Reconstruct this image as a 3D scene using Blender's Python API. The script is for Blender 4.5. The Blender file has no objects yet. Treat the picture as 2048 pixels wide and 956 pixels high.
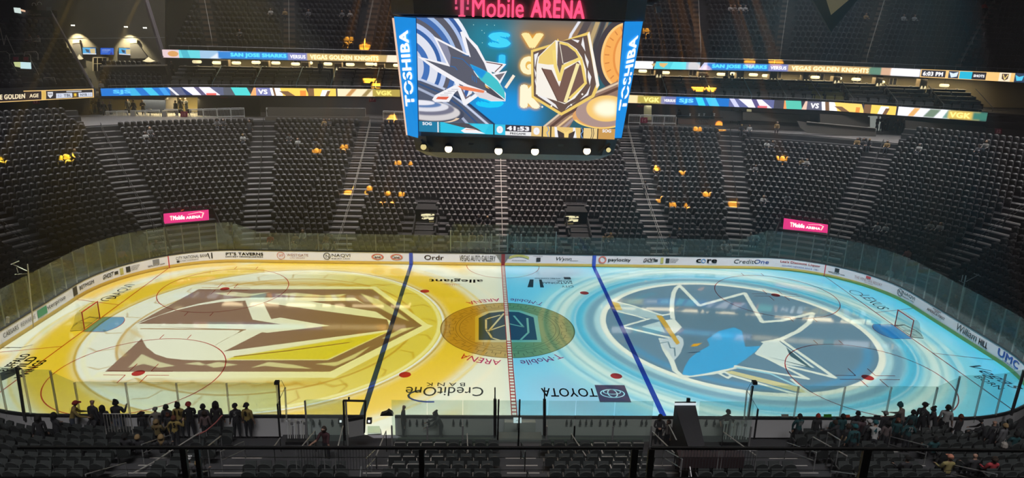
import bpy, math, random
import numpy as np
from mathutils import Vector, Matrix, Euler

scene = bpy.context.scene
random.seed(7)
# ------------------------------------------------------------------ camera
CAM = np.array([-1.7906, -42.4652, 18.7669]); ROT = (1.283607, -0.026308, -0.037284); FPX = 1375.785
cd = bpy.data.cameras.new('camera'); cam = bpy.data.objects.new('camera', cd); scene.collection.objects.link(cam)
cam.location = CAM; cam.rotation_euler = ROT; cd.sensor_width = 36; cd.lens = FPX / 2048 * 36; cd.clip_end = 400
scene.camera = cam
# ------------------------------------------------------------------ view
scene.view_settings.view_transform = 'Standard'; scene.view_settings.look = 'None'
scene.view_settings.exposure = 0.0; scene.view_settings.gamma = 1.0; scene.view_settings.use_curve_mapping = False
scene.cycles.max_bounces = 5; scene.cycles.diffuse_bounces = 2; scene.cycles.glossy_bounces = 3
scene.cycles.transparent_max_bounces = 16; scene.cycles.transmission_bounces = 3
scene.cycles.caustics_reflective = False; scene.cycles.caustics_refractive = False
scene.cycles.use_denoising = True
scene.cycles.sample_clamp_indirect = 3.0
# ------------------------------------------------------------------ world: the dim grey of a darkened hall
w = bpy.data.worlds.new('hall'); scene.world = w; w.use_nodes = True
w.node_tree.nodes['Background'].inputs[0].default_value = (0.92, 0.95, 1.0, 1); w.node_tree.nodes['Background'].inputs[1].default_value = 0.085
_v = w.node_tree.nodes.new('ShaderNodeVolumeScatter'); _v.inputs['Color'].default_value = (.95, .92, .97, 1); _v.inputs['Density'].default_value = .0013   # thin haze in the air of the hall
w.node_tree.links.new(_v.outputs[0], w.node_tree.nodes['World Output'].inputs['Volume'])
# ------------------------------------------------------------------ house lights, plus added fill lamps
def area(name, loc, size, power, col=(1, .96, .92), rot=(0, 0, 0), spread=180):
    l = bpy.data.lights.new(name, 'AREA'); l.spread = math.radians(spread); l.shape = 'RECTANGLE'; l.size, l.size_y = size; l.energy = power; l.color = col
    o = bpy.data.objects.new(name, l); scene.collection.objects.link(o); o.location = loc; o.rotation_euler = rot
    return o
for s in (-1, 1):
    area('house_fill_light', (s * 27, 22, 33), (36, 6), 2500, (1, .97, .95), (math.radians(8), 0, 0), 62)
    area('house_fill_light', (s * 46, 9, 30), (6, 24), 1300, (1, .97, .95), (0, math.radians(-8 * s), 0), 60)  # added fill lamps for the end stands the others leave dark
area('house_fill_light', (0, 22, 31), (14, 6), 2600, (1, .84, .76), (math.radians(8), 0, 0), 60)
area('house_fill_light', (0, 34, 40), (90, 5), 2000, (1, .95, .97), (math.radians(18), 0, 0), 70)
area('house_fill_light', (0, -31, 27), (56, 5), 900, (1, .97, .96), (math.radians(25), 0, 0), 34)  # added fill lamp aimed at the near stands and board backs

# ------------------------------------------------------------------ geometry helpers
def _rot():
    rx, ry, rz = ROT; c, s = math.cos, math.sin
    Rx = np.array([[1, 0, 0], [0, c(rx), -s(rx)], [0, s(rx), c(rx)]]); Ry = np.array([[c(ry), 0, s(ry)], [0, 1, 0], [-s(ry), 0, c(ry)]])
    Rz = np.array([[c(rz), -s(rz), 0], [s(rz), c(rz), 0], [0, 0, 1]]); return Rz @ Ry @ Rx
RM = _rot()
def ray(u, v): return RM @ np.array([(u - 1024) / FPX, (478 - v) / FPX, -1.])
def atz(u, v, z): d = ray(u, v); return CAM + (z - CAM[2]) / d[2] * d
def aty(u, v, y): d = ray(u, v); return CAM + (y - CAM[1]) / d[1] * d
def proj(x, y, z):
    q = (np.array([x, y, z]) - CAM) @ RM; return 1024 + FPX * q[0] / -q[2], 478 - FPX * q[1] / -q[2]
def infr(x, y, z, m=120):
    q = (np.array([x, y, z]) - CAM) @ RM
    if q[2] > -1: return False
    u, v = 1024 + FPX * q[0] / -q[2], 478 - FPX * q[1] / -q[2]
    return -m < u < 2048 + m and -m < v < 956 + m
L_, H_ = 30.48, 12.954            # half length, half width of the rink
CX, CY, CR = 21.95, 4.42, 8.534   # corner arcs of the boards
BX, BY, BR = 18.0, 0.5, 12.45     # corner arcs of the seating bowl
def bowl_e(x, y):
    ax, ay = abs(x), abs(y)
    return ay - BY - BR if ax < BX else math.hypot(ax - BX, ay - BY) - BR
def board_off(x, y):
    ax, ay = abs(x), abs(y)
    if ax < CX: return ay - H_
    if ay < CY: return ax - L_
    return math.hypot(ax - CX, ay - CY) - CR
PF, PN = .84, .93                 # row depth far / near
def row_z(i): return .3 + .255 * i + .0039 * i * i
def z_at(x, y): return row_z((bowl_e(x, y) - 1.2) / (PF if y > 0 else PN))
def on_bowl(u, v, h=0.0):
    d = ray(u, v); t = 24.0
    while t < 150:
        P = CAM + t * d
        if board_off(P[0], P[1]) > (.9 if P[1] > -9 else 0) and P[2] - h < z_at(P[0], P[1]): return P
        t += .04
    return P
def ring(phi, e):                 # far bowl path: phi in degrees from the end axis, sign of x by side handled by caller
    return BX + (BR + e) * math.cos(math.radians(phi)), BY + (BR + e) * math.sin(math.radians(phi))
def frame2(a, b):
    d = (Vector(b) - Vector(a)).normalized(); up = Vector((0, 0, 1)) if abs(d.z) < .95 else Vector((1, 0, 0))
    s = d.cross(up).normalized(); return d, s, s.cross(d)
class MB:
    def __init__(s): s.v = []; s.f = []; s.m = []; s.mi = 0; s.T = None
    def add(s, vs, fs, mi=None):
        n = len(s.v)
        if s.T is not None: vs = [tuple(s.T @ Vector(p)) for p in vs]
        s.v += [tuple(p) for p in vs]; s.f += [tuple(i + n for i in f) for f in fs]; s.m += [s.mi if mi is None else mi] * len(fs); return s
    def box(s, x0, y0, z0, x1, y1, z1, mi=None):
        return s.add([(x0, y0, z0), (x1, y0, z0), (x1, y1, z0), (x0, y1, z0), (x0, y0, z1), (x1, y0, z1), (x1, y1, z1), (x0, y1, z1)],
                     [(0, 3, 2, 1), (4, 5, 6, 7), (0, 1, 5, 4), (1, 2, 6, 5), (2, 3, 7, 6), (3, 0, 4, 7)], mi)
    def bar(s, a, b, w, h=None, mi=None):
        h = h or w; d, sd, up = frame2(a, b); vs = []
        for p in (Vector(a), Vector(b)):
            for i, j in ((-1, -1), (1, -1), (1, 1), (-1, 1)): vs.append(p + sd * (w / 2 * i) + up * (h / 2 * j))
        return s.add(vs, [(3, 2, 1, 0), (4, 5, 6, 7), (0, 1, 5, 4), (1, 2, 6, 5), (2, 3, 7, 6), (3, 0, 4, 7)], mi)
    def tube(s, pts, r, n=6, mi=None, r2=None):
        pts = [Vector(p) for p in pts]; vs = []; fs = []; N = len(pts)
        for k, p in enumerate(pts):
            a = pts[max(k - 1, 0)]; b = pts[min(k + 1, N - 1)]; _, sd, up = frame2(a, b)
            rr = r if r2 is None else r + (r2 - r) * k / (N - 1)
            for q in range(n):
                t = 2 * math.pi * q / n; vs.append(p + sd * (rr * math.cos(t)) + up * (rr * math.sin(t)))
        for k in range(N - 1):
            for q in range(n): fs.append((k * n + q, k * n + (q + 1) % n, (k + 1) * n + (q + 1) % n, (k + 1) * n + q))
        fs.append(tuple(range(n - 1, -1, -1))); fs.append(tuple(range((N - 1) * n, N * n)))
        return s.add(vs, fs, mi)
    def quad(s, a, b, c, d, mi=None): return s.add([a, b, c, d], [(0, 1, 2, 3)], mi)
    def prism(s, pts, n, mi=None):   # planar polygon pts (3d) swept by vector n
        k = len(pts); n = Vector(n); vs = [Vector(p) for p in pts] + [Vector(p) + n for p in pts]
        fs = [tuple(range(k - 1, -1, -1)), tuple(range(k, 2 * k))] + [(i, (i + 1) % k, k + (i + 1) % k, k + i) for i in range(k)]
        return s.add(vs, fs, mi)
    def lathe(s, prof, c=(0, 0, 0), n=12, mi=None):
        vs = []; fs = []; N = len(prof)
        for r, z in prof:
            for q in range(n): t = 2 * math.pi * q / n; vs.append((c[0] + r * math.cos(t), c[1] + r * math.sin(t), c[2] + z))
        for k in range(N - 1):
            for q in range(n): fs.append((k * n + q, k * n + (q + 1) % n, (k + 1) * n + (q + 1) % n, (k + 1) * n + q))
        fs.append(tuple(range(n - 1, -1, -1))); fs.append(tuple(range((N - 1) * n, N * n)))
        return s.add(vs, fs, mi)
    def build(s, name, mats, parent=None, smooth=False, local=False):
        me = bpy.data.meshes.new(name); vs = s.v
        if parent is not None and not local:
            l = parent_origin(parent); vs = [(p[0] - l[0], p[1] - l[1], p[2] - l[2]) for p in vs]
        me.from_pydata(vs, [], s.f)
        for m in (mats if isinstance(mats, (list, tuple)) else [mats]): me.materials.append(m)
        me.polygons.foreach_set('material_index', s.m)
        if smooth: me.polygons.foreach_set('use_smooth', [True] * len(s.f))
        me.update(); o = bpy.data.objects.new(name, me); scene.collection.objects.link(o)
        if parent is not None: o.parent = parent
        return o
def parent_origin(p):
    l = Vector((0, 0, 0))
    while p is not None: l += Vector(p.location); p = p.parent
    return l
def tag(o, label=None, cat=None, group=None, kind=None):
    if label: o['label'] = label
    if cat: o['category'] = cat
    if group: o['group'] = group
    if kind: o['kind'] = kind
    return o
def thing(name, loc, label, cat, group=None, rz=0):
    o = bpy.data.objects.new(name, None); scene.collection.objects.link(o); o.location = loc; o.rotation_euler = (0, 0, rz)
    o.empty_display_size = .2; return tag(o, label, cat, group)
def struct(o): o['kind'] = 'structure'; return o
def copy_tree(o, parent=None):
    c = o.copy(); scene.collection.objects.link(c); c.parent = parent
    for ch in list(o.children): copy_tree(ch, c)
    return c
# ------------------------------------------------------------------ materials
MATS = {}
def mat(name, col, rough=.6, metal=0., emis=0., spec=.5, noise=0., nscale=8., bump=0.):
    if name in MATS: return MATS[name]
    m = bpy.data.materials.new(name); m.use_nodes = True; nt = m.node_tree; b = nt.nodes['Principled BSDF']
    c = tuple(col) + (1,); b.inputs['Base Color'].default_value = c; b.inputs['Roughness'].default_value = rough
    b.inputs['Metallic'].default_value = metal; b.inputs['Specular IOR Level'].default_value = spec
    if emis: b.inputs['Emission Color'].default_value = c; b.inputs['Emission Strength'].default_value = emis
    if noise:
        tc = nt.nodes.new('ShaderNodeTexCoord'); n = nt.nodes.new('ShaderNodeTexNoise'); r = nt.nodes.new('ShaderNodeMapRange'); x = nt.nodes.new('ShaderNodeVectorMath')
        n.inputs['Scale'].default_value = nscale; n.inputs['Detail'].default_value = 3
        nt.links.new(tc.outputs['Object'], n.inputs['Vector']); nt.links.new(n.outputs['Fac'], r.inputs['Value'])
        r.inputs['To Min'].default_value = 1 - noise; r.inputs['To Max'].default_value = 1 + noise
        x.operation = 'SCALE'; x.inputs[0].default_value = col; nt.links.new(r.outputs[0], x.inputs['Scale']); nt.links.new(x.outputs[0], b.inputs['Base Color'])
        if bump:
            bp = nt.nodes.new('ShaderNodeBump'); bp.inputs['Strength'].default_value = bump; nt.links.new(n.outputs['Fac'], bp.inputs['Height']); nt.links.new(bp.outputs[0], b.inputs['Normal'])
    MATS[name] = m; return m
def lin(c): c = c / 255.; return c / 12.92 if c <= .04045 else ((c + .055) / 1.055) ** 2.4
def rgb(r, g, b): return (lin(r), lin(g), lin(b))
def glass(name, tint, alpha=.12, rough=.05, refl=.045):     # clear sheet: mostly transparent, faint tint, a glossy reflection
    m = bpy.data.materials.new(name); m.use_nodes = True; nt = m.node_tree; nt.nodes.clear()
    o = nt.nodes.new('ShaderNodeOutputMaterial'); t = nt.nodes.new('ShaderNodeBsdfTransparent'); g = nt.nodes.new('ShaderNodeBsdfGlossy')
    d = nt.nodes.new('ShaderNodeBsdfDiffuse'); a = nt.nodes.new('ShaderNodeMixShader'); b = nt.nodes.new('ShaderNodeMixShader'); f = nt.nodes.new('ShaderNodeValue')
    t.inputs[0].default_value = tint + (1,); g.inputs['Roughness'].default_value = rough; d.inputs[0].default_value = (.75, .85, .82, 1)
    f.outputs[0].default_value = refl; a.inputs[0].default_value = alpha
    nt.links.new(t.outputs[0], a.inputs[1]); nt.links.new(d.outputs[0], a.inputs[2])
    nt.links.new(f.outputs[0], b.inputs[0]); nt.links.new(a.outputs[0], b.inputs[1]); nt.links.new(g.outputs[0], b.inputs[2]); nt.links.new(b.outputs[0], o.inputs[0])
    MATS[name] = m; return m
BLACK = mat('black_metal', (.012, .012, .013), .45, noise=.2)
STEEL = mat('brushed_steel', (.42, .42, .43), .38, .6, noise=.1)
RAILW = mat('pale_rail', (.45, .43, .40), .45, .2, noise=.1)
DARKG = mat('dark_grey_paint', (.045, .045, .05), .6, noise=.15)
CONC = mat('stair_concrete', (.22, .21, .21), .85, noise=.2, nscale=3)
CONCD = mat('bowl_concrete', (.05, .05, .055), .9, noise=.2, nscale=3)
NOSE = mat('stair_nosing', (.5, .47, .44), .7, noise=.15)
WHITE = mat('white_plastic', (.75, .77, .78), .35, noise=.04, nscale=2)
# ------------------------------------------------------------------ lettering: built-in font to triangles
_TX = {}
def text_tris(s, bold=0., size=1.):
    k = (s, bold)
    if k in _TX: return _TX[k]
    cu = bpy.data.curves.new('lettering', 'FONT'); cu.body = s; cu.resolution_u = 3; cu.space_character = 1 + bold * 1.6
    o = bpy.data.objects.new('lettering', cu); scene.collection.objects.link(o)
    dg = bpy.context.evaluated_depsgraph_get(); me = bpy.data.meshes.new_from_object(o.evaluated_get(dg))
    me.calc_loop_triangles(); v = np.array([p.co[:2] for p in me.vertices]) if len(me.vertices) else np.zeros((0, 2)); t = [tuple(x.vertices) for x in me.loop_triangles]
    bpy.data.objects.remove(o); bpy.data.curves.remove(cu); bpy.data.meshes.remove(me)
    if bold:                      # heavier strokes: the letter shapes repeated with small shifts
        n = len(v); sh = [(bold, 0), (-bold, 0), (0, bold * .7), (0, -bold * .7), (bold * .7, bold * .5), (-bold * .7, bold * .5), (bold * .7, -bold * .5), (-bold * .7, -bold * .5)]
        v = np.concatenate([v] + [v + np.array(q) for q in sh]); t = [tuple(i + n * k for i in x) for k in range(len(sh) + 1) for x in t]
    lo = v.min(0); hi = v.max(0); v = (v - lo) / (hi - lo); ar = (hi - lo)[0] / (hi - lo)[1]
    _TX[k] = (v, t, ar); return _TX[k]
# ------------------------------------------------------------------ raster canvas for screens and for the projector slide
class Cv:
    def __init__(s, W, H, col=(0, 0, 0)): s.W = W; s.H = H; s.a = np.zeros((H, W, 3)); s.a[:] = [lin(c) for c in col]
    def _mix(s, x0, y0, m, col, al):
        h, w_ = m.shape; c = np.array([lin(q) for q in col]); v = s.a[y0:y0 + h, x0:x0 + w_]; v += (c - v) * (m * al)[..., None]
    def poly(s, *cont, col=(255, 255, 255), al=1., feather=0):
        P = [np.array(c, float) for c in cont]; A = np.concatenate(P); f = int(feather * 2) + 1
        x0 = max(int(A[:, 0].min()) - f, 0); x1 = min(int(A[:, 0].max()) + 2 + f, s.W); y0 = max(int(A[:, 1].min()) - f, 0); y1 = min(int(A[:, 1].max()) + 2 + f, s.H)
        if x1 <= x0 or y1 <= y0: return
        w_, h = x1 - x0, y1 - y0; m = np.zeros((h * 2, w_ * 2), bool); X = x0 + (np.arange(w_ * 2) + .5) / 2; Yv = y0 + (np.arange(h * 2) + .5) / 2
        for p in P:
            q = np.roll(p, -1, 0)
            for (ax, ay), (bx, by) in zip(p, q):
                if ay == by: continue
                lo, hi = min(ay, by), max(ay, by); r = np.nonzero((Yv >= lo) & (Yv < hi))[0]
                if not len(r): continue
                xc = ax + (Yv[r] - ay) * (bx - ax) / (by - ay); m[r] ^= X[None, :] < xc[:, None]
        m = m.reshape(h, 2, w_, 2).mean((1, 3))
        if feather: m = blur(m, feather)
        s._mix(x0, y0, m, col, al)
    def rect(s, x0, y0, x1, y1, col, al=1., feather=0): s.poly([(x0, y0), (x1, y0), (x1, y1), (x0, y1)], col=col, al=al, feather=feather)
    def line(s, pts, w_, col, al=1., feather=0, closed=False):
        P = [np.array(p, float) for p in pts]
        if closed: P.append(P[0])
        for a, b in zip(P[:-1], P[1:]):
            d = b - a; l = np.hypot(*d)
            if l < 1e-6: continue
            d /= l; n = np.array([-d[1], d[0]]) * w_ / 2; e = d * w_ * .35
            s.poly([a - e + n, b + e + n, b + e - n, a - e - n], col=col, al=al, feather=feather)
    def ell(s, cx, cy, rx, ry, col, al=1., feather=0, inner=0., rot=0., a0=0, a1=360):
        t = np.radians(np.linspace(a0, a1, 73)); c, n = math.cos(rot), math.sin(rot)
        def pts(k): x = rx * k * np.cos(t); y = ry * k * np.sin(t); return np.c_[cx + x * c - y * n, cy + x * n + y * c]
        o = pts(1)
        if a1 - a0 < 360: s.poly(np.concatenate([o, pts(inner)[::-1]]), col=col, al=al, feather=feather)
        elif inner: s.poly(o, pts(inner), col=col, al=al, feather=feather)
        else: s.poly(o, col=col, al=al, feather=feather)
    def text(s, t, x, y, w_, h, col, bold=.02, al=1., feather=0, M=None):   # x, y = top left; M maps unit square to pixels instead
        v, tr, _ = text_tris(t, bold)
        P = np.c_[x + v[:, 0] * w_, y + (1 - v[:, 1]) * h] if M is None else np.array([M(a, b) for a, b in v])
        pad = int(feather * 2) + 2
        x0 = max(int(P[:, 0].min()) - pad, 0); x1 = min(int(P[:, 0].max()) + pad, s.W); y0 = max(int(P[:, 1].min()) - pad, 0); y1 = min(int(P[:, 1].max()) + pad, s.H)
        if x1 <= x0 or y1 <= y0: return
        S = 3; m = np.zeros(((y1 - y0) * S, (x1 - x0) * S)); Q = (P - (x0, y0)) * S
        for a, b, c in tr:
            A, B, C = Q[a], Q[b], Q[c]; u0 = max(int(min(A[0], B[0], C[0])), 0); u1 = min(int(max(A[0], B[0], C[0])) + 2, m.shape[1]); v0 = max(int(min(A[1], B[1], C[1])), 0); v1 = min(int(max(A[1], B[1], C[1])) + 2, m.shape[0])
            if u1 <= u0 or v1 <= v0: continue
            X, Yy = np.meshgrid(np.arange(u0, u1) + .5, np.arange(v0, v1) + .5); e = lambda p, q: (q[0] - p[0]) * (Yy - p[1]) - (q[1] - p[1]) * (X - p[0])
            e1, e2, e3 = e(A, B), e(B, C), e(C, A); ins = ((e1 >= 0) & (e2 >= 0) & (e3 >= 0)) | ((e1 <= 0) & (e2 <= 0) & (e3 <= 0)); m[v0:v1, u0:u1][ins] = 1
        m = m.reshape(y1 - y0, S, x1 - x0, S).mean((1, 3))
        if feather: m = np.clip(blur(m, feather) * 1.6, 0, 1)
        s._mix(x0, y0, m, col, al)
    def image(s, name, rows_down=True):
        im = bpy.data.images.new(name, s.W, s.H, alpha=False, float_buffer=True); im.colorspace_settings.name = 'Linear Rec.709'
        a = np.ones((s.H, s.W, 4), np.float32); a[..., :3] = s.a[::-1] if rows_down else s.a; im.pixels.foreach_set(a.ravel()); im.update(); im.pack(); return im
def blur(m, r):
    r = max(int(r), 1)
    for _ in range(2):
        for ax in (0, 1):
            p = np.pad(m, [(r + 1, r) if k == ax else (0, 0) for k in (0, 1)]); c = np.cumsum(p, ax)
            m = (c[2 * r + 1:] - c[:-2 * r - 1]) / (2 * r + 1) if ax == 0 else (c[:, 2 * r + 1:] - c[:, :-2 * r - 1]) / (2 * r + 1)
    return m
def screen_mat(name, im, strength=1.):
    m = bpy.data.materials.new(name); m.use_nodes = True; nt = m.node_tree; b = nt.nodes['Principled BSDF']
    t = nt.nodes.new('ShaderNodeTexImage'); t.image = im; t.extension = 'EXTEND'; b.inputs['Base Color'].default_value = (.01, .01, .01, 1)
    nt.links.new(t.outputs[0], b.inputs['Emission Color']); b.inputs['Emission Strength'].default_value = strength; return m
def put_uv(o, uvs):
    l = o.data.uv_layers.new(name='UVMap')
    for lp in o.data.loops: l.data[lp.index].uv = uvs[lp.vertex_index]
# ================================================================== the two ice projectors: a picture slide in each lamp
SC = 34.0; HX, HY = 31.1, 13.6; IW, IH = int(2 * HX * SC), int(2 * HY * SC)
def projector_slides():
    c = Cv(IW, IH, (205, 218, 185))
    W = lambda x, y: ((x + HX) * SC, (HY - y) * SC)
    def I(u, v): p = atz(u, v, 0); return W(p[0], p[1])
    def c4(l): return [I(100 + a / 2.56, 540 + b / 2.56) for a, b in l]
    def c5(l): return [I(1150 + a / 2.56, 540 + b / 2.56) for a, b in l]
    def c3(l): return [I(1160 + a / 3.186, 520 + b / 3.186) for a, b in l]
    S = SC
    CREAM, GOLD, LG, TAN, BRN = (226, 232, 205), (236, 202, 70), (222, 205, 95), (200, 165, 90), (150, 124, 106)
    lx, ly = W(-15.4, 0)
    c.rect(0, 0, IW, IH, CREAM)
    # gold field outside, pale band, gold band round the crest disc
    c.ell(lx, ly, 30 * S, 30 * S, GOLD, inner=16.2 / 30, feather=14, al=.9)
    c.poly([W(-2.9, 13.2), W(-2.6, 9), W(-3.6, 5.2), W(-1.2, 3.6), W(-1.2, 13.2)], col=CREAM, feather=24); c.poly([W(-2.9, -13.2), W(-2.2, -8.5), W(-3.6, -5.2), W(-1, -3.6), W(-.6, -13.2)], col=CREAM, feather=24)
    c.rect(*W(-2.7, 14), *W(1, -14), CREAM, feather=22)
    c.ell(lx, ly, 13.9 * S, 13.9 * S, GOLD, inner=11.3 / 13.9, feather=10)
    c.ell(lx, ly, 15.6 * S, 15.6 * S, (240, 238, 205), inner=15.3 / 15.6, feather=2); c.ell(lx, ly, 14.4 * S, 14.4 * S, (232, 215, 140), inner=14.2 / 14.4, feather=2)
    # end corners: stronger gold hugging the boards
    for sy in (1, -1): c.ell(*W(-21.95, 4.4 * sy), 8.6 * S, 8.6 * S, (236, 192, 52), inner=.86, feather=10, a0=90 if sy < 0 else 180, a1=180 if sy < 0 else 270, al=.9)
    # disc
    c.ell(lx, ly, 11.2 * S, 11.2 * S, (236, 240, 215), feather=3)
    m = 1 / (1 + np.exp(-(np.arange(IW) - W(-14.0, 0)[0]) / (2.2 * S)))
    yy, xx = np.mgrid[0:IH, 0:IW]; disc = np.hypot(xx - lx, yy - ly) < 11.0 * S; k = (disc * m[None, :] * .85)[..., None]
    c.a += (np.array([lin(q) for q in (224, 208, 84)]) - c.a) * k
    c.ell(lx, ly, 11.35 * S, 11.35 * S, (205, 175, 80), inner=11.2 / 11.35, feather=1); c.ell(lx, ly, 10.95 * S, 10.95 * S, (240, 240, 200), inner=10.7 / 10.95, feather=1)
    c.ell(lx, ly, 9.2 * S, 9.2 * S, TAN, inner=9.03 / 9.2, feather=1, al=.85); c.ell(lx, ly, 8.9 * S, 8.9 * S, (205, 180, 95), inner=8.2 / 8.9, feather=4, al=.35)
    for q in range(24):
        t = math.radians(q * 15 + 7); ca, sa = math.cos(t), math.sin(t)
        c.line([(lx + 9.3 * S * ca, ly + 9.3 * S * sa), (lx + 10.2 * S * ca, ly + 10.2 * S * sa), (lx + 10.6 * S * math.cos(t + .06), ly + 10.6 * S * math.sin(t + .06))], 4, (190, 155, 80), al=.6, feather=1)
    for sy in (1, -1):
        c.poly([W(-24.5, 7.6 * sy), W(-17, 7.5 * sy), W(-10, 7.6 * sy), W(-13, 8.3 * sy), W(-18, 8.6 * sy), W(-23, 8.2 * sy)], col=(215, 175, 70), al=.55, feather=6)
        for q in range(9): x = -22 + q * 1.4; c.line([W(x, 7.6 * sy), W(x + .9, 8.1 * sy), W(x + 1.6, 7.8 * sy)], 6, (190, 150, 60), al=.6, feather=2)
    # shield
    sh = [(760, 98), (1650, 98), (1905, 285), (1435, 520), (283, 520), (470, 350), (438, 276)]
    c.line(c4([(1930, 285), (1445, 536), (255, 536)]), 24, (240, 240, 200)); c.line(c4([(740, 90), (1660, 90), (1925, 285)]), 14, (238, 238, 195))
    c.poly(c4(sh), col=BRN)
    for l in ([(690, 480), (760, 470), (840, 500), (960, 485), (860, 470), (780, 488)], [(1030, 500), (1120, 470), (1250, 485), (1340, 505), (1200, 500), (1100, 490)],
              [(1360, 480), (1470, 470), (1560, 430), (1640, 390), (1560, 450), (1460, 492)], [(1700, 350), (1800, 300), (1870, 292), (1800, 320), (1740, 350)],
              [(840, 118), (940, 112), (1040, 122), (1130, 112), (1000, 138), (900, 130)], [(1150, 124), (1260, 116), (1400, 130), (1520, 122), (1480, 138), (1280, 136)],
              [(1590, 120), (1680, 150), (1760, 200), (1840, 262), (1760, 232), (1660, 180)], [(400, 500), (480, 480), (560, 500), (640, 490), (560, 470), (470, 430)]):
        c.poly(c4(l), col=(225, 222, 175), al=.85, feather=1)
    # helmet
    helm = [(470, 350), (495, 395), (540, 430), (600, 450), (680, 459), (760, 462), (1425, 461), (1735, 315), (1745, 262), (1560, 142), (1300, 140), (1000, 141), (880, 150), (760, 172), (640, 203), (540, 238), (438, 276)]
    c.poly(c4(helm), col=(238, 240, 212))
    c.poly(c4([(945, 442), (1735, 314), (1420, 459), (900, 459)]), col=(224, 212, 90), feather=2)
    for l in ([(450, 275), (560, 232), (660, 202), (760, 180), (880, 163), (1000, 156), (1038, 254), (1185, 278)],
              [(1092, 166), (1330, 200), (1725, 252), (1745, 305), (890, 417), (1085, 318), (1112, 321), (1432, 285), (1180, 243), (1133, 251)],
              [(1330, 160), (1572, 156), (1700, 218)]): c.poly(c4(l), col=BRN)
    c.poly(c4([(560, 292), (1005, 303), (905, 350), (800, 410), (960, 322), (975, 309)]), col=(140, 105, 70), al=.9)
    c.line(c4([(945, 443), (1200, 415), (1530, 371)]), 4, (150, 115, 70))
    c.line(c4([(465, 300), (1000, 306)]), 4, (170, 135, 95)); c.line(c4([(470, 345), (400, 300), (345, 400), (380, 440)]), 8, (220, 190, 120), al=.6, feather=3)
    k2 = (disc * m[None, :])[..., None]; c.a *= 1 - k2 * np.array([.0, .07, .52])
    # ---------------- right half: teal ice and the shark crest
    CY_ = (92, 198, 232); rx, ry = W(15.5, .15)
    g = np.clip((np.arange(IW) - W(.05, 0)[0]) / 5, 0, 1)[None, :, None]; c.a = c.a * (1 - g) + g * np.array([lin(q) for q in CY_])
    c.rect(*W(.2, 14), *W(4, -14), (120, 205, 232), feather=20, al=.7)
    c.ell(*W(4.6, 10.6), 2.6 * S, 2.2 * S, (150, 175, 190), feather=22, al=.8); c.ell(*W(3.6, -8.6), 2.2 * S, 2.4 * S, (135, 190, 215), feather=22, al=.7)
    c.ell(rx, ry, 14.2 * S, 14.2 * S, (150, 222, 228), inner=12.6 / 14.2, feather=14, al=.7)
    c.ell(rx, ry, 12.7 * S, 12.7 * S, (188, 230, 222), feather=7); c.ell(rx, ry, 12.0 * S, 12.0 * S, (225, 240, 228), inner=11.8 / 12.0, feather=2, al=.7)
    c.ell(rx, ry, 11.2 * S, 11.2 * S, (95, 195, 222), inner=10.2 / 11.2, feather=7); c.ell(rx, ry, 10.2 * S, 10.2 * S, (118, 165, 185), inner=9.5 / 10.2, feather=4, al=.9)
    c.ell(rx, ry, 13.4 * S, 13.4 * S, (215, 240, 230), inner=13.25 / 13.4, feather=2, al=.6)
    for r in (10.75, 11.55, 12.25, 13.0): c.ell(rx, ry, r * S, r * S, (110, 170, 190), inner=1 - .12 / r, feather=2, al=.55); c.ell(rx, ry, (r + .2) * S, (r + .2) * S, (215, 238, 230), inner=1 - .1 / r, feather=1, al=.5)
    c.ell(rx, ry, 9.5 * S, 9.5 * S, (180, 222, 225), feather=3); c.ell(rx, ry, 9.15 * S, 9.15 * S, (238, 245, 225), inner=8.75 / 9.15, feather=1)
    D = (116, 148, 164); c.ell(rx, ry, 8.75 * S, 8.75 * S, D)
    c.ell(rx, ry, 8.4 * S, 8.4 * S, (92, 165, 205), inner=7.9 / 8.4, feather=5, a0=20, a1=160, al=.7); c.ell(rx, ry, 8.0 * S, 8.0 * S, (100, 160, 180), inner=.95, feather=4, a0=170, a1=240, al=.6)
    Wt = (226, 238, 222)
    P = lambda l: [I(*q) for q in l]
    out = [(1345, 636), (1343, 620), (1344, 602), (1347, 585), (1352, 576), (1359, 571), (1398, 611), (1489, 586), (1524, 644), (1563, 641), (1625, 626), (1618, 645), (1596, 662), (1560, 679), (1527, 685)]
    low = [(1509, 706), (1487, 722), (1474, 732), (1423, 745), (1363, 754), (1350, 742), (1343, 720), (1330, 700), (1345, 678), (1345, 650)]
    c.poly(P(out + low), col=(110, 140, 154)); c.line(P(out), 11, Wt)
    c.line(P([(1322, 678), (1330, 700), (1343, 722), (1350, 741), (1364, 753), (1424, 746), (1474, 733)]), 11, Wt)
    c.poly(c3([(650, 728), (665, 680), (695, 630), (750, 585), (825, 545), (808, 505), (885, 452), (980, 428), (1030, 450), (1052, 552), (1148, 548), (1110, 590), (1040, 640), (975, 685), (800, 722), (700, 738)]), col=(88, 176, 222))
    c.poly(c3([(702, 552), (722, 533), (778, 528), (745, 548)]), col=(220, 170, 60)); c.line(c3([(690, 590), (760, 585)]), 3, (50, 80, 100))
    c.poly(c3([(500, 505), (560, 498), (625, 478), (655, 500), (660, 535), (640, 590), (598, 642), (575, 600), (535, 560)]), col=(196, 214, 214))
    c.line(c3([(510, 530), (560, 520), (575, 560), (600, 560), (605, 610)]), 3, (110, 140, 150))
    c.poly(c3([(190, 258), (320, 290), (520, 352), (500, 382), (350, 352), (215, 322)]), col=(176, 205, 205)); c.line(c3([(190, 256), (330, 290), (525, 352), (580, 342)]), 7, Wt); c.line(c3([(215, 322), (350, 354), (430, 378)]), 7, Wt)
    c.poly(c3([(200, 264), (248, 276), (268, 318), (222, 320)]), col=(205, 180, 95))
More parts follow.
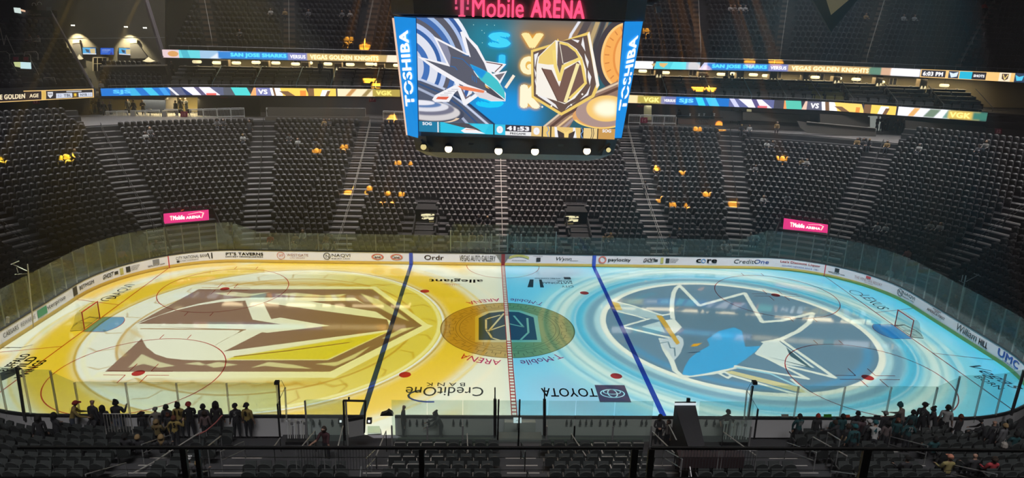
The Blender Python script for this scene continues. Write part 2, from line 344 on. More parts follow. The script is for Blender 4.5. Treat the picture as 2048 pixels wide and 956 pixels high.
    c.line(c3([(265, 424), (440, 374)]), 7, Wt); c.line(c3([(265, 424), (480, 475), (560, 492)]), 9, Wt)
    c.poly(c3([(390, 424), (505, 390), (540, 462)]), col=(190, 215, 212)); c.poly(c3([(520, 386), (600, 374), (648, 428), (590, 480)]), col=Wt)
    c.poly(c3([(482, 350), (524, 356), (636, 528), (614, 540)]), col=(205, 172, 85))
    c.poly(c5([(918, 427), (965, 372), (1035, 358), (1225, 500), (1100, 488)]), col=(215, 232, 222)); c.poly(c5([(975, 440), (1215, 505), (1080, 395), (1100, 440), (1185, 492)]), col=(85, 112, 120))
    c.line(c5([(1045, 352), (1328, 550), (1090, 492), (935, 432)]), 9, Wt); c.line(c5([(820, 492), (1190, 556), (960, 440)]), 8, Wt)
    c.poly(c5([(760, 522), (800, 515), (1150, 600), (1185, 630), (1130, 622)]), col=(212, 210, 158)); c.line(c5([(738, 530), (760, 520), (800, 540), (780, 552), (738, 530)]), 6, Wt); c.line(c5([(800, 540), (1120, 632), (1200, 634), (1110, 560)]), 8, Wt)
    c.line(c5([(830, 500), (1000, 530), (1150, 600)]), 6, (160, 215, 225))
    return c
_c = projector_slides()
AMB = .055
_c.a = np.clip((_c.a - AMB) / .80, .0, None)
# fade to nothing at the board line
yy, xx = np.mgrid[0:IH, 0:IW]; X = np.abs(xx / SC - HX); Yg = np.abs(HY - yy / SC)
dd = np.where(X < CX, Yg - H_, np.where(Yg < CY, X - L_, np.hypot(np.maximum(X - CX, 0), np.maximum(Yg - CY, 0)) - CR))
_c.a *= np.clip((-dd + .05) / .1, 0, 1)[..., None]
_c.a += (np.clip((dd - .02) / .03, 0, 1) * np.clip((.43 - dd) / .03, 0, 1))[..., None] * np.array([1.35, 1.3, 1.35])     # white margin added to the slide to brighten the boards
def projector(name, px, sx):
    half = Cv((IW // 2), IH); half.a = _c.a[:, :(IW // 2)] if sx < 0 else _c.a[:, (IW // 2):]
    im = half.image('ice_slide'); l = bpy.data.lights.new(name, 'POINT'); l.shadow_soft_size = 0; l.energy = 40000; l.use_nodes = True
    o = bpy.data.objects.new(name, l); scene.collection.objects.link(o); hz = 34.0; o.location = (px, 0, hz)
    nt = l.node_tree; em = nt.nodes['Emission']; N = nt.nodes.new; L = nt.links.new
    tc = N('ShaderNodeNewGeometry'); sp = N('ShaderNodeSeparateXYZ'); L(tc.outputs['Incoming'], sp.inputs[0])
    def mth(op, a, b=None):
        n = N('ShaderNodeMath'); n.operation = op
        for k, q in enumerate((a, b)):
            if q is None: continue
            if isinstance(q, (int, float)): n.inputs[k].default_value = q
            else: L(q, n.inputs[k])
        return n.outputs[0]
    zn = mth('ABSOLUTE', sp.outputs[2]); sgn = PSGN
    wx = mth('ADD', mth('MULTIPLY', mth('DIVIDE', sp.outputs[0], zn), sgn * hz), px); wy = mth('MULTIPLY', mth('DIVIDE', sp.outputs[1], zn), sgn * hz)
    u = mth('DIVIDE', mth('SUBTRACT', wx, -HX if sx < 0 else 0.), IW / SC / 2); v = mth('DIVIDE', mth('ADD', wy, IH / SC / 2), IH / SC)
    cm = N('ShaderNodeCombineXYZ'); L(u, cm.inputs[0]); L(v, cm.inputs[1])
    t = N('ShaderNodeTexImage'); t.image = im; t.extension = 'CLIP'; L(cm.outputs[0], t.inputs[0]); L(t.outputs[0], em.inputs[0])
    down = mth('LESS_THAN', mth('MULTIPLY', sp.outputs[2], sgn), 0)
    k = mth('MULTIPLY', mth('DIVIDE', 1.0, mth('POWER', zn, 3.0)), PK * hz * hz); L(mth('MULTIPLY', k, down), em.inputs[1])
    return o
PSGN = 1; PK = 45.5 / 40000
projector('ice_projector_left', -23, -1); projector('ice_projector_right', 23, 1)
# ================================================================== ice sheet and its painted lines
def rink_outline(off=0., n=14, z=0.):
    p = []
    for qx, qy, a in ((1, -1, -90), (1, 1, 0), (-1, 1, 90), (-1, -1, 180)):
        for k in range(n + 1):
            t = math.radians(a + 90 * k / n); p.append((qx * CX + (CR + off) * math.cos(t), qy * CY + (CR + off) * math.sin(t), z))
    return p
def ice_like(name, col, rough=.04):
    m = mat(name, col, rough, spec=1.); nt = m.node_tree; b = nt.nodes['Principled BSDF']
    tc = nt.nodes.new('ShaderNodeTexCoord'); n = nt.nodes.new('ShaderNodeTexNoise'); r = nt.nodes.new('ShaderNodeMapRange'); mp = nt.nodes.new('ShaderNodeMapping')
    mp.inputs['Scale'].default_value = (.25, 1.4, 1); n.inputs['Scale'].default_value = 1.6; n.inputs['Detail'].default_value = 5
    nt.links.new(tc.outputs['Object'], mp.inputs[0]); nt.links.new(mp.outputs[0], n.inputs['Vector']); nt.links.new(n.outputs['Fac'], r.inputs['Value'])
    r.inputs['To Min'].default_value = rough * .6; r.inputs['To Max'].default_value = rough * 1.5; nt.links.new(r.outputs[0], b.inputs['Roughness'])
    return m
ICE = ice_like('white_ice', (.80, .81, .82))
b = MB(); o = rink_outline(.02); n = len(o); b.add(o, [tuple(range(n))]); floor = struct(b.build('floor', ICE))
floor['label'] = 'white ice sheet of the hockey rink lit by projected club crests'
RED = ice_like('red_ice_paint', (.42, .035, .04)); BLUE = ice_like('blue_ice_paint', (.035, .07, .40)); BLK = ice_like('black_ice_paint', (.035, .04, .05)); LBL = ice_like('crease_blue_paint', (.16, .34, .62))
ZP = .006
def flat(name, polys, m, z=ZP, par=None):
    b = MB()
    for p in polys: b.add([(x, y, z) for x, y in p], [tuple(range(len(p)))])
    return b.build(name, m, par or floor)
def rectp(x0, y0, x1, y1): return [(x0, y0), (x1, y0), (x1, y1), (x0, y1)]
def ringp(cx, cy, r, w_, n=64, a0=0, a1=360):
    out = []
    for k in range(n):
        t, s = [math.radians(a0 + (a1 - a0) * q / n) for q in (k, k + 1)]
        out.append([(cx + r * math.cos(t), cy + r * math.sin(t)), (cx + (r + w_) * math.cos(t), cy + (r + w_) * math.sin(t)), (cx + (r + w_) * math.cos(s), cy + (r + w_) * math.sin(s)), (cx + r * math.cos(s), cy + r * math.sin(s))])
    return out
def discp(cx, cy, r, n=32): return [(cx + r * math.cos(2 * math.pi * k / n), cy + r * math.sin(2 * math.pi * k / n)) for k in range(n)]
F = .3048
for s in (-1, 1):
    flat('blue_line', [rectp(s * 25 * F - (F if s < 0 else 0), -H_, s * 25 * F + (F if s > 0 else 0), H_)], BLUE)
    gy = math.sqrt(max(CR ** 2 - (89 * F - CX) ** 2, 0)) + CY
    flat('goal_line', [rectp(s * 89 * F - .035, -gy, s * 89 * F + .035, gy)], RED)
    flat('trapezoid_line', [[(s * 89 * F, y * 11 * F - .03), (s * L_, y * 14 * F - .03), (s * L_, y * 14 * F + .03), (s * 89 * F, y * 11 * F + .03)] for y in (-1, 1)], RED)
    cr = [(s * 89 * F, 4 * F), (s * (89 - 4.5) * F, 4 * F)] + [(s * (89 * F - math.sqrt(max((6 * F) ** 2 - y * y, 0))), y) for y in np.linspace(4 * F, -4 * F, 13)] + [(s * (89 - 4.5) * F, -4 * F), (s * 89 * F, -4 * F)]
    flat('goal_crease', [cr], LBL, ZP * .7)
    flat('crease_line', [[(a[0], a[1]), (b_[0], b_[1]), (b_[0] - s * .05, b_[1] * .97), (a[0] - s * .05, a[1] * .97)] for a, b_ in zip(cr[:-1], cr[1:])], RED)
    for t in (-1, 1):
        cx, cy = s * 69 * F, t * 22 * F
        flat('faceoff_circle', ringp(cx, cy, 15 * F - .03, .06), RED)
        ht = []
        for a in (-1, 1):
            for q in (-1, 1):
                ht.append(rectp(cx + a * .6, cy + q * .24 - .025, cx + a * 1.8, cy + q * .24 + .025)); ht.append(rectp(cx + a * .6 - .025, cy + q * .24, cx + a * .6 + .025, cy + q * 1.15))
            for q in (-1, 1): ht.append(rectp(cx + q * .85 - .025, cy + a * 15 * F, cx + q * .85 + .025, cy + a * (15 * F + .6)))
        flat('faceoff_tick', ht, RED)
        flat('faceoff_dot', [discp(cx, cy, .34)], RED); flat('neutral_dot', [discp(s * 20 * F, t * 22 * F, .34)], RED)
b_ = [rectp(-.16, -H_, -.11, H_), rectp(.11, -H_, .16, H_)] + [rectp(-.11, -H_ + k * .36, .11, -H_ + k * .36 + .12) for k in range(72) if abs(-H_ + k * .36) > 2.0]
flat('center_line', b_, RED, ZP * 1.2)
flat('center_line_edge', [rectp(-.11, -H_, .11, H_)], ICE, ZP * 1.1)
flat('referee_crease', ringp(0, H_, 10 * F, .05, 40, 180, 360), RED)
GLD = ice_like('gold_ice_paint', (.50, .36, .16)); DGLD = ice_like('dark_gold_ice_paint', (.26, .19, .09)); NAV = ice_like('slate_ice_paint', (.06, .09, .13)); CRM = ice_like('cream_ice_paint', (.62, .55, .38))
flat('centre_disc', [discp(0, 0, 4.5, 96)], GLD, ZP * .3)
flat('disc_ring', ringp(0, 0, 4.42, .08, 96) + ringp(0, 0, 3.45, .05, 96) + ringp(0, 0, 3.2, .05, 96), DGLD, ZP * .6)
pl = []
for k in range(44):
    t = k * 2 * math.pi / 44; rr = 3.62; d = .2
    for a, q in ((0, 0), (1, 1)):
        c0, s0 = math.cos(t + a * .07), math.sin(t + a * .07); pl.append([((rr + q * .3) * c0 - .025 * s0, (rr + q * .3) * s0 + .025 * c0), ((rr + .35 + q * .3) * c0 - .025 * s0, (rr + .35 + q * .3) * s0 + .025 * c0), ((rr + .35 + q * .3) * c0 + .025 * s0, (rr + .35 + q * .3) * s0 - .025 * c0), ((rr + q * .3) * c0 + .025 * s0, (rr + q * .3) * s0 - .025 * c0)])
    pl.append(ringp(0, 0, 3.9 if k % 2 else 3.6, .05, 1, math.degrees(t), math.degrees(t) + 8)[0])
for k in range(60):
    t = k * 2 * math.pi / 60; c0, s0, c1, s1 = math.cos(t), math.sin(t), math.cos(t + .09), math.sin(t + .09); r0, r1 = (2.75, 3.1) if k % 2 else (3.1, 2.75)
    pl.append([(r0 * c0, r0 * s0), (r0 * c0 + .05 * c0, r0 * s0 + .05 * s0), (r1 * c1 + .05 * c1, r1 * s1 + .05 * s1), (r1 * c1, r1 * s1)])
flat('disc_pattern', pl, DGLD, ZP * .6)
def I3(a, b): p = atz(780 + a / 3.186, 530 + b / 3.186, 0); return (p[0], p[1])
flat('crest_border', [[I3(*q) for q in ((542, 492), (542, 330), (610, 297), (720, 284), (830, 290), (940, 325), (965, 492))]], CRM, ZP * .7)
flat('crest_field', [[I3(*q) for q in ((565, 478), (565, 338), (630, 306), (720, 296), (820, 300), (915, 334), (938, 478))]], NAV, ZP * .85)
def strokes(name, lines, w_, m, z):
    ps = []
    for l in lines:
        for a, c in zip(l[:-1], l[1:]):
            a, c = Vector(I3(*a)), Vector(I3(*c)); d = (c - a).normalized(); nn = Vector((-d.y, d.x)) * w_ / 2; a -= d * w_ / 3; c += d * w_ / 3
            ps.append([tuple(a + nn), tuple(c + nn), tuple(c - nn), tuple(a - nn)])
    return flat(name, ps, m, z)
strokes('crest_emblem', [[(612, 345), (612, 410), (650, 465), (740, 492), (830, 480), (882, 430), (875, 340)], [(625, 425), (725, 310)], [(640, 415), (730, 385)], [(612, 345), (700, 320)], [(790, 325), (850, 395), (760, 375)], [(760, 375), (740, 345)]], .14, CRM, ZP)
def ice_text(s, cx, cy, w_, h, m, rot=180, bold=.0, arc=None, name='ice_lettering', sk=0.):
    v, t, ar = text_tris(s, bold); b = MB(); c0, s0 = math.cos(math.radians(rot)), math.sin(math.radians(rot)); vs = []
    for a, q in v:
        if arc:                                   # arc = (radius, mid angle deg, side +1/-1): letters stand along the centre disc
            R, mid, sd = arc; th = math.radians(mid) + (a - .5) * w_ / R * sd; rr = R + (q - .5) * h * -sd
            vs.append((rr * math.cos(th), rr * math.sin(th), ZP)); continue
        x, y = (a - .5) * w_ + sk * (q - .5), (q - .5) * h; vs.append((cx + x * c0 - y * s0, cy + x * s0 + y * c0, ZP))
    b.add(vs, t); return b.build(name, m, floor)
# adverts painted in the ice, read from the far side
PX = lambda u, v: atz(u, v, 0)[:2]
def ice_ad(s, u, v, wpx, h, m, rot=180, bold=0., sk=0.):
    x, y = PX(u, v); w_ = abs(PX(u + wpx / 2, v)[0] - PX(u - wpx / 2, v)[0]); return ice_text(s, x, y, w_, h, m, rot, bold, sk=sk)
ice_ad('allegiant', 912, 561, 108, .95, BLK, bold=.02); RG = ice_like('rust_ice_paint', (.5, .14, .05))
x, y = PX(905, 565); flat('sunburst', [[(x + .1 * k - .5, y - .25), (x + .1 * k - .45, y - .25), (x + (k - 5) * .22, y - 1.0 + abs(k - 5) * .1)] for k in range(11)], RG)
ice_ad('CITY', 1135, 573, 24, .42, BLK); ice_ad('NATIONAL', 1113, 566, 62, .42, BLK); ice_ad('BANK', 1128, 562.5, 30, .42, BLK); ice_ad('AN RBC COMPANY', 1095, 557, 52, .26, BLK)
x, y = PX(1071, 566); flat('bank_mark', [[(x - .7, y - 1), (x - .25, y - 1), (x - .1, y + .8), (x - .4, y + .8)], [(x + .3, y - 1), (x + .6, y - 1), (x + .55, y + .8), (x + .35, y + .8)]], BLK)
x, y = PX(1134, 556.5); flat('bank_square', [rectp(x - .25, y - .3, x + .3, y + .3)], BLK)
ice_ad('CreditOne', 889, 783, 156, 1.0, BLK, bold=.0); ice_ad('B A N K', 891, 769, 78, .4, BLK)
x, y = PX(862, 795); flat('swoosh', [[(x + 1.3 * math.cos(t) * (1 if k < 9 else .9), y + .2 + .75 * math.sin(t) * (1 if k < 9 else .8)) for k, t in enumerate([math.radians(a) for a in list(range(120, 300, 20)) + list(range(280, 100, -20))])]], BLUE)
ice_ad('TOYOTA', 1138, 785, 110, .95, BLK, bold=.01)
x, y = PX(1225, 787); MAR = ice_like('maroon_ice_paint', (.13, .07, .12)); flat('badge', [rectp(x - .85, y - .95, x + .85, y + .95)], MAR)
for rx_, ry_ in ((.62, .42), (.22, .4)): flat('badge_emblem', [[(x + (rx_ + k) * math.cos(a), y + (ry_ + k) * math.sin(a)) for a, k in ((t, 0), (t, .07), (t2, .07), (t2, 0))] for t, t2 in [(math.radians(q * 15), math.radians(q * 15 + 15)) for q in range(24)]], WHITE, ZP * 1.3)
flat('badge_emblem', [[(x + (.45 + k) * math.cos(a), y + .16 + (.22 + k) * math.sin(a)) for a, k in ((t, 0), (t, .06), (t2, .06), (t2, 0))] for t, t2 in [(math.radians(q * 15), math.radians(q * 15 + 15)) for q in range(24)]], WHITE, ZP * 1.3)
MAG = ice_like('magenta_ice_paint', (.48, .03, .16))
for s, mid, sd in (('ARENA', 109, 1), ('T·Mobile', 72, 1)): ice_text(s, 0, 0, 2.5, .62, MAG, arc=(5.1, mid, sd))
for s, mid, w_ in (('ARENA', -111, 2.6), ('T·Mobile', -68, 2.7)):
    v, t, ar = text_tris(s, .0); b = MB()
    b.add([((5.15 + (q - .5) * .66) * math.cos(math.radians(mid) - (a - .5) * w_ / 5.1), (5.15 + (q - .5) * .66) * math.sin(math.radians(mid) - (a - .5) * w_ / 5.1), ZP) for a, q in v], t)
    b.build('ice_lettering', MAG, floor)
for s, u, v, wpx, ang, hh in (('LEXUS', 1748, 604, 62, 0, .85), ('NAQVI', 243, 583, 52, 0, .85)):
    x, y = PX(u, v); ice_text(s, x, y, 2.9, hh, BLK, rot=-90 if u > 1000 else 90)
x, y = PX(1712, 586); flat('oval_mark', [[(x + (.38 + k) * math.cos(a), y + (.52 + k) * math.sin(a)) for a, k in ((t, 0), (t, .07), (t2, .07), (t2, 0))] for t, t2 in [(math.radians(q * 15), math.radians(q * 15 + 15)) for q in range(24)]], BLK)
x, y = PX(217, 597); flat('ring_mark', [[(x + (.4 + k) * math.cos(a), y + (.4 + k) * math.sin(a)) for a, k in ((t, 0), (t, .09), (t2, .09), (t2, 0))] for t, t2 in [(math.radians(q * 15), math.radians(q * 15 + 15)) for q in range(20)]], BLK)
for s, u, v in (('BUFFALO', 30, 725), ('WILD', 45, 731), ('WINGS', 62, 738)): x, y = PX(u, v); ice_text(s, x, y, 2.2, .55, BLK, rot=90, bold=.03)
x, y = PX(15, 752); flat('buffalo_mark', [[(x - .7, y - .9), (x + .1, y - .5), (x + .3, y + .1), (x + .2, y + .9), (x - .2, y + 1.2), (x - .5, y + .6), (x - .9, y)]], BLK)
x, y = PX(1985, 752); ice_text('Vegas', x, y, 3.2, 1.1, BLK, rot=-75, sk=.6); x, y = PX(1978, 765); ice_text('BORN', x, y, 1.6, .5, BLK, rot=-75)
# ================================================================== seating bowl (stepped concrete), walls of the hall
NR = 26                                            # rows of the lower bowl
def bowl_path(e, near=False):
    pts = []
    if not near:
        for k in range(-6, 19): a = k * 5; pts.append(ring(a, e))
        pts2 = [(x, y) for x, y in pts]; q = [(BX * (1 - t / 6), BY + BR + e) for t in range(1, 12)]
        return pts2 + q + [(-x, y) for x, y in reversed(pts2)]
    pts = [(-x, -y) for x, y in [ring(a, e) for a in range(0, 91, 6)]]; q = [(-BX * (1 - t / 6), -(BY + BR + e)) for t in range(1, 12)]
    return pts + q + [(-x, y) for x, y in reversed(pts)]
def push(p):        # keep clear of the boards in the corners
    x, y = p
    for _ in range(20):
        d = .16 - board_off(x, y)
        if d <= 0: break
        ax, ay = abs(x) - CX, abs(y) - CY
        if ax > 0 and ay > 0: r = math.hypot(ax, ay); x += math.copysign(d * ax / r, x); y += math.copysign(d * ay / r, y)
        elif ax > 0: x += math.copysign(d, x)
        else: y += math.copysign(d, y)
    return x, y
def step_bowl(name, near, rows, pitch, m):
    b = MB()
    for i in range(rows):
        e0 = 1.2 + pitch * (i - .5); z0 = row_z(i - 1) if i else -.1; z1 = row_z(i); A = [push(q) for q in bowl_path(max(e0, .35), near)]; B = [push(q) for q in bowl_path(e0 + pitch, near)]
        for k in range(len(A) - 1):
            a, c, d, e = A[k], A[k + 1], B[k + 1], B[k]
            b.add([(a[0], a[1], z0), (c[0], c[1], z0), (c[0], c[1], z1), (a[0], a[1], z1), (d[0], d[1], z1), (e[0], e[1], z1)], [(0, 1, 2, 3), (3, 2, 4, 5)])
    o = b.build(name, m); o['label'] = 'dark stepped concrete terraces of the ' + ('near' if near else 'far') + ' seating bowl'; return struct(o)
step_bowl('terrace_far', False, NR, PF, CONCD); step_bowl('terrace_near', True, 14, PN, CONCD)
b = MB()                                           # the corner blocks rise three rows higher
for s in (-1, 1):
    for i in range(NR - 1, NR + 3):
        for k in range(-6, 10):
            e0 = 1.2 + PF * (i - .5); a0, a1 = k * 5.0, (k + 1) * 5.0 if k < 9 else 49.0
            if a1 <= a0: continue
            A, B_, C_, D_ = ring(a0, e0), ring(a1, e0), ring(a1, e0 + PF), ring(a0, e0 + PF); z0, z1 = row_z(i - 1), row_z(i)
            b.add([(s * A[0], A[1], z0), (s * B_[0], B_[1], z0), (s * B_[0], B_[1], z1), (s * A[0], A[1], z1), (s * C_[0], C_[1], z1), (s * D_[0], D_[1], z1)], [(0, 1, 2, 3), (3, 2, 4, 5)])
struct(b.build('terrace_corner', CONCD))
b = MB(); b.box(-75, -60, -.35, 75, 75, -.12); struct(b.build('floor_slab', CONCD))
# ------------------------------------------------------------------ where seats must leave room
AISLE_A = (77., 51., 24.)
def aisle_gap(x, y, e, near=False):
    ax = abs(x)
    if not near:
        if ax < .65 + .0 * e: return True
        if ax < BX and abs(ax - 14.3) < 1.25: return True
        if ax >= BX - 2:
            r = math.hypot(ax - BX, y - BY)
            for a in AISLE_A:
                t = math.radians(a); dx, dy = ax - BX, y - BY
                if dx * math.cos(t) + dy * math.sin(t) > 0 and abs(-dx * math.sin(t) + dy * math.cos(t)) < 1.25: return True
        if e < 9.2 and abs(ax - 7.0) < .95 and e > 3.4: return True                    # tunnels below the gold signs
        if e < 6.6 and (abs(ax - 5.45) < .5 or abs(ax - 8.6) < .55): return True
        P = ring(60, 7.6); tx, ty = math.cos(math.radians(60)), math.sin(math.radians(60))
        dx, dy = ax - BX, y - BY
        if e < 7.9 and abs(-dx * ty + dy * tx) < 2.3 and dx > 0: return True              # corner tunnels below the pink signs
    else:
        if ax < .95: return True
        if ax < 8.2 and e < 2.6: return True
        if 5.9 < ax < 11.3 and e < 5.8: return True
        if abs(ax - 6.1) < .72 and e < 7.8: return True
        if abs(ax - 11.9) < .95 and e < 9.2: return True
        if abs(ax - (15.4 if x < 0 else 17.2)) < .93: return True
        if ax > BX:
            t = math.radians(-62); dx, dy = ax - BX, y + BY
            if abs(-dx * math.sin(t) + dy * math.cos(t)) < .7: return True
    return board_off(x, y) < .8
# ------------------------------------------------------------------ seats
SEAT = mat('seat_plastic', (.10, .096, .102), .42, spec=.4, noise=.25, nscale=.4); SEATN = mat('seat_plastic_near', (.05, .056, .056), .38, spec=.5, noise=.2, nscale=3); SFRAME = mat('seat_frame_metal', (.10, .10, .10), .4, .4)
def back_outline(w_, h, n=4):
    p = [(-w_ / 2 * .9, 0), (w_ / 2 * .9, 0), (w_ / 2, h * .62)]
    for k in range(1, n + 1): t = math.pi / 2 * k / (n + 1) ; p.append((w_ / 2 * math.cos(t * .98), h * .62 + h * .38 * math.sin(t)))
    p.append((0, h)) ; q = [(-a, c) for a, c in reversed(p[3:-1])]; return p + q + [(-w_ / 2, h * .62)]
def seat_far():
    b = MB(); o = back_outline(.47, .50, 2); s = math.sin(.2)
    b.prism([(x, .06 + z * s, .40 + z) for x, z in o], (0, .06, 0)); b.add([(-.22, -.02, .42), (.22, -.02, .42), (.22, -.13, .80), (.15, -.16, .84), (-.15, -.16, .84), (-.22, -.13, .80), (-.22, .05, .42), (.22, .05, .42), (.2, -.06, .83), (-.2, -.06, .83)], [(0, 1, 2, 3, 4, 5), (6, 9, 8, 7), (4, 3, 8, 9)])
    b.box(.245, -.18, .50, .275, .12, .62); b.box(.25, 0, 0, .27, .1, .5)
    return b
sf = seat_far(); SV = np.array(sf.v); SF = sf.f
far_seats = []
for i in range(NR + 2):
    e = 1.2 + PF * i; z = row_z(i); x = -BX; n = int(2 * BX / .545)
    for k in range(n + 1 - i % 2 if i < NR - 1 else 0): far_seats.append((-BX + (k + .5 * (i % 2)) * 2 * BX / n, BY + BR + e, z, 0, i))
    R = BR + e; n = int(R * math.radians(112) / .56)
    for k in range(n + 1):
        a = 90 - math.degrees((k + 1.0) * .56 / R)
        if i >= NR - 1 and a > 47.5: continue
        for s in (1, -1):
            p = ring(a, e); far_seats.append((s * p[0], p[1], z, -s * math.radians(90 - a), i))
far_seats = [s for s in far_seats if not aisle_gap(s[0], s[1], bowl_e(s[0], s[1])) and infr(s[0], s[1], s[2], 160)]
# the last rows make room for the low boxed wall of section thirteen
far_seats = [s for s in far_seats if not (s[4] > 22 and 27 < s[0] < 37 and s[1] > 26)]
def merge_seats(name, L, m, V, Fc):
    N = len(L); A = np.array([(s[0], s[1], s[2], s[3]) for s in L]); c, s_ = np.cos(A[:, 3]), np.sin(A[:, 3])
    X = V[None, :, 0] * c[:, None] - V[None, :, 1] * s_[:, None] + A[:, 0:1]; Y = V[None, :, 0] * s_[:, None] + V[None, :, 1] * c[:, None] + A[:, 1:2]; Z = V[None, :, 2] + A[:, 2:3]
    P = np.stack([X, Y, Z], 2).reshape(-1, 3); me = bpy.data.meshes.new(name); k = len(V)
    loops = np.concatenate([np.array(f) for f in Fc]); st = np.cumsum([0] + [len(f) for f in Fc])[:-1]; nl = len(loops)
    LV = (loops[None, :] + np.arange(N)[:, None] * k).ravel(); LS = (st[None, :] + np.arange(N)[:, None] * nl).ravel()
    me.vertices.add(N * k); me.vertices.foreach_set('co', P.ravel()); me.loops.add(len(LV)); me.loops.foreach_set('vertex_index', LV.astype(np.int32))
    me.polygons.add(len(LS)); me.polygons.foreach_set('loop_start', LS.astype(np.int32)); me.materials.append(m); me.update(calc_edges=True); me.validate()
    o = bpy.data.objects.new(name, me); scene.collection.objects.link(o); return o
o = merge_seats('stadium_seats', far_seats, SEAT, SV, SF); tag(o, 'rows of dark grey folding stadium seats filling the lower bowl beyond the rink', 'seats', kind='stuff')
# near seats: the 300 nearest are things of their own
near = []
for i in range(12):
    e = 1.2 + PN * i; z = row_z(i); n = int(2 * BX / .58)
    for k in range(n + 1 - i % 2): near.append((-BX + (k + .5 * (i % 2)) * 2 * BX / n, -(BY + BR + e), z, math.pi, i))
    R = BR + e
    for k in range(int(R * math.radians(80) / .58)):
        a = 90 - math.degrees((k + 1.0) * .58 / R)
        for s in (1, -1): p = ring(a, e); near.append((s * p[0], -p[1], z, math.pi + s * math.radians(90 - a), i))
near = [s for s in near if not aisle_gap(s[0], s[1], bowl_e(s[0], s[1]), True)]
near = [s for s in near if infr(s[0], s[1], s[2] + .8, 10)]
near.sort(key=lambda s: (s[0] - CAM[0]) ** 2 + (s[1] - CAM[1]) ** 2 + (s[2] - CAM[2]) ** 2)
own, rest = near[:300], near[300:]
if rest: o = merge_seats('stadium_seats', rest, SEATN, SV, SF); tag(o, 'black folding seats farther down and out in the near stands', 'seats', kind='stuff')
def make_seat(kind):
    t = thing('stadium_seat', (0, 0, 0), '', 'seat'); s = math.sin(.2)
    o = back_outline(.48, .50, 5) if kind == 'round' else [(-.23, 0), (.23, 0), (.25, .42), (.22, .47), (-.22, .47), (-.25, .42)]
    b = MB(); b.prism([(x, .06 + z * s, .40 + z) for x, z in o], (0, .05, 0)); b.build('backrest', SEATN, t)
    b = MB(); b.prism([(-.22, .04, .40), (-.22, -.05, .42), (-.22, -.17, .80), (-.22, -.13, .83), (-.22, -.02, .52)], (.44, 0, 0)); b.build('seat_pan', SEATN, t)
    m = SFRAME if kind == 'round' else RAILW
    b = MB(); b.box(.25, -.20, .58, .30, .10, .62); b.build('armrest', m, t)
    b = MB(); b.box(.262, -.04, 0, .29, .06, .58); b.box(.24, -.06, 0, .31, .1, .03); b.build('pedestal', SFRAME if kind == 'round' else STEEL, t)
    if kind == 'box': b = MB(); b.bar((-.23, .155, .885), (.23, .155, .885), .025, .02); b.build('top_trim', RAILW, t)
    return t
protos = {k: make_seat(k) for k in ('round', 'box')}; used = set()
ORD = 'front second third fourth fifth sixth seventh eighth ninth tenth eleventh twelfth'.split()
def card(n):
    w_ = 'first second third fourth fifth sixth seventh eighth ninth tenth eleventh twelfth thirteenth fourteenth fifteenth sixteenth seventeenth eighteenth nineteenth'.split()
    return w_[n] if n < 19 else {2: 'twenty', 3: 'thirty', 4: 'forty', 5: 'fifty'}[(n + 1) // 10] + '-' + w_[(n + 1) % 10 - 1] if (n + 1) % 10 else {20: 'twentieth', 30: 'thirtieth', 40: 'fortieth', 50: 'fiftieth'}[n + 1]
rows_ = {}
for s in own: rows_.setdefault((s[4], s[0] > 0), []).append(s)
for (ri, right), L in rows_.items():
    L.sort(key=lambda s: abs(s[0]))
    for k, s in enumerate(L):
        kind = 'box' if 1.9 < abs(s[0]) < 5.7 and ri < 6 and not (abs(s[0]) < 3.3) else 'round'
        t = protos[kind] if kind not in used else copy_tree(protos[kind]); used.add(kind)
        t.location = (s[0], s[1], s[2]); t.rotation_euler = (0, 0, s[3])
        t['label'] = '%s seat, %s row, %s to the %s of the central steps' % ('square-backed black folding' if kind == 'box' else 'black round-topped folding', ORD[ri], card(k), 'right' if right else 'left')
        t['group'] = 'near stand seats, %s row' % ORD[ri]
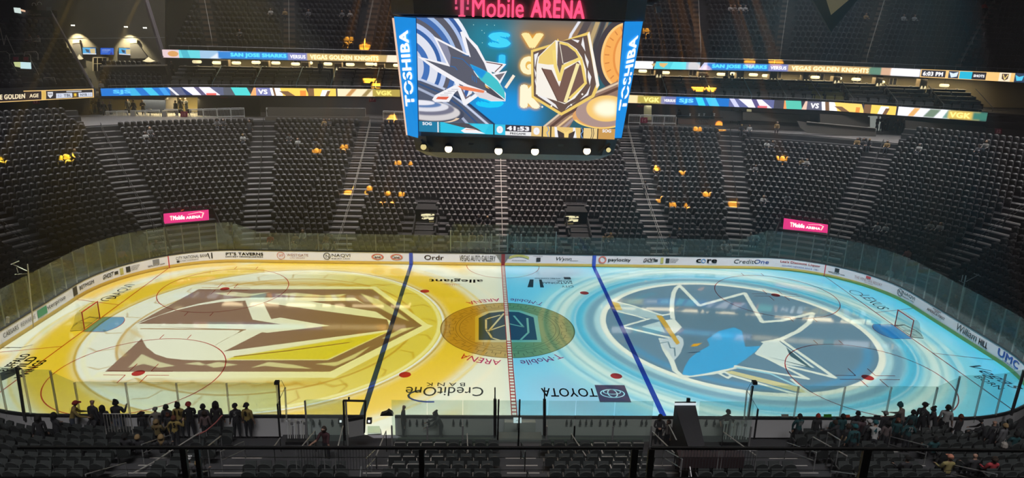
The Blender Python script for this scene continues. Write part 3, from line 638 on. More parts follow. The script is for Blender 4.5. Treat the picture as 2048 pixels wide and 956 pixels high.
# ------------------------------------------------------------------ stairs with their rails
def stair_far(fn, dirv, wid, i0, i1, label, rail=True, pitch=PF, rz=row_z, mats=(CONC, NOSE), name='aisle_stairs', base=None, railh=.9, gap=0):
    """fn(e) -> point on the aisle axis at offset e; dirv: unit vector across"""
    p0 = fn(1.2 + pitch * i0); t = thing(name, (p0[0], p0[1], rz(i0)), label, 'stairs'); b = MB(); nb = MB(); ux, uy = dirv
    for i in range(i0, i1):
        for hstep in (0, 1):
            e0 = 1.2 + pitch * (i - .5) + hstep * pitch / 2 - .0; z = rz(i - 1) + (rz(i) - rz(i - 1)) * (hstep + 1) / 2 + .004
            A, B = fn(e0), fn(e0 + pitch / 2 + .01); hw = wid / 2
            q = [(A[0] - ux * hw, A[1] - uy * hw), (A[0] + ux * hw, A[1] + uy * hw), (B[0] + ux * hw, B[1] + uy * hw), (B[0] - ux * hw, B[1] - uy * hw)]
            zb = z - .3; vs = [(x, y, zb) for x, y in q] + [(x, y, z) for x, y in q]
            b.add(vs, [(4, 5, 6, 7), (0, 1, 5, 4), (1, 2, 6, 5), (3, 0, 4, 7)])
            d = Vector((B[0] - A[0], B[1] - A[1])).normalized() * .045
            nb.add([(q[0][0] - d.x * .2, q[0][1] - d.y * .2, z + .004), (q[1][0] - d.x * .2, q[1][1] - d.y * .2, z + .004), (q[1][0] + d.x, q[1][1] + d.y, z + .004), (q[0][0] + d.x, q[0][1] + d.y, z + .004),
                    (q[0][0] - d.x * .2, q[0][1] - d.y * .2, z - .03), (q[1][0] - d.x * .2, q[1][1] - d.y * .2, z - .03)], [(0, 1, 2, 3), (4, 5, 1, 0)])
    b.build('steps', mats[0], t); nb.build('step_nosing', mats[1], t)
    if rail:
        r = MB(); ks = list(range(i0, i1, 4)) + [i1 - 1]
        for a, c in zip(ks[:-1], ks[1:]):
            if c - a < 1: continue
            A, B = fn(1.2 + pitch * (a + .15)), fn(1.2 + pitch * (c - gap)); za, zb = rz(a), rz(c)
            for h in (railh, railh * .55): r.tube([(A[0], A[1], za + h), (B[0], B[1], zb + h)], .024, 5)
            for P, z in ((A, za), (B, zb)): r.tube([(P[0], P[1], z), (P[0], P[1], z + railh)], .024, 5)
        if r.v: r.build('handrail', rail if rail is not True else STEEL, t)
    return t
def radial(a, s): return lambda e: (s * ring(a, e)[0], ring(a, e)[1])
def across(a, s): return (-s * math.sin(math.radians(a)), math.cos(math.radians(a)))
for s, side in ((-1, 'left'), (1, 'right')):
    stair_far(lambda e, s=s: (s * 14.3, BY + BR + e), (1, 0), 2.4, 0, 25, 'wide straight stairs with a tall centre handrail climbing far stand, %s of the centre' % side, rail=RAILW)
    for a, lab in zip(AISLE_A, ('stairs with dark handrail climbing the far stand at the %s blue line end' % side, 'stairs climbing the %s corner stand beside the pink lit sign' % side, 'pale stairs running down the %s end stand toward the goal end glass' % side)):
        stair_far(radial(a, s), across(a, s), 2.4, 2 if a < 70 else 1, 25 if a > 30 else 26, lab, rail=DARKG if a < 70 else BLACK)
stair_far(lambda e: (0, BY + BR + e), (1, 0), 1.2, 2, 22, 'narrow centre stairs of the far stand below the scoreboard', rail=RAILW)
NS = lambda x: (lambda e: (x, -(BY + BR + e)))
for x, i0, i1, w_, lab in ((0.05, 2, 11, 1.35, 'central stairs of the near stand lit pinkish, with short rails'), (-11.9, 2, 10, 1.3, 'stairs beside the left tunnel of the near stand'), (11.9, 2, 10, 1.3, 'stairs beside the black ramp right of the near stand'),
                           (-6.1, 3, 9, .9, 'short pale stairs right of the screen door opening'), (6.1, 3, 9, .9, 'short pale stairs left of the black ramp'), (-15.4, 1, 12, 1.3, 'stairs behind the fans in gold jerseys at lower left'), (17.2, 1, 12, 1.3, 'stairs behind the fans in teal jerseys at lower right')):
    stair_far(NS(x), (1, 0), w_, i0, i1, lab, rail=STEEL if abs(x) > 1 else BLACK, pitch=PN, gap=1.2)
# ================================================================== dasher boards, adverts on them, glass
def path(s):      # s: metres along the boards from the middle of the far side, + to the right; returns point and inward normal
    sg = 1 if s >= 0 else -1; s = abs(s); q = CR * math.pi / 2
    if s < CX: x, y, nx, ny = s, H_, 0, -1
    elif s < CX + q: a = math.pi / 2 - (s - CX) / CR; x, y, nx, ny = CX + CR * math.cos(a), CY + CR * math.sin(a), -math.cos(a), -math.sin(a)
    elif s < CX + q + 2 * CY: x, y, nx, ny = L_, CY - (s - CX - q), -1, 0
    elif s < CX + 2 * q + 2 * CY: a = -(s - CX - q - 2 * CY) / CR; x, y, nx, ny = CX + CR * math.cos(a), -CY + CR * math.sin(a), -math.cos(a), -math.sin(a)
    else: x, y, nx, ny = CX - (s - CX - 2 * q - 2 * CY), -H_, 0, 1
    return sg * x, y, sg * nx, ny
SMAX = 2 * CX + CR * math.pi + 2 * CY
def s_of(u, v):   # board position under a pixel of the far side
    d = ray(u, v); t = 20.
    while t < 130:
        P = CAM + t * d
        if P[1] > -8 and board_off(P[0], P[1]) > 0 and (P[1] > 0 or abs(P[0]) > 25): break
        t += .02
    x, y = abs(P[0]), P[1]; sg = 1 if P[0] > 0 else -1; q = CR * math.pi / 2
    if x < CX: return sg * x, P[2]
    if y > CY: return sg * (CX + (math.pi / 2 - math.atan2(y - CY, x - CX)) * CR), P[2]
    return sg * (CX + q + CY - y), P[2]
boards = thing('dasher_boards', (0, 0, 0), 'white advertising boards with a yellow kick plate running around the ice rink', 'rink boards')
WB = mat('board_white', (.74, .74, .76), .4, noise=.03, nscale=.5); YK = mat('kick_plate_yellow', (.62, .42, .08), .4, noise=.06, nscale=2); CAP = mat('board_cap', (.02, .022, .025), .4)
def strip(name, s0, s1, z0, z1, off, m, par=None, thick=.0, step=.8, back=False):
    b = MB(); n = max(int(abs(s1 - s0) / step), 1); P = [path(s0 + (s1 - s0) * k / n) for k in range(n + 1)]
    for a, c in zip(P[:-1], P[1:]):
        A = [(p[0] + p[2] * off, p[1] + p[3] * off) for p in (a, c)]; B = [(p[0] + p[2] * (off - thick), p[1] + p[3] * (off - thick)) for p in (a, c)]
        if thick: b.add([(*A[0], z0), (*A[1], z0), (*A[1], z1), (*A[0], z1), (*B[0], z0), (*B[1], z0), (*B[1], z1), (*B[0], z1)], [(0, 1, 2, 3), (7, 6, 5, 4), (3, 2, 6, 7)])
        else: b.add([(*A[0], z0), (*A[1], z0), (*A[1], z1), (*A[0], z1)], [(0, 1, 2, 3)])
    return b.build(name, m, par if par is not None else boards)
gapL = SMAX - 7.35; gapR = SMAX - 5.85            # open gate in the near boards at the left blue line
strip('board_panel', -gapL, SMAX, .0, 1.05, .0, WB, thick=.10); strip('board_panel', -SMAX, -gapR, .0, 1.05, .0, WB, thick=.10)
strip('kick_plate', -gapL, SMAX, .005, .27, .012, YK); strip('kick_plate', -SMAX, -gapR, .005, .27, .012, YK)
strip('cap_rail', -gapL, SMAX, 1.05, 1.13, .02, CAP, thick=.16); strip('cap_rail', -SMAX, -gapR, 1.05, 1.13, .02, CAP, thick=.16)
BP = mat('board_blue', (.04, .08, .42), .4); RP = mat('board_red', (.55, .04, .05), .4); BK = mat('print_black', (.02, .02, .022), .5); NV = mat('print_navy', (.03, .08, .35), .5); RD = mat('print_red', (.5, .05, .05), .5); SAL = mat('print_salmon', (.60, .16, .12), .5)
GY = mat('print_grey', (.22, .22, .23), .5); GNX = mat('print_green', (.05, .28, .14), .5); OLV = mat('print_olive_gold', (.45, .42, .12), .5); BRG = mat('print_brown', (.35, .16, .14), .5); SKY = mat('print_blue', (.05, .22, .50), .5)
for s in (-1, 1): strip('board_stripe', s * 25 * F, s * (26 * F), .005, 1.05, .02, BP)
strip('board_stripe', -.15, .15, .005, 1.05, .02, RP)
for s in (-1, 1): strip('board_stripe', s * (CX + 5.47 - .04), s * (CX + 5.47 + .04), .005, 1.05, .02, RP)
def btext(s, u, v, wpx, z, h, m, bold=0., sk=0., name='advert_lettering'):
    s0, _ = s_of(u - wpx / 2, v); s1, _ = s_of(u + wpx / 2, v); vv, t, ar = text_tris(s, bold); b = MB(); vs = []
    for a, q in vv:
        p = path(s0 + (s1 - s0) * a + sk * (q - .5) * h); vs.append((p[0] + p[2] * .022, p[1] + p[3] * .022, z + (q - .5) * h))
    b.add(vs, t); o = b.build(name, m, boards); return o
def bshape(conts, m, name='advert_mark'):   # conts: polygons of (s, z)
    b = MB()
    for c in conts:
        vs = []
        for s, z in c: p = path(s); vs.append((p[0] + p[2] * .024, p[1] + p[3] * .024, z))
        b.add(vs, [tuple(range(len(vs)))])
    return b.build(name, m, boards)
def bring(u, v, r, w_, m, z=.66, n=20, rx=1.):
    s, _ = s_of(u, v); T = [2 * math.pi * k / n for k in range(n + 1)]
    return bshape([[(s + rx * r * math.cos(a), z + r * math.sin(a)), (s + rx * (r - w_) * math.cos(a), z + (r - w_) * math.sin(a)), (s + rx * (r - w_) * math.cos(c), z + (r - w_) * math.sin(c)), (s + rx * r * math.cos(c), z + r * math.sin(c))] for a, c in zip(T[:-1], T[1:])], m)
def bbox(u, v, w_, h, m, z=.66): s, _ = s_of(u, v); return bshape([[(s - w_ / 2, z - h / 2), (s + w_ / 2, z - h / 2), (s + w_ / 2, z + h / 2), (s - w_ / 2, z + h / 2)]], m)
btext('CAESARS', 21, 663, 34, .66, .30, BK); btext('REWARDS', 56, 643, 32, .66, .30, GY)
bbox(84, 625, 1.0, .52, GNX); btext('e', 84, 624, 9, .66, .30, WHITE, .03); btext('nterprise', 112, 611, 42, .66, .36, BK, .0)
bbox(150, 584, .5, .6, BK); btext('BETMGM', 173, 572, 31, .66, .28, BK, .01)
btext('GHOST', 216, 552, 22, .66, .36, BK, .03, sk=.3); bbox(232, 545, .3, .24, BK); bbox(243, 543, .28, .5, OLV); bbox(256, 540, .35, .45, BK); btext('OFFICIAL', 271, 534, 18, .80, .11, BK); btext('ENERGY', 270, 537, 16, .66, .11, BK); btext('DRINK', 269, 540, 13, .52, .11, BK)
btext('NHLSHOP.com', 313, 534, 34, .48, .15, BK, .02); bbox(312, 525, .5, .36, GY, .76)
btext('CITY NATIONAL BANK', 384, 515, 65, .72, .26, BK, .0); btext('AN RBC COMPANY', 377, 523, 42, .45, .13, GY); bbox(356, 523, .2, .16, BK, .45); s0, _ = s_of(420, 513); bshape([[(s0 - .2, .9), (s0 - .1, .9), (s0, .42), (s0 - .07, .42)], [(s0 + .1, .42), (s0 + .2, .42), (s0 + .2, .92), (s0 + .1, .92)]], BK)
btext("PT'S TAVERNS", 489, 509, 75, .76, .26, BK, .04); btext('HOCKEY HEADQUARTERS', 489, 515, 75, .50, .14, BK, .03)
bring(562, 511, .33, .04, SAL); btext('WP', 562, 511, 10, .66, .24, SAL); btext('WESTGATE', 595, 510, 43, .72, .22, BRG); btext('LAS VEGAS', 595, 516, 30, .47, .10, BRG)
bring(654, 513, .30, .05, BK); btext('N', 655, 513, 7, .66, .30, BK); btext('NAQVI', 682, 511, 37, .72, .32, BK); btext('INJURY LAW', 682, 519, 37, .44, .10, BK, .02)
for u in (755, 793): bring(u, 513, .27, .07, SAL, rx=1.9); btext("Cane's", u, 513, 23, .66, .26, RD, .02)
btext('Ordr', 868, 514, 39, .66, .42, SAL, .01); btext('VEGAS AUTO GALLERY', 955, 516, 72, .64, .50, BK, .0)
s0, _ = s_of(1038, 517); bshape([[(s0 - .85 + .17 * k, .62 + .22 * math.sin(math.pi * k / 10)), (s0 - .85 + .17 * (k + 1), .62 + .22 * math.sin(math.pi * (k + 1) / 10)), (s0 - .85 + .17 * (k + 1), .84 + .2 * math.sin(math.pi * (k + 1) / 10)), (s0 - .85 + .17 * k, .84 + .2 * math.sin(math.pi * k / 10))] for k in range(10)], OLV); btext('GOOD GREEK', 1038, 514, 34, .86, .17, GNX, .02); btext('MOVING & STORAGE', 1038, 521, 28, .50, .10, BK)
bbox(1077, 518, .34, .36, BK, .60); btext('OFFICIAL MOVER', 1076, 512, 19, .90, .07, BK)
btext('Wynn', 1127, 518, 32, .66, .42, BK, .0, .3); bbox(1148, 520, .7, .03, BK, .54)
bring(1205, 519, .34, .12, SAL); btext('paylocity', 1239, 520, 45, .64, .38, BK, .02)
btext('GHOST', 1298, 521, 22, .66, .38, BK, .03, .3); bbox(1312, 520, .3, .22, BK); bbox(1324, 521, .24, .52, OLV); bbox(1335, 521, .32, .42, BK); btext('OFFICIAL', 1349, 518, 17, .80, .12, BK); btext('ENERGY', 1348, 521, 15, .66, .12, BK); btext('DRINK', 1346, 525, 12, .52, .12, BK)
btext('c', 1397, 521, 10, .68, .34, BK, .04); bring(1407, 521, .19, .06, SKY, .68); btext('re', 1424, 521, 20, .68, .34, BK, .04); btext('HYDRATION', 1424, 528, 18, .44, .08, GY)
btext('Credit', 1488, 523, 40, .68, .36, BK, .0, .12); btext('One', 1523, 524, 30, .68, .36, NV, .01, .12)
btext("Lee's Discount Liquor", 1601, 528, 82, .78, .28, RD, .03); btext('SERVING NEVADA SINCE 1981', 1600, 536, 74, .45, .14, NV)
btext('NHLSHOP.com', 1673, 549, 34, .50, .14, BK, .02); bbox(1674, 543, .36, .34, BK, .76)
bbox(1737, 557, .40, .20, RD, .86); btext('THE VENETIAN RESORT', 1736, 567, 58, .60, .22, BRG); btext('LAS VEGAS', 1736, 574, 18, .40, .08, BRG)
bring(1801, 585, .30, .05, BK); btext('N', 1801, 585, 7, .66, .30, BK); btext('NAQVI', 1818, 594, 27, .74, .30, BK); btext('INJURY LAW', 1817, 599, 25, .46, .10, BK, .02)
bbox(1875, 620, .9, .05, BK, .90); bbox(1875, 621, .5, .05, BK, .80); btext('AMERICA FIRST', 1872, 630, 40, .62, .20, BK, .01); btext('CREDIT UNION', 1872, 637, 22, .42, .08, GY)
btext('William', 1934, 664, 46, .68, .50, BK, .0, .25); btext('HILL', 1967, 688, 20, .60, .40, BK, .03); btext('UMC', 2019, 712, 50, .70, .48, NV, .03); btext('HEALTH', 2020, 722, 30, .38, .08, NV)
# ------------------------------------------------------------------ glass above the boards
GLS = glass('rink_glass', (.90, .96, .94), .08); POST = mat('glass_post', (.62, .68, .66), .4)
_n = POST.node_tree; _t = _n.nodes.new('ShaderNodeBsdfTranslucent'); _m = _n.nodes.new('ShaderNodeMixShader'); _t.inputs[0].default_value = (.75, .8, .78, 1); _m.inputs[0].default_value = .5
_n.links.new(_n.nodes['Principled BSDF'].outputs[0], _m.inputs[1]); _n.links.new(_t.outputs[0], _m.inputs[2]); _c = _n.nodes.new('ShaderNodeBsdfTransparent'); _q = _n.nodes.new('ShaderNodeMixShader'); _q.inputs[0].default_value = .4; _n.links.new(_m.outputs[0], _q.inputs[1]); _n.links.new(_c.outputs[0], _q.inputs[2]); _n.links.new(_q.outputs[0], _n.nodes['Material Output'].inputs[0])     # frosted clear plastic
def glassrun(th, s0, s1, z0, hf, step, post=True, postw=.035, matg=GLS, off=-.06):
    n = max(round(abs(s1 - s0) / step), 1); pm = []
    for k in range(n):
        a, c = s0 + (s1 - s0) * k / n, s0 + (s1 - s0) * (k + 1) / n; P, Q = path(a), path(c); g = .02 if not post else .03
        A = Vector((P[0] + P[2] * off, P[1] + P[3] * off, 0)); C = Vector((Q[0] + Q[2] * off, Q[1] + Q[3] * off, 0)); d = (C - A).normalized() * g; nrm = Vector((P[2], P[3], 0)) * .012
        b = MB(); b.prism([(*(A + d).xy, z0), (*(C - d).xy, z0), (*(C - d).xy, hf(c)), (*(A + d).xy, hf(a))], nrm); b.build('glass_pane', matg, th)
    for k in range(n + 1):
        a = s0 + (s1 - s0) * k / n; P = path(a); x, y = P[0] + P[2] * off, P[1] + P[3] * off
        b = MB(); b.box(x - postw, y - postw, z0 - .3, x + postw, y + postw, hf(a) - .03); b.build('glass_post', POST, th)
hf = lambda s: 2.62 if abs(s) < 20.2 else min(3.45, 2.62 + (abs(s) - 20.2) * .6)
fg = thing('glass_barrier', (0, H_, 1.1), 'clear glass screen with pale posts on top of the far side boards', 'glass screen'); glassrun(fg, -20.2, 20.2, 1.12, hf, 2.42)
for s, sd in ((-1, 'left'), (1, 'right')):
    t = thing('glass_barrier', (s * 28, 10, 1.1), 'tall curved glass screen around the %s goal end of the rink' % sd, 'glass screen'); glassrun(t, s * 20.2, s * 22.4, 1.12, hf, 2.2); glassrun(t, s * 22.4, s * (SMAX - 21.6), 1.12, lambda z: 3.45, 1.25)
    t = thing('glass_barrier', (s * 17, -H_, 1.1), 'glass screen in front of the standing fans at the lower %s' % sd, 'glass screen')
    hn = lambda q: 2.85 if abs(q) > SMAX - 20.6 else min(3.5, 2.85 + (SMAX - 20.6 - abs(q)) * .5)
    glassrun(t, s * (SMAX - 21.6), s * (SMAX - 20.6), 1.12, hn, 1.1); glassrun(t, s * (SMAX - 20.6), s * (SMAX - 11.35), 1.12, hn, 2.45)
# glass behind the benches with its short posts
def wall_glass(t, x0, x1, y, z0, z1, n, ph=None, pm=STEEL):
    for k in range(n):
        a, c = x0 + (x1 - x0) * k / n, x0 + (x1 - x0) * (k + 1) / n; b = MB(); b.box(a + .015, y - .006, z0, c - .015, y + .006, z1); b.build('glass_pane', GLS, t)
    for k in range(n + 1):
        a = x0 + (x1 - x0) * k / n; b = MB(); b.box(a - .035, y - .035, z0 - .5, a + .035, y + .035, ph or z1); b.build('glass_post', pm, t)
t = thing('glass_barrier', (0, -14.9, .9), 'long low glass screen behind the players benches with short grey posts', 'glass screen')
wall_glass(t, -9.55, -7.75, -14.9, .95, 3.05, 1, 3.0); wall_glass(t, -5.75, -.95, -14.9, .95, 3.05, 3, 1.75); wall_glass(t, -.95, .0, -14.9, .95, 3.05, 1, 3.1, BLACK); wall_glass(t, 0.0, 2.55, -14.9, .95, 3.05, 2, 1.75)
wall_glass(t, 2.55, 6.1, -14.9, .95, 3.05, 2, 1.75); wall_glass(t, 8.2, 10.75, -14.9, .95, 3.05, 1, 1.75)
# ------------------------------------------------------------------ goals
NET = glass('goal_net', (.95, .95, .95), .22, .6, 0.); GRED = mat('goal_red', (.50, .02, .02), .35); PAD = mat('goal_padding', (.7, .7, .7), .5)
for s, lab in ((-1, 'red framed hockey goal with white net on the golden left half of the ice'), (1, 'red framed hockey goal with white net on the blue right half of the ice')):
    t = thing('hockey_goal', (s * 89 * F, 0, 0), lab, 'goal'); x = s * 89 * F
    b = MB()
    for y in (-.914, .914): b.tube([(x, y, .01), (x, y, 1.22)], .035, 8)
    b.tube([(x, -.94, 1.22), (x, .94, 1.22)], .035, 8); b.build('goal_frame', GRED, t)
    prof = [(0, 1.22, .914), (.30, 1.24, .93), (.55, 1.05, 1.0), (.70, .55, 1.08), (1.05, .06, 1.12)]
    b = MB()
    for (d0, z0, w0), (d1, z1, w1) in zip(prof[:-1], prof[1:]):
        for k in range(4):
            y0, y1 = -w0 + 2 * w0 * k / 4, -w0 + 2 * w0 * (k + 1) / 4; y2, y3 = -w1 + 2 * w1 * (k + 1) / 4, -w1 + 2 * w1 * k / 4; r = lambda y, w_: 1 - .28 * (y / w_) ** 2 if d1 > .5 else 1
            b.quad((x + s * d0 * r(y0, w0), y0, z0), (x + s * d0 * r(y1, w0), y1, z0), (x + s * d1 * r(y2, w1), y2, z1), (x + s * d1 * r(y3, w1), y3, z1))
    for q in (-1, 1):
        for (d0, z0, w0), (d1, z1, w1) in zip(prof[:-1], prof[1:]): b.add([(x, q * .914, z0 if z0 < 1.22 else 1.2), (x + s * d0 * (.72 if d0 > .5 else 1), q * w0, z0), (x + s * d1 * (.72 if d1 > .5 else 1), q * w1, z1), (x, q * .914, min(z1, 1.2))], [(0, 1, 2, 3)])
    b.build('goal_net', NET, t)
    b = MB(); b.tube([(x, .914, .05)] + [(x + s * 1.05 * (1 - .28 * (y / 1.12) ** 2), y, .06) for y in np.linspace(1.12, -1.12, 11)] + [(x, -.914, .05)], .05, 6); b.tube([(x, 0, .1), (x + s * 1.0, 0, .1)], .03, 5); b.tube([(x, -.914, 1.2), (x + s * .32, -.6, 1.2), (x + s * .32, .6, 1.2), (x, .914, 1.2)], .02, 5); b.build('base_padding', PAD, t)
# ================================================================== centre-hung scoreboard
board = thing('scoreboard', (0, 0, 13.4), 'huge centre hung video scoreboard showing shark and knight crests above centre ice', 'scoreboard')
SBK = mat('scoreboard_black', (.16, .15, .17), .5, noise=.15); SBT = mat('scoreboard_fascia', (.42, .40, .45), .55, noise=.1)
def oct_(w_, d, c, z): return [(-w_ + c, -d, z), (w_ - c, -d, z), (w_, -d + c, z), (w_, d - c, z), (w_ - c, d, z), (-w_ + c, d, z), (-w_, d - c, z), (-w_, -d + c, z)]
def loft(b, rings):
    n = len(rings[0]); vs = [p for r in rings for p in r]; fs = [(k * n + q, k * n + (q + 1) % n, (k + 1) * n + (q + 1) % n, (k + 1) * n + q) for k in range(len(rings) - 1) for q in range(n)]
    b.add(vs, fs + [tuple(range(n - 1, -1, -1)), tuple(range((len(rings) - 1) * n, len(rings) * n))])
b = MB(); loft(b, [oct_(5.95, 4.9, .75, 13.42), oct_(6.62, 4.95, 1.35, 19.62)]); b.build('screen_housing', SBK, board)
b = MB(); loft(b, [oct_(6.75, 5.25, 1.3, 19.7), oct_(6.9, 5.3, 1.3, 22.6)]); b.build('top_fascia', SBT, board)
b = MB(); loft(b, [oct_(5.0, 4.0, .8, 12.1), oct_(5.6, 4.6, .8, 12.5), oct_(5.75, 4.7, .8, 13.4)]); b.build('lower_ring', SBK, board)
def poly_panel(name, px, m, y, uv=True, back=.05):
    P = [aty(u, v, y) for u, v in px]; b = MB(); b.add([tuple(p) for p in P] + [(p[0], p[1] + back, p[2]) for p in P], [(0, 1, 2, 3), (7, 6, 5, 4), (0, 4, 5, 1), (1, 5, 6, 2), (2, 6, 7, 3), (3, 7, 4, 0)])
    o = b.build(name, m, board)
    if uv: put_uv(o, [(0, 1), (1, 1), (1, 0), (0, 0)] * 2)
    return o
def main_screen():
    TL, TR, BR_, BL = (155, 108), (1395, 130), (1335, 830), (175, 805); WC, HC = 1240, 716; c = Cv(WC, HC, (52, 98, 112))
    def M(a, b):
        t = (b - 108) / 710.; xl = TL[0] + 20 * t; xr = TR[0] - 60 * t; u = (a - xl) / (xr - xl); yt = 108 + 22 * u; yb = 805 + 25 * u + 14 * math.sin(math.pi * min(max(u, 0), 1)); return (u * WC, (b - yt) / (yb - yt) * HC)
    p = lambda l: [M(*q) for q in l]
    cx, cy = M(60, 400); k = WC / 1240
    c.ell(*M(650, 700), 260, 190, (30, 150, 225), feather=60); c.ell(*M(640, 230), 190, 150, (40, 135, 160), feather=50, al=.8); c.ell(*M(1000, 160), 260, 130, (190, 135, 75), feather=60, al=.75); c.ell(*M(860, 300), 110, 170, (120, 110, 95), feather=40, al=.8)
    for r, w_, col in ((462, 20, (235, 240, 250)), (440, 22, (60, 95, 160)), (418, 20, (175, 195, 235)), (398, 36, (92, 92, 105)), (362, 22, (165, 190, 230)), (340, 30, (70, 110, 175)), (310, 26, (95, 95, 108)), (284, 30, (190, 205, 240)), (254, 24, (60, 100, 165)), (230, 50, (225, 228, 240)), (180, 36, (70, 115, 185)), (144, 60, (205, 210, 230)), (90, 90, (80, 80, 100))):
        c.ell(cx, cy, r, r * 1.02, col)
    c.poly(p([(155, 480), (400, 560), (640, 790), (640, 860), (150, 860)]), col=(85, 92, 112))
    for l, w_, col in (([(160, 470), (330, 540), (450, 640), (600, 780)], 14, (200, 210, 235)), ([(160, 500), (300, 560), (420, 650), (540, 780)], 10, (55, 85, 130)), ([(160, 530), (280, 590), (380, 660), (470, 770)], 16, (170, 180, 205)), ([(330, 540), (480, 640), (640, 780)], 12, (40, 60, 95))): c.line(p(l), w_, col, feather=1)
    c.ell(*M(250, 690), 200, 66, (70, 76, 95)); c.ell(*M(240, 680), 185, 58, (215, 210, 212), feather=3); c.ell(*M(225, 660), 165, 44, (120, 120, 140), feather=4); c.ell(*M(215, 645), 140, 34, (225, 225, 235), feather=3); c.ell(*M(200, 632), 110, 22, (100, 130, 180), feather=3); c.ell(*M(180, 622), 90, 16, (235, 235, 245), feather=2)
    c.ell(*M(240, 705), 185, 50, (235, 205, 175), inner=.88, a0=10, a1=170)
    # right side: golden medal, sweeping bands
    for l, w_, col in (([(1130, 125), (1080, 200), (1060, 260)], 16, (232, 232, 240)), ([(1180, 130), (1130, 220), (1160, 300)], 40, (88, 80, 82)), ([(1240, 130), (1200, 230), (1190, 420)], 26, (190, 165, 120)), ([(1275, 130), (1225, 260), (1215, 480)], 26, (70, 68, 74)), ([(1300, 130), (1245, 280), (1230, 500)], 14, (150, 130, 105))): c.line(p(l), w_, col, feather=1)
    c.ell(*M(1400, 325), 175, 232, (72, 66, 72)); c.ell(*M(1405, 325), 150, 200, (255, 205, 130)); c.ell(*M(1412, 325), 142, 190, (250, 176, 92)); c.ell(*M(1425, 325), 96, 150, (235, 150, 75)); c.ell(*M(1430, 325), 88, 140, (252, 188, 110))
    for a in range(110, 260, 17): t = math.radians(a); x, y = M(1412, 325); c.line([(x + 108 * math.cos(t), y - 158 * math.sin(t)), (x + 132 * math.cos(t), y - 180 * math.sin(t))], 7, (215, 135, 70))
    c.poly(p([(880, 790), (1000, 680), (1180, 560), (1360, 470), (1360, 620), (1100, 700), (1020, 850)]), col=(150, 120, 105))
    for l, w_, col in (([(890, 790), (1010, 680), (1190, 560), (1370, 480)], 12, (225, 205, 180)), ([(930, 790), (1040, 690), (1200, 590), (1370, 510)], 18, (95, 70, 62)), ([(970, 790), (1070, 700), (1220, 610)], 12, (235, 200, 150)), ([(1010, 790), (1100, 700)], 16, (170, 150, 150))): c.line(p(l), w_, col, feather=1)
    c.ell(*M(1260, 690), 185, 76, (225, 165, 105)); c.ell(*M(1262, 665), 165, 92, (176, 148, 140)); c.ell(*M(1290, 640), 128, 82, (250, 205, 120), feather=2); c.ell(*M(1295, 640), 84, 50, (255, 255, 225), feather=14)
    c.ell(*M(1260, 690), 185, 76, (255, 215, 120), inner=.9, a0=15, a1=160)
    # glowing letters
    for s, a, b, w_, h, col, gl in (('S', 583, 188, 138, 92, (70, 215, 250), (20, 165, 235)), ('J', 628, 320, 60, 84, (60, 200, 245), (20, 150, 225)), ('S', 510, 540, 175, 112, (30, 205, 250), (20, 160, 235)), ('V', 780, 192, 138, 92, (255, 236, 165), (235, 165, 60)), ('G', 775, 330, 90, 110, (255, 245, 200), (245, 190, 90)), ('K', 775, 500, 130, 152, (255, 248, 215), (240, 180, 60))):
        x, y = M(a, b); c.text(s, x, y, w_, h, gl, .14, .9, 12); c.text(s, x, y, w_, h, col, .10)
    for a, b in ((495, 148), (575, 148), (620, 150), (560, 195), (548, 252), (640, 236), (545, 180)): c.ell(*M(a, b), 2.5, 2.5, (170, 220, 220))
    # shark
    Wt = (245, 243, 248)
    c.poly(p([(560, 356), (692, 378), (640, 436), (585, 420)]), col=Wt); c.line(p([(572, 366), (668, 382), (625, 425)]), 6, (120, 80, 80)); c.poly(p([(605, 438), (697, 418), (655, 500)]), col=Wt); c.poly(p([(622, 446), (684, 430), (652, 480)]), col=(120, 112, 118)); c.line(p([(735, 450), (690, 520)]), 18, (250, 235, 215))
    c.line(p([(395, 495), (445, 628), (530, 560)]), 24, Wt); c.line(p([(412, 500), (450, 595), (505, 555)]), 9, (120, 105, 115))
    c.poly(p([(162, 338), (335, 378), (256, 215), (455, 315), (415, 190), (432, 185), (520, 270), (585, 390), (610, 440), (655, 500), (688, 560), (686, 610), (600, 612), (520, 580), (470, 530), (380, 490), (280, 430)]), col=Wt)
    c.poly(p([(205, 357), (356, 398), (280, 240), (480, 338), (446, 215), (512, 290), (560, 372), (582, 432), (480, 384), (500, 430), (520, 460), (560, 484), (575, 548), (460, 508), (395, 470), (300, 412)]), col=(92, 94, 108)); c.poly(p([(280, 240), (340, 270), (360, 330), (356, 398)]), col=(140, 142, 165))
    c.poly(p([(475, 380), (540, 408), (590, 432), (640, 480), (680, 545), (684, 598), (640, 560), (590, 520), (540, 480), (505, 430)]), col=(70, 195, 205)); c.poly(p([(475, 380), (540, 408), (575, 425), (545, 470), (505, 430)]), col=(35, 150, 225), feather=3)
    c.poly(p([(560, 505), (600, 530), (684, 606), (640, 590), (575, 560)]), col=(80, 78, 88)); c.poly(p([(500, 560), (560, 548), (640, 592), (680, 608), (600, 608), (530, 590)]), col=(225, 218, 222)); c.poly(p([(562, 508), (575, 515), (592, 535), (570, 525)]), col=(245, 190, 100))
    for l in ([(370, 340), (430, 350), (500, 420)], [(360, 395), (385, 400), (398, 418)], [(430, 325), (470, 330)], [(488, 450), (490, 480)], [(500, 455), (502, 490)], [(512, 460), (514, 495)]): c.line(p(l), 4, (40, 110, 180))
    c.poly(p([(250, 605), (268, 575), (385, 512), (432, 518), (385, 560), (350, 618), (268, 618)]), col=Wt); c.poly(p([(272, 600), (285, 585), (352, 585), (335, 604)]), col=(225, 100, 75))
    for q in range(4): c.line(p([(300 + 22 * q, 575 - 12 * q), (345 + 20 * q, 575 - 12 * q)]), 3, (160, 160, 170))
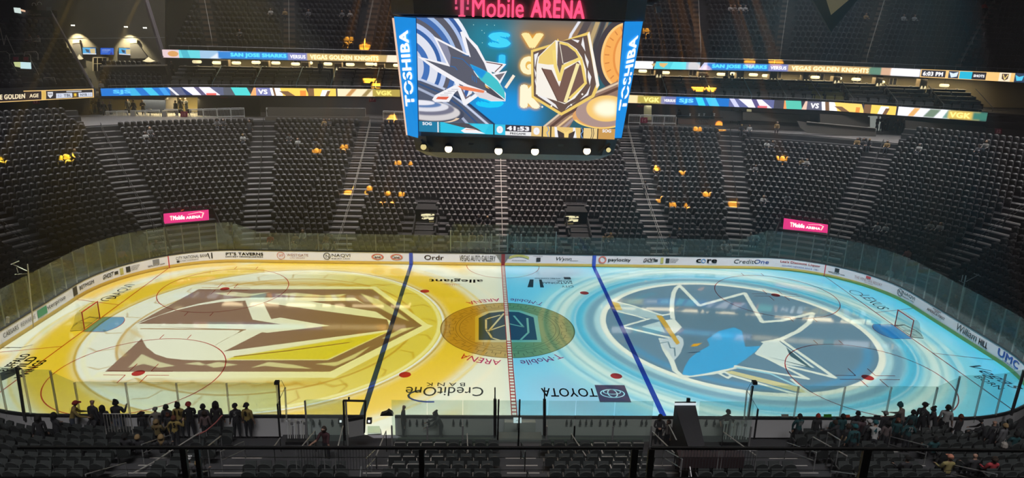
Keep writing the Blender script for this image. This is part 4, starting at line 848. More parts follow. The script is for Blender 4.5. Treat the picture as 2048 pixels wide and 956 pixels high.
    c.poly(p([(400, 516), (450, 520), (562, 545), (556, 560), (430, 540)]), col=(238, 135, 95))
    # knight shield
    c.poly(p([(838, 295), (985, 250), (1000, 225), (1010, 245), (1190, 183), (1222, 350), (1248, 500), (1215, 572), (1018, 692), (842, 582)]), col=(240, 205, 110)); c.poly(p([(1190, 183), (1222, 350), (1248, 500), (1230, 520), (1205, 350), (1178, 200)]), col=(250, 245, 235))
    c.poly(p([(852, 306), (960, 272), (1005, 245), (1176, 205), (1203, 350), (1228, 494), (1200, 560), (1019, 672), (856, 572)]), col=(104, 84, 76))
    for l in ([(858, 320), (885, 308), (872, 350), (862, 400)], [(858, 400), (870, 430), (862, 480), (874, 530)], [(870, 545), (930, 580), (985, 622), (1000, 650), (940, 610), (880, 570)], [(1080, 228), (1130, 235), (1120, 250)], [(1150, 215), (1158, 250), (1165, 300), (1140, 260)], [(1160, 310), (1185, 360), (1178, 400), (1165, 350)], [(1180, 410), (1200, 450), (1190, 500), (1178, 450)], [(1195, 500), (1180, 560), (1130, 590), (1170, 550)], [(1110, 600), (1060, 630), (1040, 655), (1080, 620)]): c.poly(p(l), col=(240, 238, 240), feather=0)
    c.poly(p([(868, 560), (872, 380), (880, 335), (930, 285), (985, 235), (1060, 250), (1112, 285), (1145, 335), (1168, 405), (1172, 490), (1100, 582), (1040, 618), (998, 602)]), col=(248, 242, 232))
    c.poly(p([(882, 372), (888, 332), (935, 288), (985, 238), (992, 378), (940, 380)]), col=(240, 208, 120)); c.poly(p([(1000, 242), (1058, 252), (1108, 288), (1128, 335), (1035, 372), (1012, 440), (995, 380)]), col=(110, 92, 88)); c.line(p([(1010, 250), (1030, 370)]), 5, (225, 215, 200))
    c.line(p([(1015, 250), (1060, 262), (1110, 300), (1136, 345)]), 14, (242, 212, 115)); c.poly(p([(900, 402), (962, 412), (1008, 512), (1038, 410), (1120, 360), (1150, 400), (1160, 490), (1090, 570), (1042, 612), (998, 600)]), col=(122, 92, 82))
    c.line(p([(976, 300), (985, 390), (1010, 470), (1032, 390), (1135, 340)]), 20, (245, 218, 125)); c.line(p([(1140, 350), (1165, 488), (1072, 580)]), 16, (244, 214, 118)); c.line(p([(1118, 380), (1045, 600)]), 22, (248, 232, 170)); c.line(p([(905, 400), (998, 600)]), 4, (90, 65, 55))
    for a, b in ((905, 640), (1078, 622), (960, 632), (1145, 556)): c.ell(*M(a, b), 6, 6, (245, 240, 230))
    # bottom bar
    def bar(a0, a1, b0, b1, col): c.poly(p([(a0, b0 + (a0 - 175) * .0), (a1, b0), (a1, b1 + 6), (a0, b1 + 6)]), col=col)
    y0 = lambda a: 742 + 30 * math.sin(math.pi * (a - 175) / 1160 / 1.0) if a < 755 else 772 - 8 * (a - 755) / 580
    def seg(a0, a1, col, t0=0., t1=1.): c.poly([(M(a0, 780)[0], HC * (.905 + .095 * t0)), (M(a1, 780)[0], HC * (.905 + .095 * t0)), (M(a1, 780)[0], HC * (.905 + .095 * t1)), (M(a0, 780)[0], HC * (.905 + .095 * t1))], col=col)
    seg(150, 1400, (40, 38, 42)); seg(150, 283, (38, 125, 165)); seg(283, 290, Wt); seg(300, 612, (50, 195, 228)); seg(620, 684, (60, 195, 230)); seg(684, 838, (60, 55, 66), 0, .62); seg(684, 838, (238, 238, 240), .62, 1); seg(838, 900, (232, 196, 130)); seg(908, 950, (238, 200, 120)); seg(958, 1132, (236, 200, 125)); seg(1150, 1232, (238, 206, 140)); seg(1238, 1340, (205, 155, 85))
    BY0, BH = HC * .905, HC * .095
    def bt(s, a0, a1, t0, t1, col, bold=.05): c.text(s, M(a0, 780)[0], BY0 + BH * t0, M(a1, 780)[0] - M(a0, 780)[0], BH * (t1 - t0), col, bold)
    bt('SOG', 195, 250, .06, .36, Wt); bt('SOG', 1262, 1315, .06, .36, Wt); bt('0', 632, 670, .14, .86, Wt, .1); bt('0', 850, 888, .14, .86, Wt, .1); bt('41:53', 692, 826, .1, .54, Wt, .08); bt('PREGAME', 712, 806, .72, .92, (50, 50, 56), .03)
    X = lambda a: M(a, 780)[0]; Yb = lambda t: BY0 + BH * t
    c.poly([(X(318), Yb(.02)), (X(440), Yb(.0)), (X(500), Yb(.1)), (X(560), Yb(.8)), (X(430), Yb(.42))], col=(80, 78, 85)); c.poly([(X(470), Yb(.1)), (X(590), Yb(.05)), (X(560), Yb(.9)), (X(520), Yb(.5))], col=(60, 205, 235)); c.poly([(X(420), Yb(.75)), (X(450), Yb(.45)), (X(500), Yb(.55)), (X(566), Yb(.95)), (X(440), Yb(.95))], col=Wt); c.line([(X(450), Yb(.62)), (X(505), Yb(.6))], 4, (230, 140, 90))
    for q in range(6): c.line([(X(290), Yb(q / 6)), (X(302), Yb(q / 6 + .1)), (X(290), Yb(q / 6 + .16))], 3, (50, 180, 215))
    for a0, a1 in ((975, 1000), (1085, 1110)): c.poly([(X(a0), Yb(0)), (X(a0 + 14), Yb(0)), (X(a1), Yb(1)), (X(a1 - 20), Yb(1))], col=Wt)
    c.poly([(X(1000), Yb(.0)), (X(1045), Yb(.5)), (X(1095), Yb(.0)), (X(1062), Yb(.45)), (X(1058), Yb(1)), (X(1035), Yb(1)), (X(1032), Yb(.45))], col=(250, 215, 130)); c.poly([(X(992), Yb(.3)), (X(1034), Yb(.62)), (X(1036), Yb(1)), (X(1000), Yb(1))], col=(70, 58, 55)); c.poly([(X(1100), Yb(.3)), (X(1062), Yb(.62)), (X(1060), Yb(1)), (X(1090), Yb(1))], col=(70, 58, 55))
    for a in (935, 1138): c.line([(X(a), Yb(0)), (X(a + 8), Yb(.35)), (X(a - 4), Yb(.6)), (X(a + 6), Yb(1))], 5, (120, 160, 210))
    for a in (1195, 1206): c.line([(X(a), Yb(0)), (X(a + 6), Yb(.5)), (X(a), Yb(1))], 4, (60, 55, 60))
    return c
ms = main_screen(); MSM = screen_mat('main_screen_picture', ms.image('main_screen'), 1.05)
S1 = [(833, 35), (1246, 45), (1229, 279), (838, 263)]
poly_panel('video_screen', S1, MSM, -5.12)
# back and side screens show the same picture; seen only in reflections and from other places
b = MB(); b.add([(5.4, 5.0, 19.6), (-5.4, 5.0, 19.6), (-5.3, 4.97, 13.5), (5.3, 4.97, 13.5)], [(0, 1, 2, 3)]); o = b.build('video_screen', MSM, board); put_uv(o, [(0, 1), (1, 1), (1, 0), (0, 0)])
for s in (-1, 1):
    b = MB(); b.add([(s * 6.68, -3.4 * s * -1 * -1, 19.6), (s * 6.68, 3.4 * s, 19.6), (s * 6.03, 3.4 * s, 13.5), (s * 6.03, -3.4 * s, 13.5)], [(0, 1, 2, 3)]); o = b.build('video_screen', MSM, board); put_uv(o, [(0, 1), (1, 1), (1, 0), (0, 0)])
BLU = mat('banner_blue_light', rgb(28, 140, 225), .5, emis=1.); LWH = mat('lit_white', (.95, .97, 1.), .5, emis=1.); LPK = mat('lit_pink', rgb(238, 92, 132), .5, emis=.9)
LOR = mat('lit_peach', (1., .62, .42), .5, emis=.9)
def tilt_panel(px, ya, yb, m, name):   # outer corners at depth ya, inner at yb
    P = [aty(u, v, y) for (u, v), y in zip(px, (ya, yb, yb, ya))]; b = MB(); b.add([tuple(p) for p in P] + [(p[0], p[1] + .1, p[2]) for p in P], [(0, 1, 2, 3), (7, 6, 5, 4), (0, 4, 5, 1), (1, 5, 6, 2), (2, 6, 7, 3), (3, 7, 4, 0)]); return b.build(name, m, board), P
for px, lab, tx in (([(788, 33), (831, 36), (836, 276), (815, 270)], 'l', [(817, 59), (797, 61), (811, 213), (829, 211)]), ([(1286, 43), (1250, 43), (1227, 276), (1243, 276)], 'r', [(1277, 69), (1262, 80), (1236, 221), (1251, 221)])):
    o, P = tilt_panel(px, -4.3, -5.05, BLU, 'corner_banner')
    v, t, ar = text_tris('TOSHIBA', .045); y0 = -4.9; b = MB(); vs = []
    if lab == 'l': C0, C1, C2, C3 = (811, 213), (797, 61), (816, 60), (830, 212)   # baseline runs from bottom up; text reads upward
    else: C0, C1, C2, C3 = (1237, 221), (1260, 76), (1277, 70), (1252, 221)
    for a, q in v:
        w0 = np.array(C0) * (1 - a) + np.array(C1) * a; w1 = np.array(C3) * (1 - a) + np.array(C2) * a; u_, v_ = w0 * q + w1 * (1 - q)
        tt = (v_ - px[0][1]) / (px[3][1] - px[0][1]); uo = px[0][0] + (px[3][0] - px[0][0]) * tt; ui = px[1][0] + (px[2][0] - px[1][0]) * tt; fr = (u_ - uo) / (ui - uo)
        vs.append(tuple(aty(u_, v_, -4.3 - .75 * fr - .12)))
    b.add(vs, t); b.build('banner_lettering', LWH, board)
b = MB(); b.bar(tuple(aty(786, 36, -4.2)), tuple(aty(814, 270, -4.2)), .05, .1); b.build('edge_light', LOR, board)
def face_text(s, x0, x1, z0, z1, y, m, bold=.02, par=board):
    v, t, ar = text_tris(s, bold); b = MB(); n = len(v); b.add([(x0 + a * (x1 - x0), y, z0 + q * (z1 - z0)) for a, q in v], t); return b.build('sign_lettering', m, par)
def px_text(s, pa, pb, hz, y, m, bold=.02, par=board):     # pa, pb = left and right bottom pixels
    A, B = aty(*pa, y), aty(*pb, y); v, t, ar = text_tris(s, bold); b = MB(); b.add([(A[0] + a * (B[0] - A[0]), y, A[2] + a * (B[2] - A[2]) + q * hz) for a, q in v], t); return b.build('sign_lettering', m, par)
yt = -5.36; px_text('Mobile', (944, 34), (1047, 36), .98, yt, LPK, .01); px_text('ARENA', (1061, 35), (1169, 38), .90, yt, LPK, .035)
A = aty(910, 33, yt); x, z = A[0], A[2]; b = MB()
for r in ((0, .82, .9, .97), (.0, .60, .12, .97), (.78, .60, .90, .97), (.34, .04, .58, .9), (.22, 0, .68, .08), (0, .34, .17, .48), (.73, .34, .90, .48)): b.box(x + r[0] * .78, yt - .01, z + r[1], x + r[2] * .78, yt + .01, z + r[3])
b.build('sign_emblem', LPK, board)
# downlights of the lower ring
LAMP = mat('lamp_glow', (1., .80, .50), .5, emis=5.); LAMPD = mat('lamp_glow_dim', (.95, .78, .35), .5, emis=.8)
for k, (u, v, r, on) in enumerate(((847, 294, .16, 0), (897, 298, .20, 1), (997, 302, .21, 1), (1070, 303, .21, 1), (1174, 302, .20, 1), (1217, 300, .13, 0))):
    P = aty(u, v, -4.95); b = MB(); T = [2 * math.pi * q / 20 for q in range(20)]
    b.tube([(P[0], P[1] + .02, P[2]), (P[0], P[1] + .35, P[2] + .05)], r * 1.15, 14); o = b.build('spot_lamp', BLACK, board)
    b = MB(); b.add([(P[0] + r * math.cos(a), P[1], P[2] + r * math.sin(a)) for a in T], [tuple(range(20))]); b.build('lamp_lens', LAMP if on else LAMPD, o)
    if on:
        l = bpy.data.lights.new('spot_lamp', 'SPOT'); l.energy = 260; l.color = (1, .72, .42); l.spot_size = 1.3; l.spot_blend = .8; l.shadow_soft_size = .2
        q = bpy.data.objects.new('spot_lamp_light', l); scene.collection.objects.link(q); q.location = (P[0], P[1] - .2, P[2]); q.rotation_euler = (math.radians(-25), 0, 0)
b = MB()
for u, v in ((942, 288), (1122, 291)): P = aty(u, v, -4.9); b.box(P[0] - .14, P[1], P[2] - .05, P[0] + .14, P[1] + .1, P[2] + .05)
b.build('vent_box', STEEL, board)
for s in (-1, 1): b = MB(); b.bar((s * 5.2, -4.7, 13.2), (s * 4.6, -4.7, 12.7), .12); b.build('strut', STEEL, board)
b = MB()
for s in (-1, 1):
    for q in (-1, 1): b.tube([(s * 4, q * 3, 22.5), (s * 4, q * 3, 34)], .05, 6)
b.build('hanging_cable', BLACK, board)
# ================================================================== upper levels of the far side
def yf(x): return 36.0 if x < 22 else 36.0 - (x - 22) * .16
def at_line(u, v, dy=0.):      # point on the level front line (plus dy behind it) under a pixel
    y = 36.
    for _ in range(6): P = aty(u, v, y + dy); y = yf(P[0])
    return aty(u, v, y + dy)
LTu = ([202, 400, 797, 1256, 1660, 1973, 2060], [177, 174, 179, 190, 204, 225, 230]); LBu = ([202, 400, 797, 1256, 1660, 1973, 2060], [192, 190, 193.5, 205.5, 221, 243, 248])
UTu = ([120, 325, 795, 1269, 1660, 2048, 2200], [97, 99, 110.5, 122, 130.6, 147, 154]); UBu = ([120, 325, 795, 1269, 1660, 2048, 2200], [112, 115, 125, 137, 145, 165, 173])
def zlev(tab):
    us = np.linspace(-60, 2160, 120); X = []; Z = []
    for u in us: P = at_line(u, float(np.interp(u, *tab))); X.append(P[0]); Z.append(P[2])
    return lambda x: float(np.interp(x, X, Z))
zLT, zLB, zUT, zUB = zlev(LTu), zlev(LBu), zlev(UTu), zlev(UBu)
xu = lambda u, v: at_line(u, v)[0]
GOLDc, YEL, CYb, BLb, WHc, BRc, DKc, LAV = (212, 165, 75), (250, 205, 90), (70, 200, 230), (25, 110, 195), (248, 246, 248), (120, 88, 62), (52, 50, 60), (120, 125, 180)
def rib_canvas(): return Cv(2048 * 3, 40, DKc)
def R_(c, a0, a1, col, t0=0, t1=1, sk=0, al=1., f=0): c.poly([(a0 * 3 + sk * 3, t0 * 40), (a1 * 3 + sk * 3, t0 * 40), (a1 * 3, t1 * 40), (a0 * 3, t1 * 40)], col=col, al=al, feather=f)
def T_(c, s, a0, a1, col, gl=None, t0=.2, t1=.82, bold=.05):
    if gl: c.text(s, a0 * 3, t0 * 40, (a1 - a0) * 3, (t1 - t0) * 40, gl, .1, .8, 3)
    c.text(s, a0 * 3, t0 * 40, (a1 - a0) * 3, (t1 - t0) * 40, col, bold)
def lower_rib():
    c = rib_canvas()
    for o, e in ((0, 800),):
        R_(c, 195, 345, BLb); R_(c, 262, 282, CYb, sk=-12, al=.6); R_(c, 300, 318, CYb, sk=-14, al=.8); R_(c, 328, 340, (60, 150, 220), sk=-10); R_(c, 340, 460, (88, 95, 125)); R_(c, 352, 358, WHc, sk=-16, al=.8); R_(c, 372, 385, (40, 60, 110), sk=-10); R_(c, 385, 440, (235, 230, 245), sk=-20); R_(c, 402, 412, (90, 85, 120), sk=-14); R_(c, 412, 432, (225, 100, 95), .75, 1); R_(c, 447, 470, (80, 84, 95)); R_(c, 470, 502, (75, 205, 205), sk=-8); R_(c, 500, 512, (245, 170, 110), sk=8); R_(c, 512, 542, LAV, al=.9); T_(c, 'VS', 516, 535, WHc); R_(c, 543, 575, WHc, sk=-3); R_(c, 548, 552, BRc, sk=-3); R_(c, 566, 618, YEL, sk=-6); R_(c, 572, 590, BRc, .4, 1, sk=-14); R_(c, 600, 612, (235, 140, 60), .3, 1); R_(c, 616, 640, BRc); R_(c, 628, 672, YEL); R_(c, 640, 655, WHc, .2, 1, sk=5); R_(c, 650, 656, BRc, .3, 1, sk=5); R_(c, 675, 750, (240, 222, 185)); R_(c, 690, 700, (190, 140, 80), sk=14, f=2); R_(c, 722, 732, (150, 130, 80), sk=14, f=2); R_(c, 745, 800, (170, 150, 70), f=2); T_(c, 'VGK', 752, 784, (240, 225, 120), (200, 180, 80)); T_(c, 'SJS', 226, 262, (90, 190, 240), (40, 140, 220))
    R_(c, 1250, 1282, (245, 215, 165), sk=5); R_(c, 1275, 1330, (175, 158, 75), f=3); T_(c, 'VGK', 1287, 1319, (245, 235, 140), (200, 180, 80)); R_(c, 1322, 1356, LAV, al=.8, f=3); T_(c, 'VERSUS', 1328, 1351, WHc, None, .35, .7); R_(c, 1352, 1462, BLb); T_(c, 'SJS', 1358, 1387, (110, 210, 250), (40, 150, 230)); R_(c, 1398, 1412, (50, 205, 240), sk=-8); R_(c, 1420, 1440, (60, 190, 235), sk=-10); R_(c, 1458, 1550, (95, 100, 150)); R_(c, 1470, 1480, (200, 200, 235), sk=-12); R_(c, 1498, 1545, (235, 230, 245), sk=-22); R_(c, 1512, 1522, (90, 80, 130), sk=-10); R_(c, 1516, 1535, (215, 100, 110), .75, 1); R_(c, 1548, 1572, (62, 60, 72)); R_(c, 1568, 1574, (240, 150, 90)); R_(c, 1574, 1605, (85, 190, 170), sk=-4); R_(c, 1604, 1616, (225, 190, 170), sk=6); R_(c, 1614, 1645, (90, 90, 110)); T_(c, 'VS', 1621, 1638, WHc); R_(c, 1645, 1682, WHc, sk=-3); R_(c, 1652, 1660, BRc, sk=-3); R_(c, 1676, 1730, (252, 208, 105), sk=-8); R_(c, 1684, 1700, BRc, .45, 1, sk=-16); R_(c, 1712, 1720, (225, 140, 60), .4, 1); R_(c, 1728, 1745, BRc); R_(c, 1742, 1792, YEL); R_(c, 1756, 1772, WHc, .1, 1, sk=5); R_(c, 1766, 1774, BRc, .3, 1, sk=5); R_(c, 1796, 1900, (240, 240, 248)); R_(c, 1816, 1828, (225, 170, 100), sk=12, f=2); R_(c, 1846, 1868, (110, 130, 110), sk=14, f=3); R_(c, 1885, 1900, (110, 150, 140), sk=10, f=3); R_(c, 1896, 1960, (214, 184, 90), f=5); T_(c, 'VGK', 1899, 1941, (250, 235, 140), (225, 190, 90)); R_(c, 1945, 1975, (60, 120, 105), f=6)
    return c
def upper_rib():
    c = rib_canvas()
    R_(c, 318, 360, (215, 190, 195)); c.ell(346 * 3, 20, 32, 14, (205, 150, 90)); R_(c, 358, 402, (95, 200, 210)); R_(c, 366, 380, (70, 170, 190), sk=-5); R_(c, 400, 440, (150, 185, 215)); R_(c, 418, 440, WHc, sk=24, al=.6, f=3); R_(c, 436, 578, (45, 125, 200), f=4); T_(c, 'SAN JOSE SHARKS', 461, 573, (90, 215, 250), (50, 170, 235)); R_(c, 576, 616, LAV, f=3); T_(c, 'VERSUS', 580, 611, WHc, None, .28, .76); R_(c, 614, 775, (190, 162, 105), f=4); T_(c, 'VEGAS GOLDEN KNIGHTS', 620, 757, (255, 240, 190), (230, 190, 110)); R_(c, 772, 800, (248, 225, 200), sk=3, f=2)
    R_(c, 1262, 1306, WHc); c.poly([(1302 * 3, 14), (1312 * 3, 8), (1308 * 3, 30)], col=(190, 160, 110)); R_(c, 1308, 1342, (80, 195, 210), sk=4); c.poly([(1318 * 3, 8), (1336 * 3, 8), (1328 * 3, 32), (1320 * 3, 24)], col=(215, 175, 110)); R_(c, 1340, 1375, (95, 215, 225), sk=6); R_(c, 1372, 1400, (150, 180, 200)); R_(c, 1398, 1420, (190, 195, 230), sk=10); R_(c, 1414, 1538, (45, 120, 200), f=4); T_(c, 'SAN JOSE SHARKS', 1424, 1534, (90, 215, 250), (50, 170, 235)); R_(c, 1537, 1578, LAV, f=3); T_(c, 'VERSUS', 1541, 1573, WHc, None, .28, .76); R_(c, 1576, 1742, (190, 155, 100), f=4); T_(c, 'VEGAS GOLDEN KNIGHTS', 1583, 1738, (255, 240, 195), (235, 190, 110)); R_(c, 1738, 1764, (90, 130, 110), f=5); R_(c, 1762, 1785, (205, 165, 135), f=3); R_(c, 1782, 1840, (252, 250, 255), f=4); R_(c, 1841, 2060, (235, 190, 120)); R_(c, 1843, 1891, (52, 48, 56), .08, .9); T_(c, '6:03 PM', 1846, 1886, WHc, None, .25, .78); R_(c, 1897, 1917, (50, 60, 80), .06, .94); c.poly([(1898 * 3, 8), (1906 * 3, 14), (1916 * 3, 6), (1914 * 3, 28), (1903 * 3, 34)], col=(210, 225, 240)); R_(c, 1919, 1944, (40, 175, 205), .06, .94); R_(c, 1944, 1972, (45, 42, 48), .06, .94); T_(c, 'SHOTS', 1947, 1969, WHc, None, .35, .66); R_(c, 1998, 2021, (240, 220, 190)); c.poly([(2003 * 3, 5), (2017 * 3, 5), (2016 * 3, 28), (2010 * 3, 36), (2004 * 3, 28)], col=(80, 64, 58)); c.line([(2006 * 3, 10), (2010 * 3, 30), (2015 * 3, 10)], 5, (240, 210, 130)); R_(c, 2029, 2060, (50, 62, 85)); c.poly([(2030 * 3, 8), (2038 * 3, 16), (2047 * 3, 10), (2045 * 3, 32), (2034 * 3, 34)], col=(80, 190, 225))
    return c
RIMF = mat('ribbon_housing', (.03, .03, .035), .5)
def ribbon(cv, tabT, tabB, u0, u1, label, strength=1.15):
    P0 = at_line(u0, float(np.interp(u0, *tabT))); th = thing('ribbon_display', (P0[0], P0[1], P0[2] - .4), label, 'LED display')
    n = max(int((u1 - u0) / 30), 2); vs = []; uv = []; fs = []; b2 = MB()
    for k in range(n + 1):
        u = u0 + (u1 - u0) * k / n; A = at_line(u, float(np.interp(u, *tabT))); B = at_line(u, float(np.interp(u, *tabB))); A[0] = (A[0] + B[0]) / 2; B[0] = A[0]
        vs += [tuple(A), tuple(B)]; uv += [(u / 2048, 1), (u / 2048, 0)]
    for k in range(n): fs.append((2 * k, 2 * k + 1, 2 * k + 3, 2 * k + 2))
    b = MB(); b.add(vs, fs); o = b.build('led_panel', cv, th); put_uv(o, uv)
    for k in range(n):
        A, B, C, D = (Vector(vs[2 * k]), Vector(vs[2 * k + 1]), Vector(vs[2 * k + 3]), Vector(vs[2 * k + 2])); g = Vector((0, .03, 0)); h = Vector((0, .35, 0)); up = Vector((0, 0, .06))
        b2.add([A + g + up, B + g - up, C + g - up, D + g + up, A + h + up, B + h - up, C + h - up, D + h + up], [(0, 4, 5, 1), (1, 5, 6, 2), (3, 2, 6, 7), (0, 3, 7, 4), (4, 7, 6, 5)])
    b2.build('housing', RIMF, th); return th
LRM = screen_mat('lower_ribbon_picture', lower_rib().image('lower_ribbon'), 1.35); URM = screen_mat('upper_ribbon_picture', upper_rib().image('upper_ribbon'), 1.35)
ribbon(LRM, LTu, LBu, 202, 940, 'lower LED ribbon left of the scoreboard, blue at one end and gold at the other'); ribbon(LRM, LTu, LBu, 1150, 1974, 'lower LED ribbon right of the scoreboard ending in large yellow letters')
ribbon(URM, UTu, UBu, 325, 900, 'upper LED ribbon left of the scoreboard with blue and gold team names'); ribbon(URM, UTu, UBu, 1180, 2075, 'upper LED ribbon right of the scoreboard showing team names and the time')
# left end ribbon, nearer
def left_rib():
    c = Cv(188 * 5, 90, (250, 205, 130)); c.rect(0, 8, 82 * 5, 84, (48, 38, 38)); c.text('THE GOLDEN', -60, 24, 82 * 5 - 100, 44, (250, 230, 190), .05); c.text('AGE', 82 * 5 - 118, 32, 90, 32, (250, 230, 190), .04); c.rect(83 * 5, 8, 90 * 5, 84, (225, 185, 90)); c.rect(91 * 5, 8, 186 * 5, 84, (45, 42, 48))
    c.poly([(470, 20), (525, 20), (522, 55), (497, 76), (472, 55)], col=(225, 225, 230)); c.text('NHL', 477, 32, 42, 18, (60, 55, 65), .03); c.rect(555, 36, 718, 80, (215, 220, 235)); c.text('TBL', 630, 46, 78, 26, (90, 95, 110), .04); c.text('52', 570, 46, 40, 26, (150, 160, 190)); c.rect(727, 36, 770, 80, (120, 95, 60)); c.ell(748, 56, 12, 16, (240, 200, 60)); c.rect(782, 36, 925, 80, (215, 220, 235)); c.text('NYR', 800, 46, 72, 26, (90, 95, 110), .04); c.text('11', 885, 46, 26, 26, (150, 160, 190)); c.rect(660, 14, 815, 28, (210, 210, 215), al=.7); return c
LM = screen_mat('end_ribbon_picture', left_rib().image('end_ribbon'), 1.1)
th = thing('ribbon_display', (-46, 32, 11.4), 'short LED ribbon at the far left with league scores in grey boxes', 'LED display')
A, B, C, D = aty(-2, 183, 30.5), aty(-2, 205, 30.5), aty(188, 195, 33.5), aty(187, 177.5, 33.5); b = MB(); b.add([tuple(A), tuple(B), tuple(C), tuple(D)], [(0, 1, 2, 3)]); o = b.build('led_panel', LM, th); put_uv(o, [(0, 1), (0, 0), (1, 0), (1, 1)])
b = MB(); b.add([tuple(p + np.array([0, q, 0])) for q in (.03, .4) for p in (A, B, C, D)], [(4, 7, 6, 5), (0, 4, 5, 1), (1, 5, 6, 2), (2, 6, 7, 3), (3, 7, 4, 0)]); b.build('housing', RIMF, th)
# ------------------------------------------------------------------ walls and floors of the levels
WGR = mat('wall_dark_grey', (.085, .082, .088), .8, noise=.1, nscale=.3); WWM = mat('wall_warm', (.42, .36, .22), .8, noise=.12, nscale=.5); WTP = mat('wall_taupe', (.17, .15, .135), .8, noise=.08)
def ext(name, pts, z0, z1, m, thick=.25, kind='structure', par=None):   # wall following plan points; z may be a function of x
    b = MB()
    for (ax, ay), (bx, by) in zip(pts[:-1], pts[1:]):
        f = lambda z, x: z(x) if callable(z) else z; d = Vector((bx - ax, by - ay)).normalized(); nx, ny = -d.y * thick, d.x * thick
        b.add([(ax, ay, f(z0, ax)), (bx, by, f(z0, bx)), (bx + nx, by + ny, f(z0, bx)), (ax + nx, ay + ny, f(z0, ax)), (ax, ay, f(z1, ax)), (bx, by, f(z1, bx)), (bx + nx, by + ny, f(z1, bx)), (ax + nx, ay + ny, f(z1, ax))],
              [(0, 3, 2, 1), (4, 5, 6, 7), (0, 1, 5, 4), (1, 2, 6, 5), (2, 3, 7, 6), (3, 0, 4, 7)])
    o = b.build(name, m, par); o['kind'] = kind if par is None else o.get('kind', ''); 
    if par is not None: del o['kind']
    return o
XL = [-60, -44, -36, -25, -12, 0, 12, 22, 34, 46, 58, 66]
line = lambda dy, a=-60, c=66: [(x, yf(x) + dy) for x in sorted(set([a, c] + [q for q in XL if a < q < c]))]
def slab(name, dy0, dy1, z, m, a=-60, c=66, th=.2):
    b = MB(); L = line(0, a, c)
    for (ax, ay), (bx, by) in zip(L[:-1], L[1:]):
        za, zb = (z(ax), z(bx)) if callable(z) else (z, z)
        b.add([(ax, ay + dy0, za), (bx, by + dy0, zb), (bx, by + dy1, zb), (ax, ay + dy1, za), (ax, ay + dy0, za - th), (bx, by + dy0, zb - th), (bx, by + dy1, zb - th), (ax, ay + dy1, za - th)], [(0, 1, 2, 3), (7, 6, 5, 4), (0, 4, 5, 1), (3, 2, 6, 7)])
    return struct(b.build(name, m))
b = MB(); A = bowl_path(1.2 + PF * (NR - .5))     # concourse floor: from the last row back
for k in range(len(A) - 1):
    f = lambda p: (p[0] * 1.35, p[1] * 1.3 + 2); b.quad((*A[k], row_z(NR - 1) + .05), (*A[k + 1], row_z(NR - 1) + .05), (*f(A[k + 1]), row_z(NR - 1) + .05), (*f(A[k]), row_z(NR - 1) + .05))
struct(b.build('floor_concourse', CONC))
struct(ext('wall_concourse', line(6.5), 8.0, lambda x: zLB(x) + .1, WGR)); slab('ceiling_concourse', .1, 7, lambda x: zLB(x) - .02, WGR)
slab('floor_suite', .3, 10, lambda x: zLT(x) - .1, WGR, -45)
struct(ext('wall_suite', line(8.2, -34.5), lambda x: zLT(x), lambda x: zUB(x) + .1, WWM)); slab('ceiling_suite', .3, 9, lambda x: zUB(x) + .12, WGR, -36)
# upper bowl terraces
UR = 18
def uz(x, i): return zUT(x) + .35 + .60 * i
def ur_rows(a, c):
    b = MB()
    for i in range(UR):
        L = line(0, a, c)
        for (ax, ay), (bx, by) in zip(L[:-1], L[1:]):
            y0 = 1.4 + .84 * i - (1 if i == 0 else 0); b.add([(ax, ay + y0, uz(ax, i - 1)), (bx, by + y0, uz(bx, i - 1)), (bx, by + y0, uz(bx, i)), (ax, ay + y0, uz(ax, i)), (bx, by + 1.4 + .84 * (i + 1), uz(bx, i)), (ax, ay + 1.4 + .84 * (i + 1), uz(ax, i))], [(0, 1, 2, 3), (3, 2, 4, 5)])
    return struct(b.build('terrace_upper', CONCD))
ur_rows(-36.2, 64)
struct(ext('wall_back', [(-75, 52.5), (75, 52.5)], -.3, 34, WGR)); struct(ext('wall_left', [(-74.9, -8), (-74.9, 53)], -.3, 34, WGR)); struct(ext('wall_right', [(74.9, 53), (74.9, -8)], -.3, 34, WGR))
UA = [((424, 95), (404, 0)), ((578, 96), (576, 0)), ((728, 104), (748, 0)), ((1402, 118), (1400, 0)), ((1561, 118), (1579, 0)), ((1734, 124), (1772, 0)), ((1922, 134), (1988, 0))]
def aisle_x(k, i):
    (u0, v0), (u1, v1) = UA[k]; P0 = at_line(u0, v0, 1.6); P1 = at_line(u1, v1, 9.5); t = (.84 * i) / 8.2; return P0[0] + (P1[0] - P0[0]) * t
useats = []
for i in range(UR - 1):
    x = -35.6
    while x < 63:
        if all(abs(x - aisle_x(k, i)) > .95 for k in range(len(UA))) and infr(x, yf(x) + 1.8 + .84 * i, uz(x, i) + .5, 60): useats.append((x, yf(x) + 1.75 + .84 * i, uz(x, i), 0 if x < 22 else -.16, i))
        x += .555
SEATU = mat('seat_plastic_upper', (.055, .055, .062), .45, spec=.35, noise=.25, nscale=.4)
o = merge_seats('balcony_seats', useats, SEATU, SV, SF); tag(o, 'dark folding seats filling the steep upper balcony above the LED ribbons', 'seats', kind='stuff')
STB = mat('balcony_stair_brown', (.16, .125, .105), .85, noise=.15)
nm = ['leftmost', 'second from the left', 'third from the left', 'first right of the scoreboard', 'second right of the scoreboard', 'third right of the scoreboard', 'rightmost']
for k in range(len(UA)):
    def fn(e, k=k): i = (e - 1.2) / .84; return (aisle_x(k, i), yf(aisle_x(k, i)) + 1.8 + .84 * i)
    x0 = aisle_x(k, 3); stair_far(fn, (1, 0), 1.3, 0, 16, 'brown balcony stairs with a thin centre rail, %s' % nm[k], rail=RAILW, rz=lambda i, x0=x0: uz(x0, i) + .03, mats=(STB, STB), name='balcony_stairs', railh=.85)
